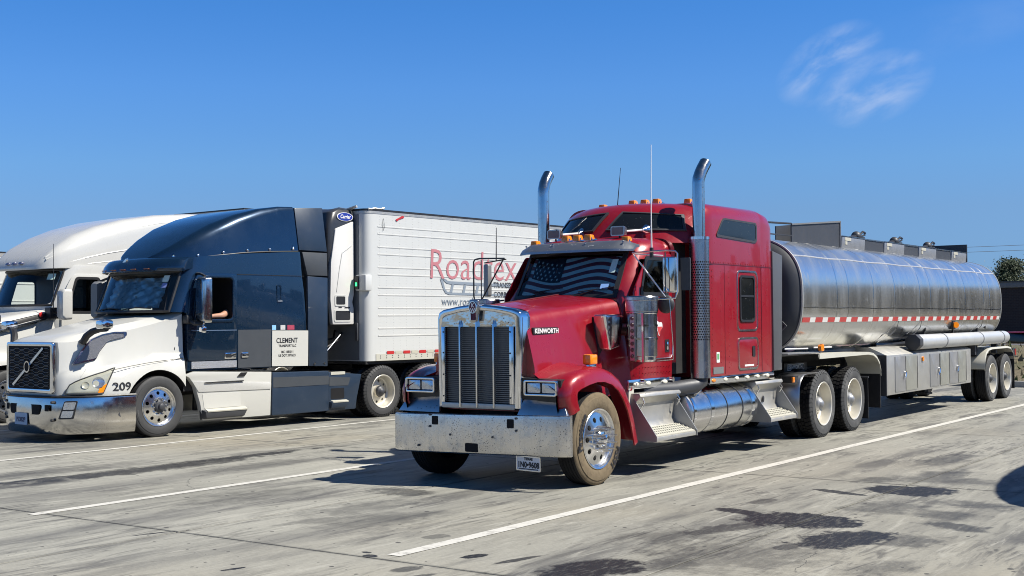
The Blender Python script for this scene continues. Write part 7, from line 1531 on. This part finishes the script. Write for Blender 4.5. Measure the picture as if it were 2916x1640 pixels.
mb = MB(); prism(mb, rpoly([(-1.0, 2.27), (1.0, 2.27), (.98, 2.93), (-.98, 2.93)], .06), lambda a, b, d: (a, d, b), -1.0, .75); cut(wc, mb, MT['void'])
mb = MB(); prism(mb, rpoly([(.02, 2.12), (.72, 2.12), (.72, 2.78), (.22, 2.78)], .06), lambda a, b, d: (d, a, b), -1.5, 1.5); cut(wc, mb, MT['void'])
def wwp(u, v, o=-.004):
    z = 2.25 + .70 * v; x = (u * 2 - 1) * (1.03 - .01 * v); return (x, wws(x, z) + o, z)
wg = obj('windscreen', grid_mb(20, 4, wwp), MT['clear'], W)
mb = MB(); e = [wwp(i / 20, 0, -.010) for i in range(21)] + [wwp(1, j / 6, -.010) for j in range(1, 7)] + [wwp(1 - i / 20, 1, -.010) for i in range(1, 21)] + [wwp(0, 1 - j / 6, -.010) for j in range(1, 6)]
tube(mb, e, .026, 6, closed=True); obj('seal', mb, MT['black'], wg)
mb = MB(); prism(mb, rrect2(.80, .93, 2.76, 2.88, .01), lambda a, b, d: (a, wws(a, b) - .010 - d, b), 0, .003); obj('sticker', mb, mat('pale_green_sticker', (.45, .62, .58), .5), wg)
mb = MB(); box(mb, -.9, .9, .60, .66, 2.2, 3.0); obj('rear_curtain', mb, MT['dkgrey'], W)
# tall roof
rr_ = []
for y, zb, zt, w, rt in ((-.44, 2.96, 3.02, .70, .03), (-.30, 2.97, 3.22, .95, .12), (-.05, 2.98, 3.44, 1.06, .26), (.35, 2.99, 3.68, 1.10, .34), (.85, 3.0, 3.88, 1.12, .36), (1.5, 3.0, 4.06, 1.13, .36), (2.3, 3.0, 4.20, 1.13, .32), (3.2, 3.0, 4.28, 1.13, .28), (4.05, 3.0, 4.30, 1.13, .26)):
    sec_ = rpoly([(-w, zb), (w, zb), (w - .05, zt), (-(w - .05), zt)], [.02, .02, rt, rt], 8); rr_.append([(x, y, z) for x, z in sec_])
mb = MB(); loft(mb, rr_); wr_ = obj('roof_fairing', mb, MT['white_clean'], W, ang=60)
for z_, k in ((.62, 1), (.30, 1)):     # raised pressing lines on the roof flank
    pts = []
    for y, zb, zt, w, rt in ((-.05, 2.98, 3.44, 1.06, .26), (.35, 2.99, 3.68, 1.10, .34), (.85, 3.0, 3.88, 1.12, .36), (1.5, 3.0, 4.06, 1.13, .36), (2.3, 3.0, 4.20, 1.13, .32), (3.2, 3.0, 4.28, 1.13, .28), (4.0, 3.0, 4.30, 1.13, .26)):
        zz = zb + (zt - zb - rt) * z_; pts.append((w - .05 * (zz - zb) / (zt - zb) + .001, y + .3 * (1 - z_), zz))
    mb = MB(); tube(mb, pts, .014, 6); obj('pressing_line', mb, MT['white_clean'], wr_)
for f_, rr__ in ((.29, .022), (.62, .016)):
    pts = []
    for y, zb, zt, w, rt in ((-.30, 2.97, 3.22, .95, .12), (-.05, 2.98, 3.44, 1.06, .26), (.35, 2.99, 3.68, 1.10, .34), (.85, 3.0, 3.88, 1.12, .36), (1.5, 3.0, 4.06, 1.13, .36), (2.3, 3.0, 4.20, 1.13, .32), (3.2, 3.0, 4.28, 1.13, .28), (4.0, 3.0, 4.30, 1.13, .26)):
        t = f_ * 1.15; pts.append((w - .05 - rt * (1 - math.cos(t * 1.3)) * .92, y, zt - rt + rt * math.sin(t * 1.3) * .985))
    mb = MB(); tube(mb, pts, rr__, 8); obj('pressing_line', mb, MT['white_clean'], wr_)
mb = MB(); box(mb, -1.13, 1.13, 3.0, 4.05, 1.0, 3.02); obj('sleeper_back', mb, MT['white_clean'], W)
for x in (-.92, -.30, -.06, .18, .80):
    y = wws(x, 3.06) - .185; mb = MB(); hexa(mb, [(x - .06, y - .02, 3.08), (x + .06, y - .02, 3.08), (x + .06, y + .10, 3.08), (x - .06, y + .10, 3.08), (x - .05, y + .02, 3.13), (x + .05, y + .02, 3.13), (x + .05, y + .10, 3.13), (x - .05, y + .10, 3.13)]); obj('marker_light', mb, mat('smoked_marker', (.05, .06, .12), .2, 0, .5), wr_, bevel=.01)
# hood
hr = []
for y, w, zt, zb in ((-2.55, .62, 1.45, .75), (-2.45, .74, 1.62, .72), (-2.2, .84, 1.76, .72), (-1.7, .93, 1.90, .72), (-1.1, 1.0, 2.03, .72), (-.5, 1.06, 2.15, .72), (-.2, 1.08, 2.20, .72)):
    sec_ = rpoly([(-w - .12, zb), (w + .12, zb), (w + .10, 1.15), (w, 1.35), (w * .93, zt - .03), (-w * .93, zt - .03), (-w, 1.35), (-w - .10, 1.15)], [.02, .02, .1, .1, .16, .16, .1, .1], 4); hr.append([(x, y, z + (.07 * (1 - (x / w) ** 2) if z > zt - .08 else 0)) for x, z in sec_])
mb = MB(); loft(mb, hr); wh = obj('hood', mb, MT['white_clean'], W, ang=55)
mb = MB()
for s in (1, -1): cyl(mb, (s * .6, -1.25, .5), (s * 1.5, -1.25, .5), .60, n=40)
cut(wh, mb, MT['frame'])
for s in (1, -1):
    mb = MB(); hexa(mb, [(s * .90, -1.55, 1.78), (s * 1.00, -1.5, 1.74), (s * 1.07, -.40, 1.96), (s * 1.0, -.42, 1.98), (s * .90, -1.5, 1.86), (s * .97, -1.45, 1.86), (s * 1.05, -.36, 2.10), (s * 1.0, -.36, 2.11)]); v = obj('side_vent', mb, MT['black'], W, bevel=.01)
    mb = MB(); hexa(mb, [(s * .93, -1.55, 1.72), (s * 1.01, -1.5, 1.70), (s * 1.08, -.62, 1.90), (s * 1.0, -.62, 1.92), (s * .93, -1.55, 1.755), (s * 1.01, -1.5, 1.735), (s * 1.085, -.50, 1.985), (s * 1.0, -.50, 1.99)]); obj('chrome_blade', mb, MT['chrome'], v, bevel=.008)
    mb = MB(); sphere(mb, (s * 1.06, -.52, 2.06), .045, 12, 8, sc=(.4, 1, 1.2)); obj('red_badge', mb, MT['redlens'], v)
    mb = MB(); hexa(mb, [(s * .70, -2.46, 1.0), (s * .98, -2.2, 1.0), (s * 1.06, -1.85, 1.05), (s * .75, -2.2, 1.05), (s * .68, -2.50, 1.25), (s * .90, -2.28, 1.30), (s * .98, -1.95, 1.36), (s * .75, -2.2, 1.30)]); obj('headlight', mb, MT['lamp'], W, bevel=.02)
    # hood mirrors, side mirrors
    hx_, hy = s * .82, -1.42
    mb = MB(); loft(mb, [[(hx_ + a, hy + k, 1.98 + b) for a, b in rrect2(-.10 * q, .10 * q, -.08 * q, .09 * q, .04, 3)] for k, q in ((0, .8), (.05, 1), (.14, .95))]); hm = obj('hood_mirror', mb, MT['chrome'], W)
    mb = MB(); tube(mb, [(hx_, hy + .06, 1.90), (hx_ - s * .0, hy + .10, 1.82), (hx_ - s * .03, hy + .2, 1.70)], [.03, .05, .06], 8); obj('mirror_foot', mb, MT['black'], hm)
    mb = MB(); loft(mb, [[(s * 1.46 + a, -.36 + k, 2.26 + b) for a, b in rrect2(-.12 * q, .12 * q, -.31 * q, .30 * q, .06, 4)] for k, q in ((0, .85), (.06, 1), (.20, .97))]); obj('mirror', mb, MT['white_clean'], W, ang=60)
    mb = MB(); tube(mb, [(s * 1.05, -.30, 2.14), (s * 1.40, -.28, 2.12)], .03, 6); tube(mb, [(s * 1.05, -.30, 2.06), (s * 1.40, -.28, 2.02)], .03, 6); box(mb, s * 1.10 - .09, s * 1.10 + .09, -.40, -.20, 1.98, 2.20); obj('mirror_arm', mb, MT['black'], W)
    mb = MB(); prism(mb, rpoly([(-.12, 1.2), (.82, 1.2), (.82, 2.88), (.15, 2.88), (-.02, 2.6), (-.12, 2.1)], .10), SX(1.141, s), -.004, .006); d = obj('door', mb, MT['white_clean'], W, bevel=.003)
    mb = MB(); prism(mb, rpoly([(.02, 2.12), (.72, 2.12), (.72, 2.78), (.22, 2.78)], .06), SX(0, s), 1.0, 1.3); cut(d, mb, MT['void'])
    mb = MB(); ringp(mb, rpoly([(-.02, 2.08), (.76, 2.08), (.76, 2.82), (.19, 2.82)], .08), rpoly([(.03, 2.13), (.71, 2.13), (.71, 2.77), (.23, 2.77)], .06), SX(1.145, s), -.004, .008); obj('window_frame', mb, MT['black'], d)
    if s > 0:
        mb = MB(); prism(mb, rpoly([(.03, 2.13), (.71, 2.13), (.71, 2.77), (.23, 2.77)], .06), SX(1.13, s), 0, .005); obj('window', mb, MT['glass'], d)
    mb = MB(); prism(mb, rrect2(.62, .78, 1.45, 1.56, .02), SX(1.147, s), 0, .012); obj('handle', mb, MT['chrome'], d)
    mb = MB(); tube(mb, [(s * 1.24, -.36, 2.16), (s * 1.24, -.36, 3.45)], [.009, .005], 5); obj('antenna', mb, MT['black'], W)
    mb = MB(); prism(mb, rpoly([(-.55, .9), (4.0, .9), (3.98, .25), (-.45, .25)], .03), SX(1.10, s), -.05, .05); obj('side_skirt', mb, MT['white_clean'], W, bevel=.01)
    WS_BLUE.steer(W, s * 1.19, -1.25, s < 0)
    for y in (4.3, 5.6): WS_BLUE.drive(W, s * 1.2, y, s < 0)
    mb = MB(); box(mb, s * .42 - .05, s * .42 + .05, -2.2, 6.3, .62, .92); obj('frame_rail', mb, MT['frame'], W)
mb = MB(); prism(mb, rpoly([(-.55, .80), (.55, .80), (.60, 1.45), (-.60, 1.45)], .06), FY(-2.52), -.02, .03); wgr = obj('grille', mb, MT['black'], W)
mb = MB()
for i in range(7): box(mb, -.54, .54, -2.57, -2.553, .86 + i * .085, .90 + i * .085)
obj('grille_bars', mb, MT['alu'], wgr)['kind'] = 'stuff'
mb = MB(); loft(mb, [[(x, y + (.0 if z < .6 else .03), z) for z, y in ((.22, y0 + .05), (.3, y0), (.62, y0 - .01), (.70, y0 + .03), (.66, y0 + .15), (.25, y0 + .15))] for x, y0 in ((-1.2, -1.95), (-1.1, -2.25), (-.8, -2.52), (-.4, -2.62), (0, -2.64), (.4, -2.62), (.8, -2.52), (1.1, -2.25), (1.2, -1.95))]); obj('bumper', mb, MT['white_clean'], W, ang=50)
# parked truck outside the frame on the right: only its shadow reaches the picture
N2 = copy_tree(W); N2.location = (.22, 14.3, 0); N2.rotation_euler = (0, 0, 0); N2['label'] = 'white tractor whose shadow falls across the concrete at the right edge'
# trailers beyond
def plain_trailer(label, loc, rz, y0, ztop):
    t = empty('box_trailer', loc, rz); tag(t, label, 'trailer', 'white box trailers at the left edge')
    mb = MB(); prism(mb, rpoly([(-1.25, y0), (1.25, y0), (1.25, y0 + 15.5), (-1.25, y0 + 15.5)], [.12, .12, .02, .02], 5), TZ(1.1), 0, ztop - 1.22); b = obj('box_body', mb, MT['twhite'], t, ang=40)
    mb = MB(); box(mb, -1.255, 1.255, y0 - .005, y0 + 15.5, ztop - .118, ztop - .03); obj('top_rail', mb, MT['alu_rough'], t)
    mb = MB(); box(mb, -1.262, 1.262, y0 - .012, y0 + 15.51, ztop - .028, ztop); obj('roof_edge', mb, MT['black'], t)
    for z in (1.6, 2.0, 2.4, 2.8, 3.2):
        mb = MB(); prism(mb, [(1.25, z), (1.262, z + .008), (1.262, z + .03), (1.25, z + .036)], lambda a, b, d: (a, d, b), y0 + .2, y0 + 15.4); obj('wall_rib', mb, MT['white_clean'], t, smooth=False)
    for s in (1, -1):
        mb = MB(); box(mb, s * .5 - .07, s * .5 + .07, y0 + .2, y0 + 15.4, .95, 1.09); obj('frame_rail', mb, MT['frame'], t)
        mb = MB(); box(mb, s * .9 - .06, s * .9 + .06, y0 + 2.6, y0 + 2.74, .05, 1.0); obj('landing_leg', mb, MT['frame'], t)
        for y in (y0 + 12.5, y0 + 13.75): WS_TRL.drive(t, s * 1.2, y, s < 0)
    return t
plain_trailer('white box trailer whose dark roof edge shows above the white truck roof', (WX, WY, 0), WR, 4.45, 4.47)
plain_trailer('white box trailer cut off by the left edge, beyond the white truck', (-27.6, 15.5, 0), 0, .6, 3.55)
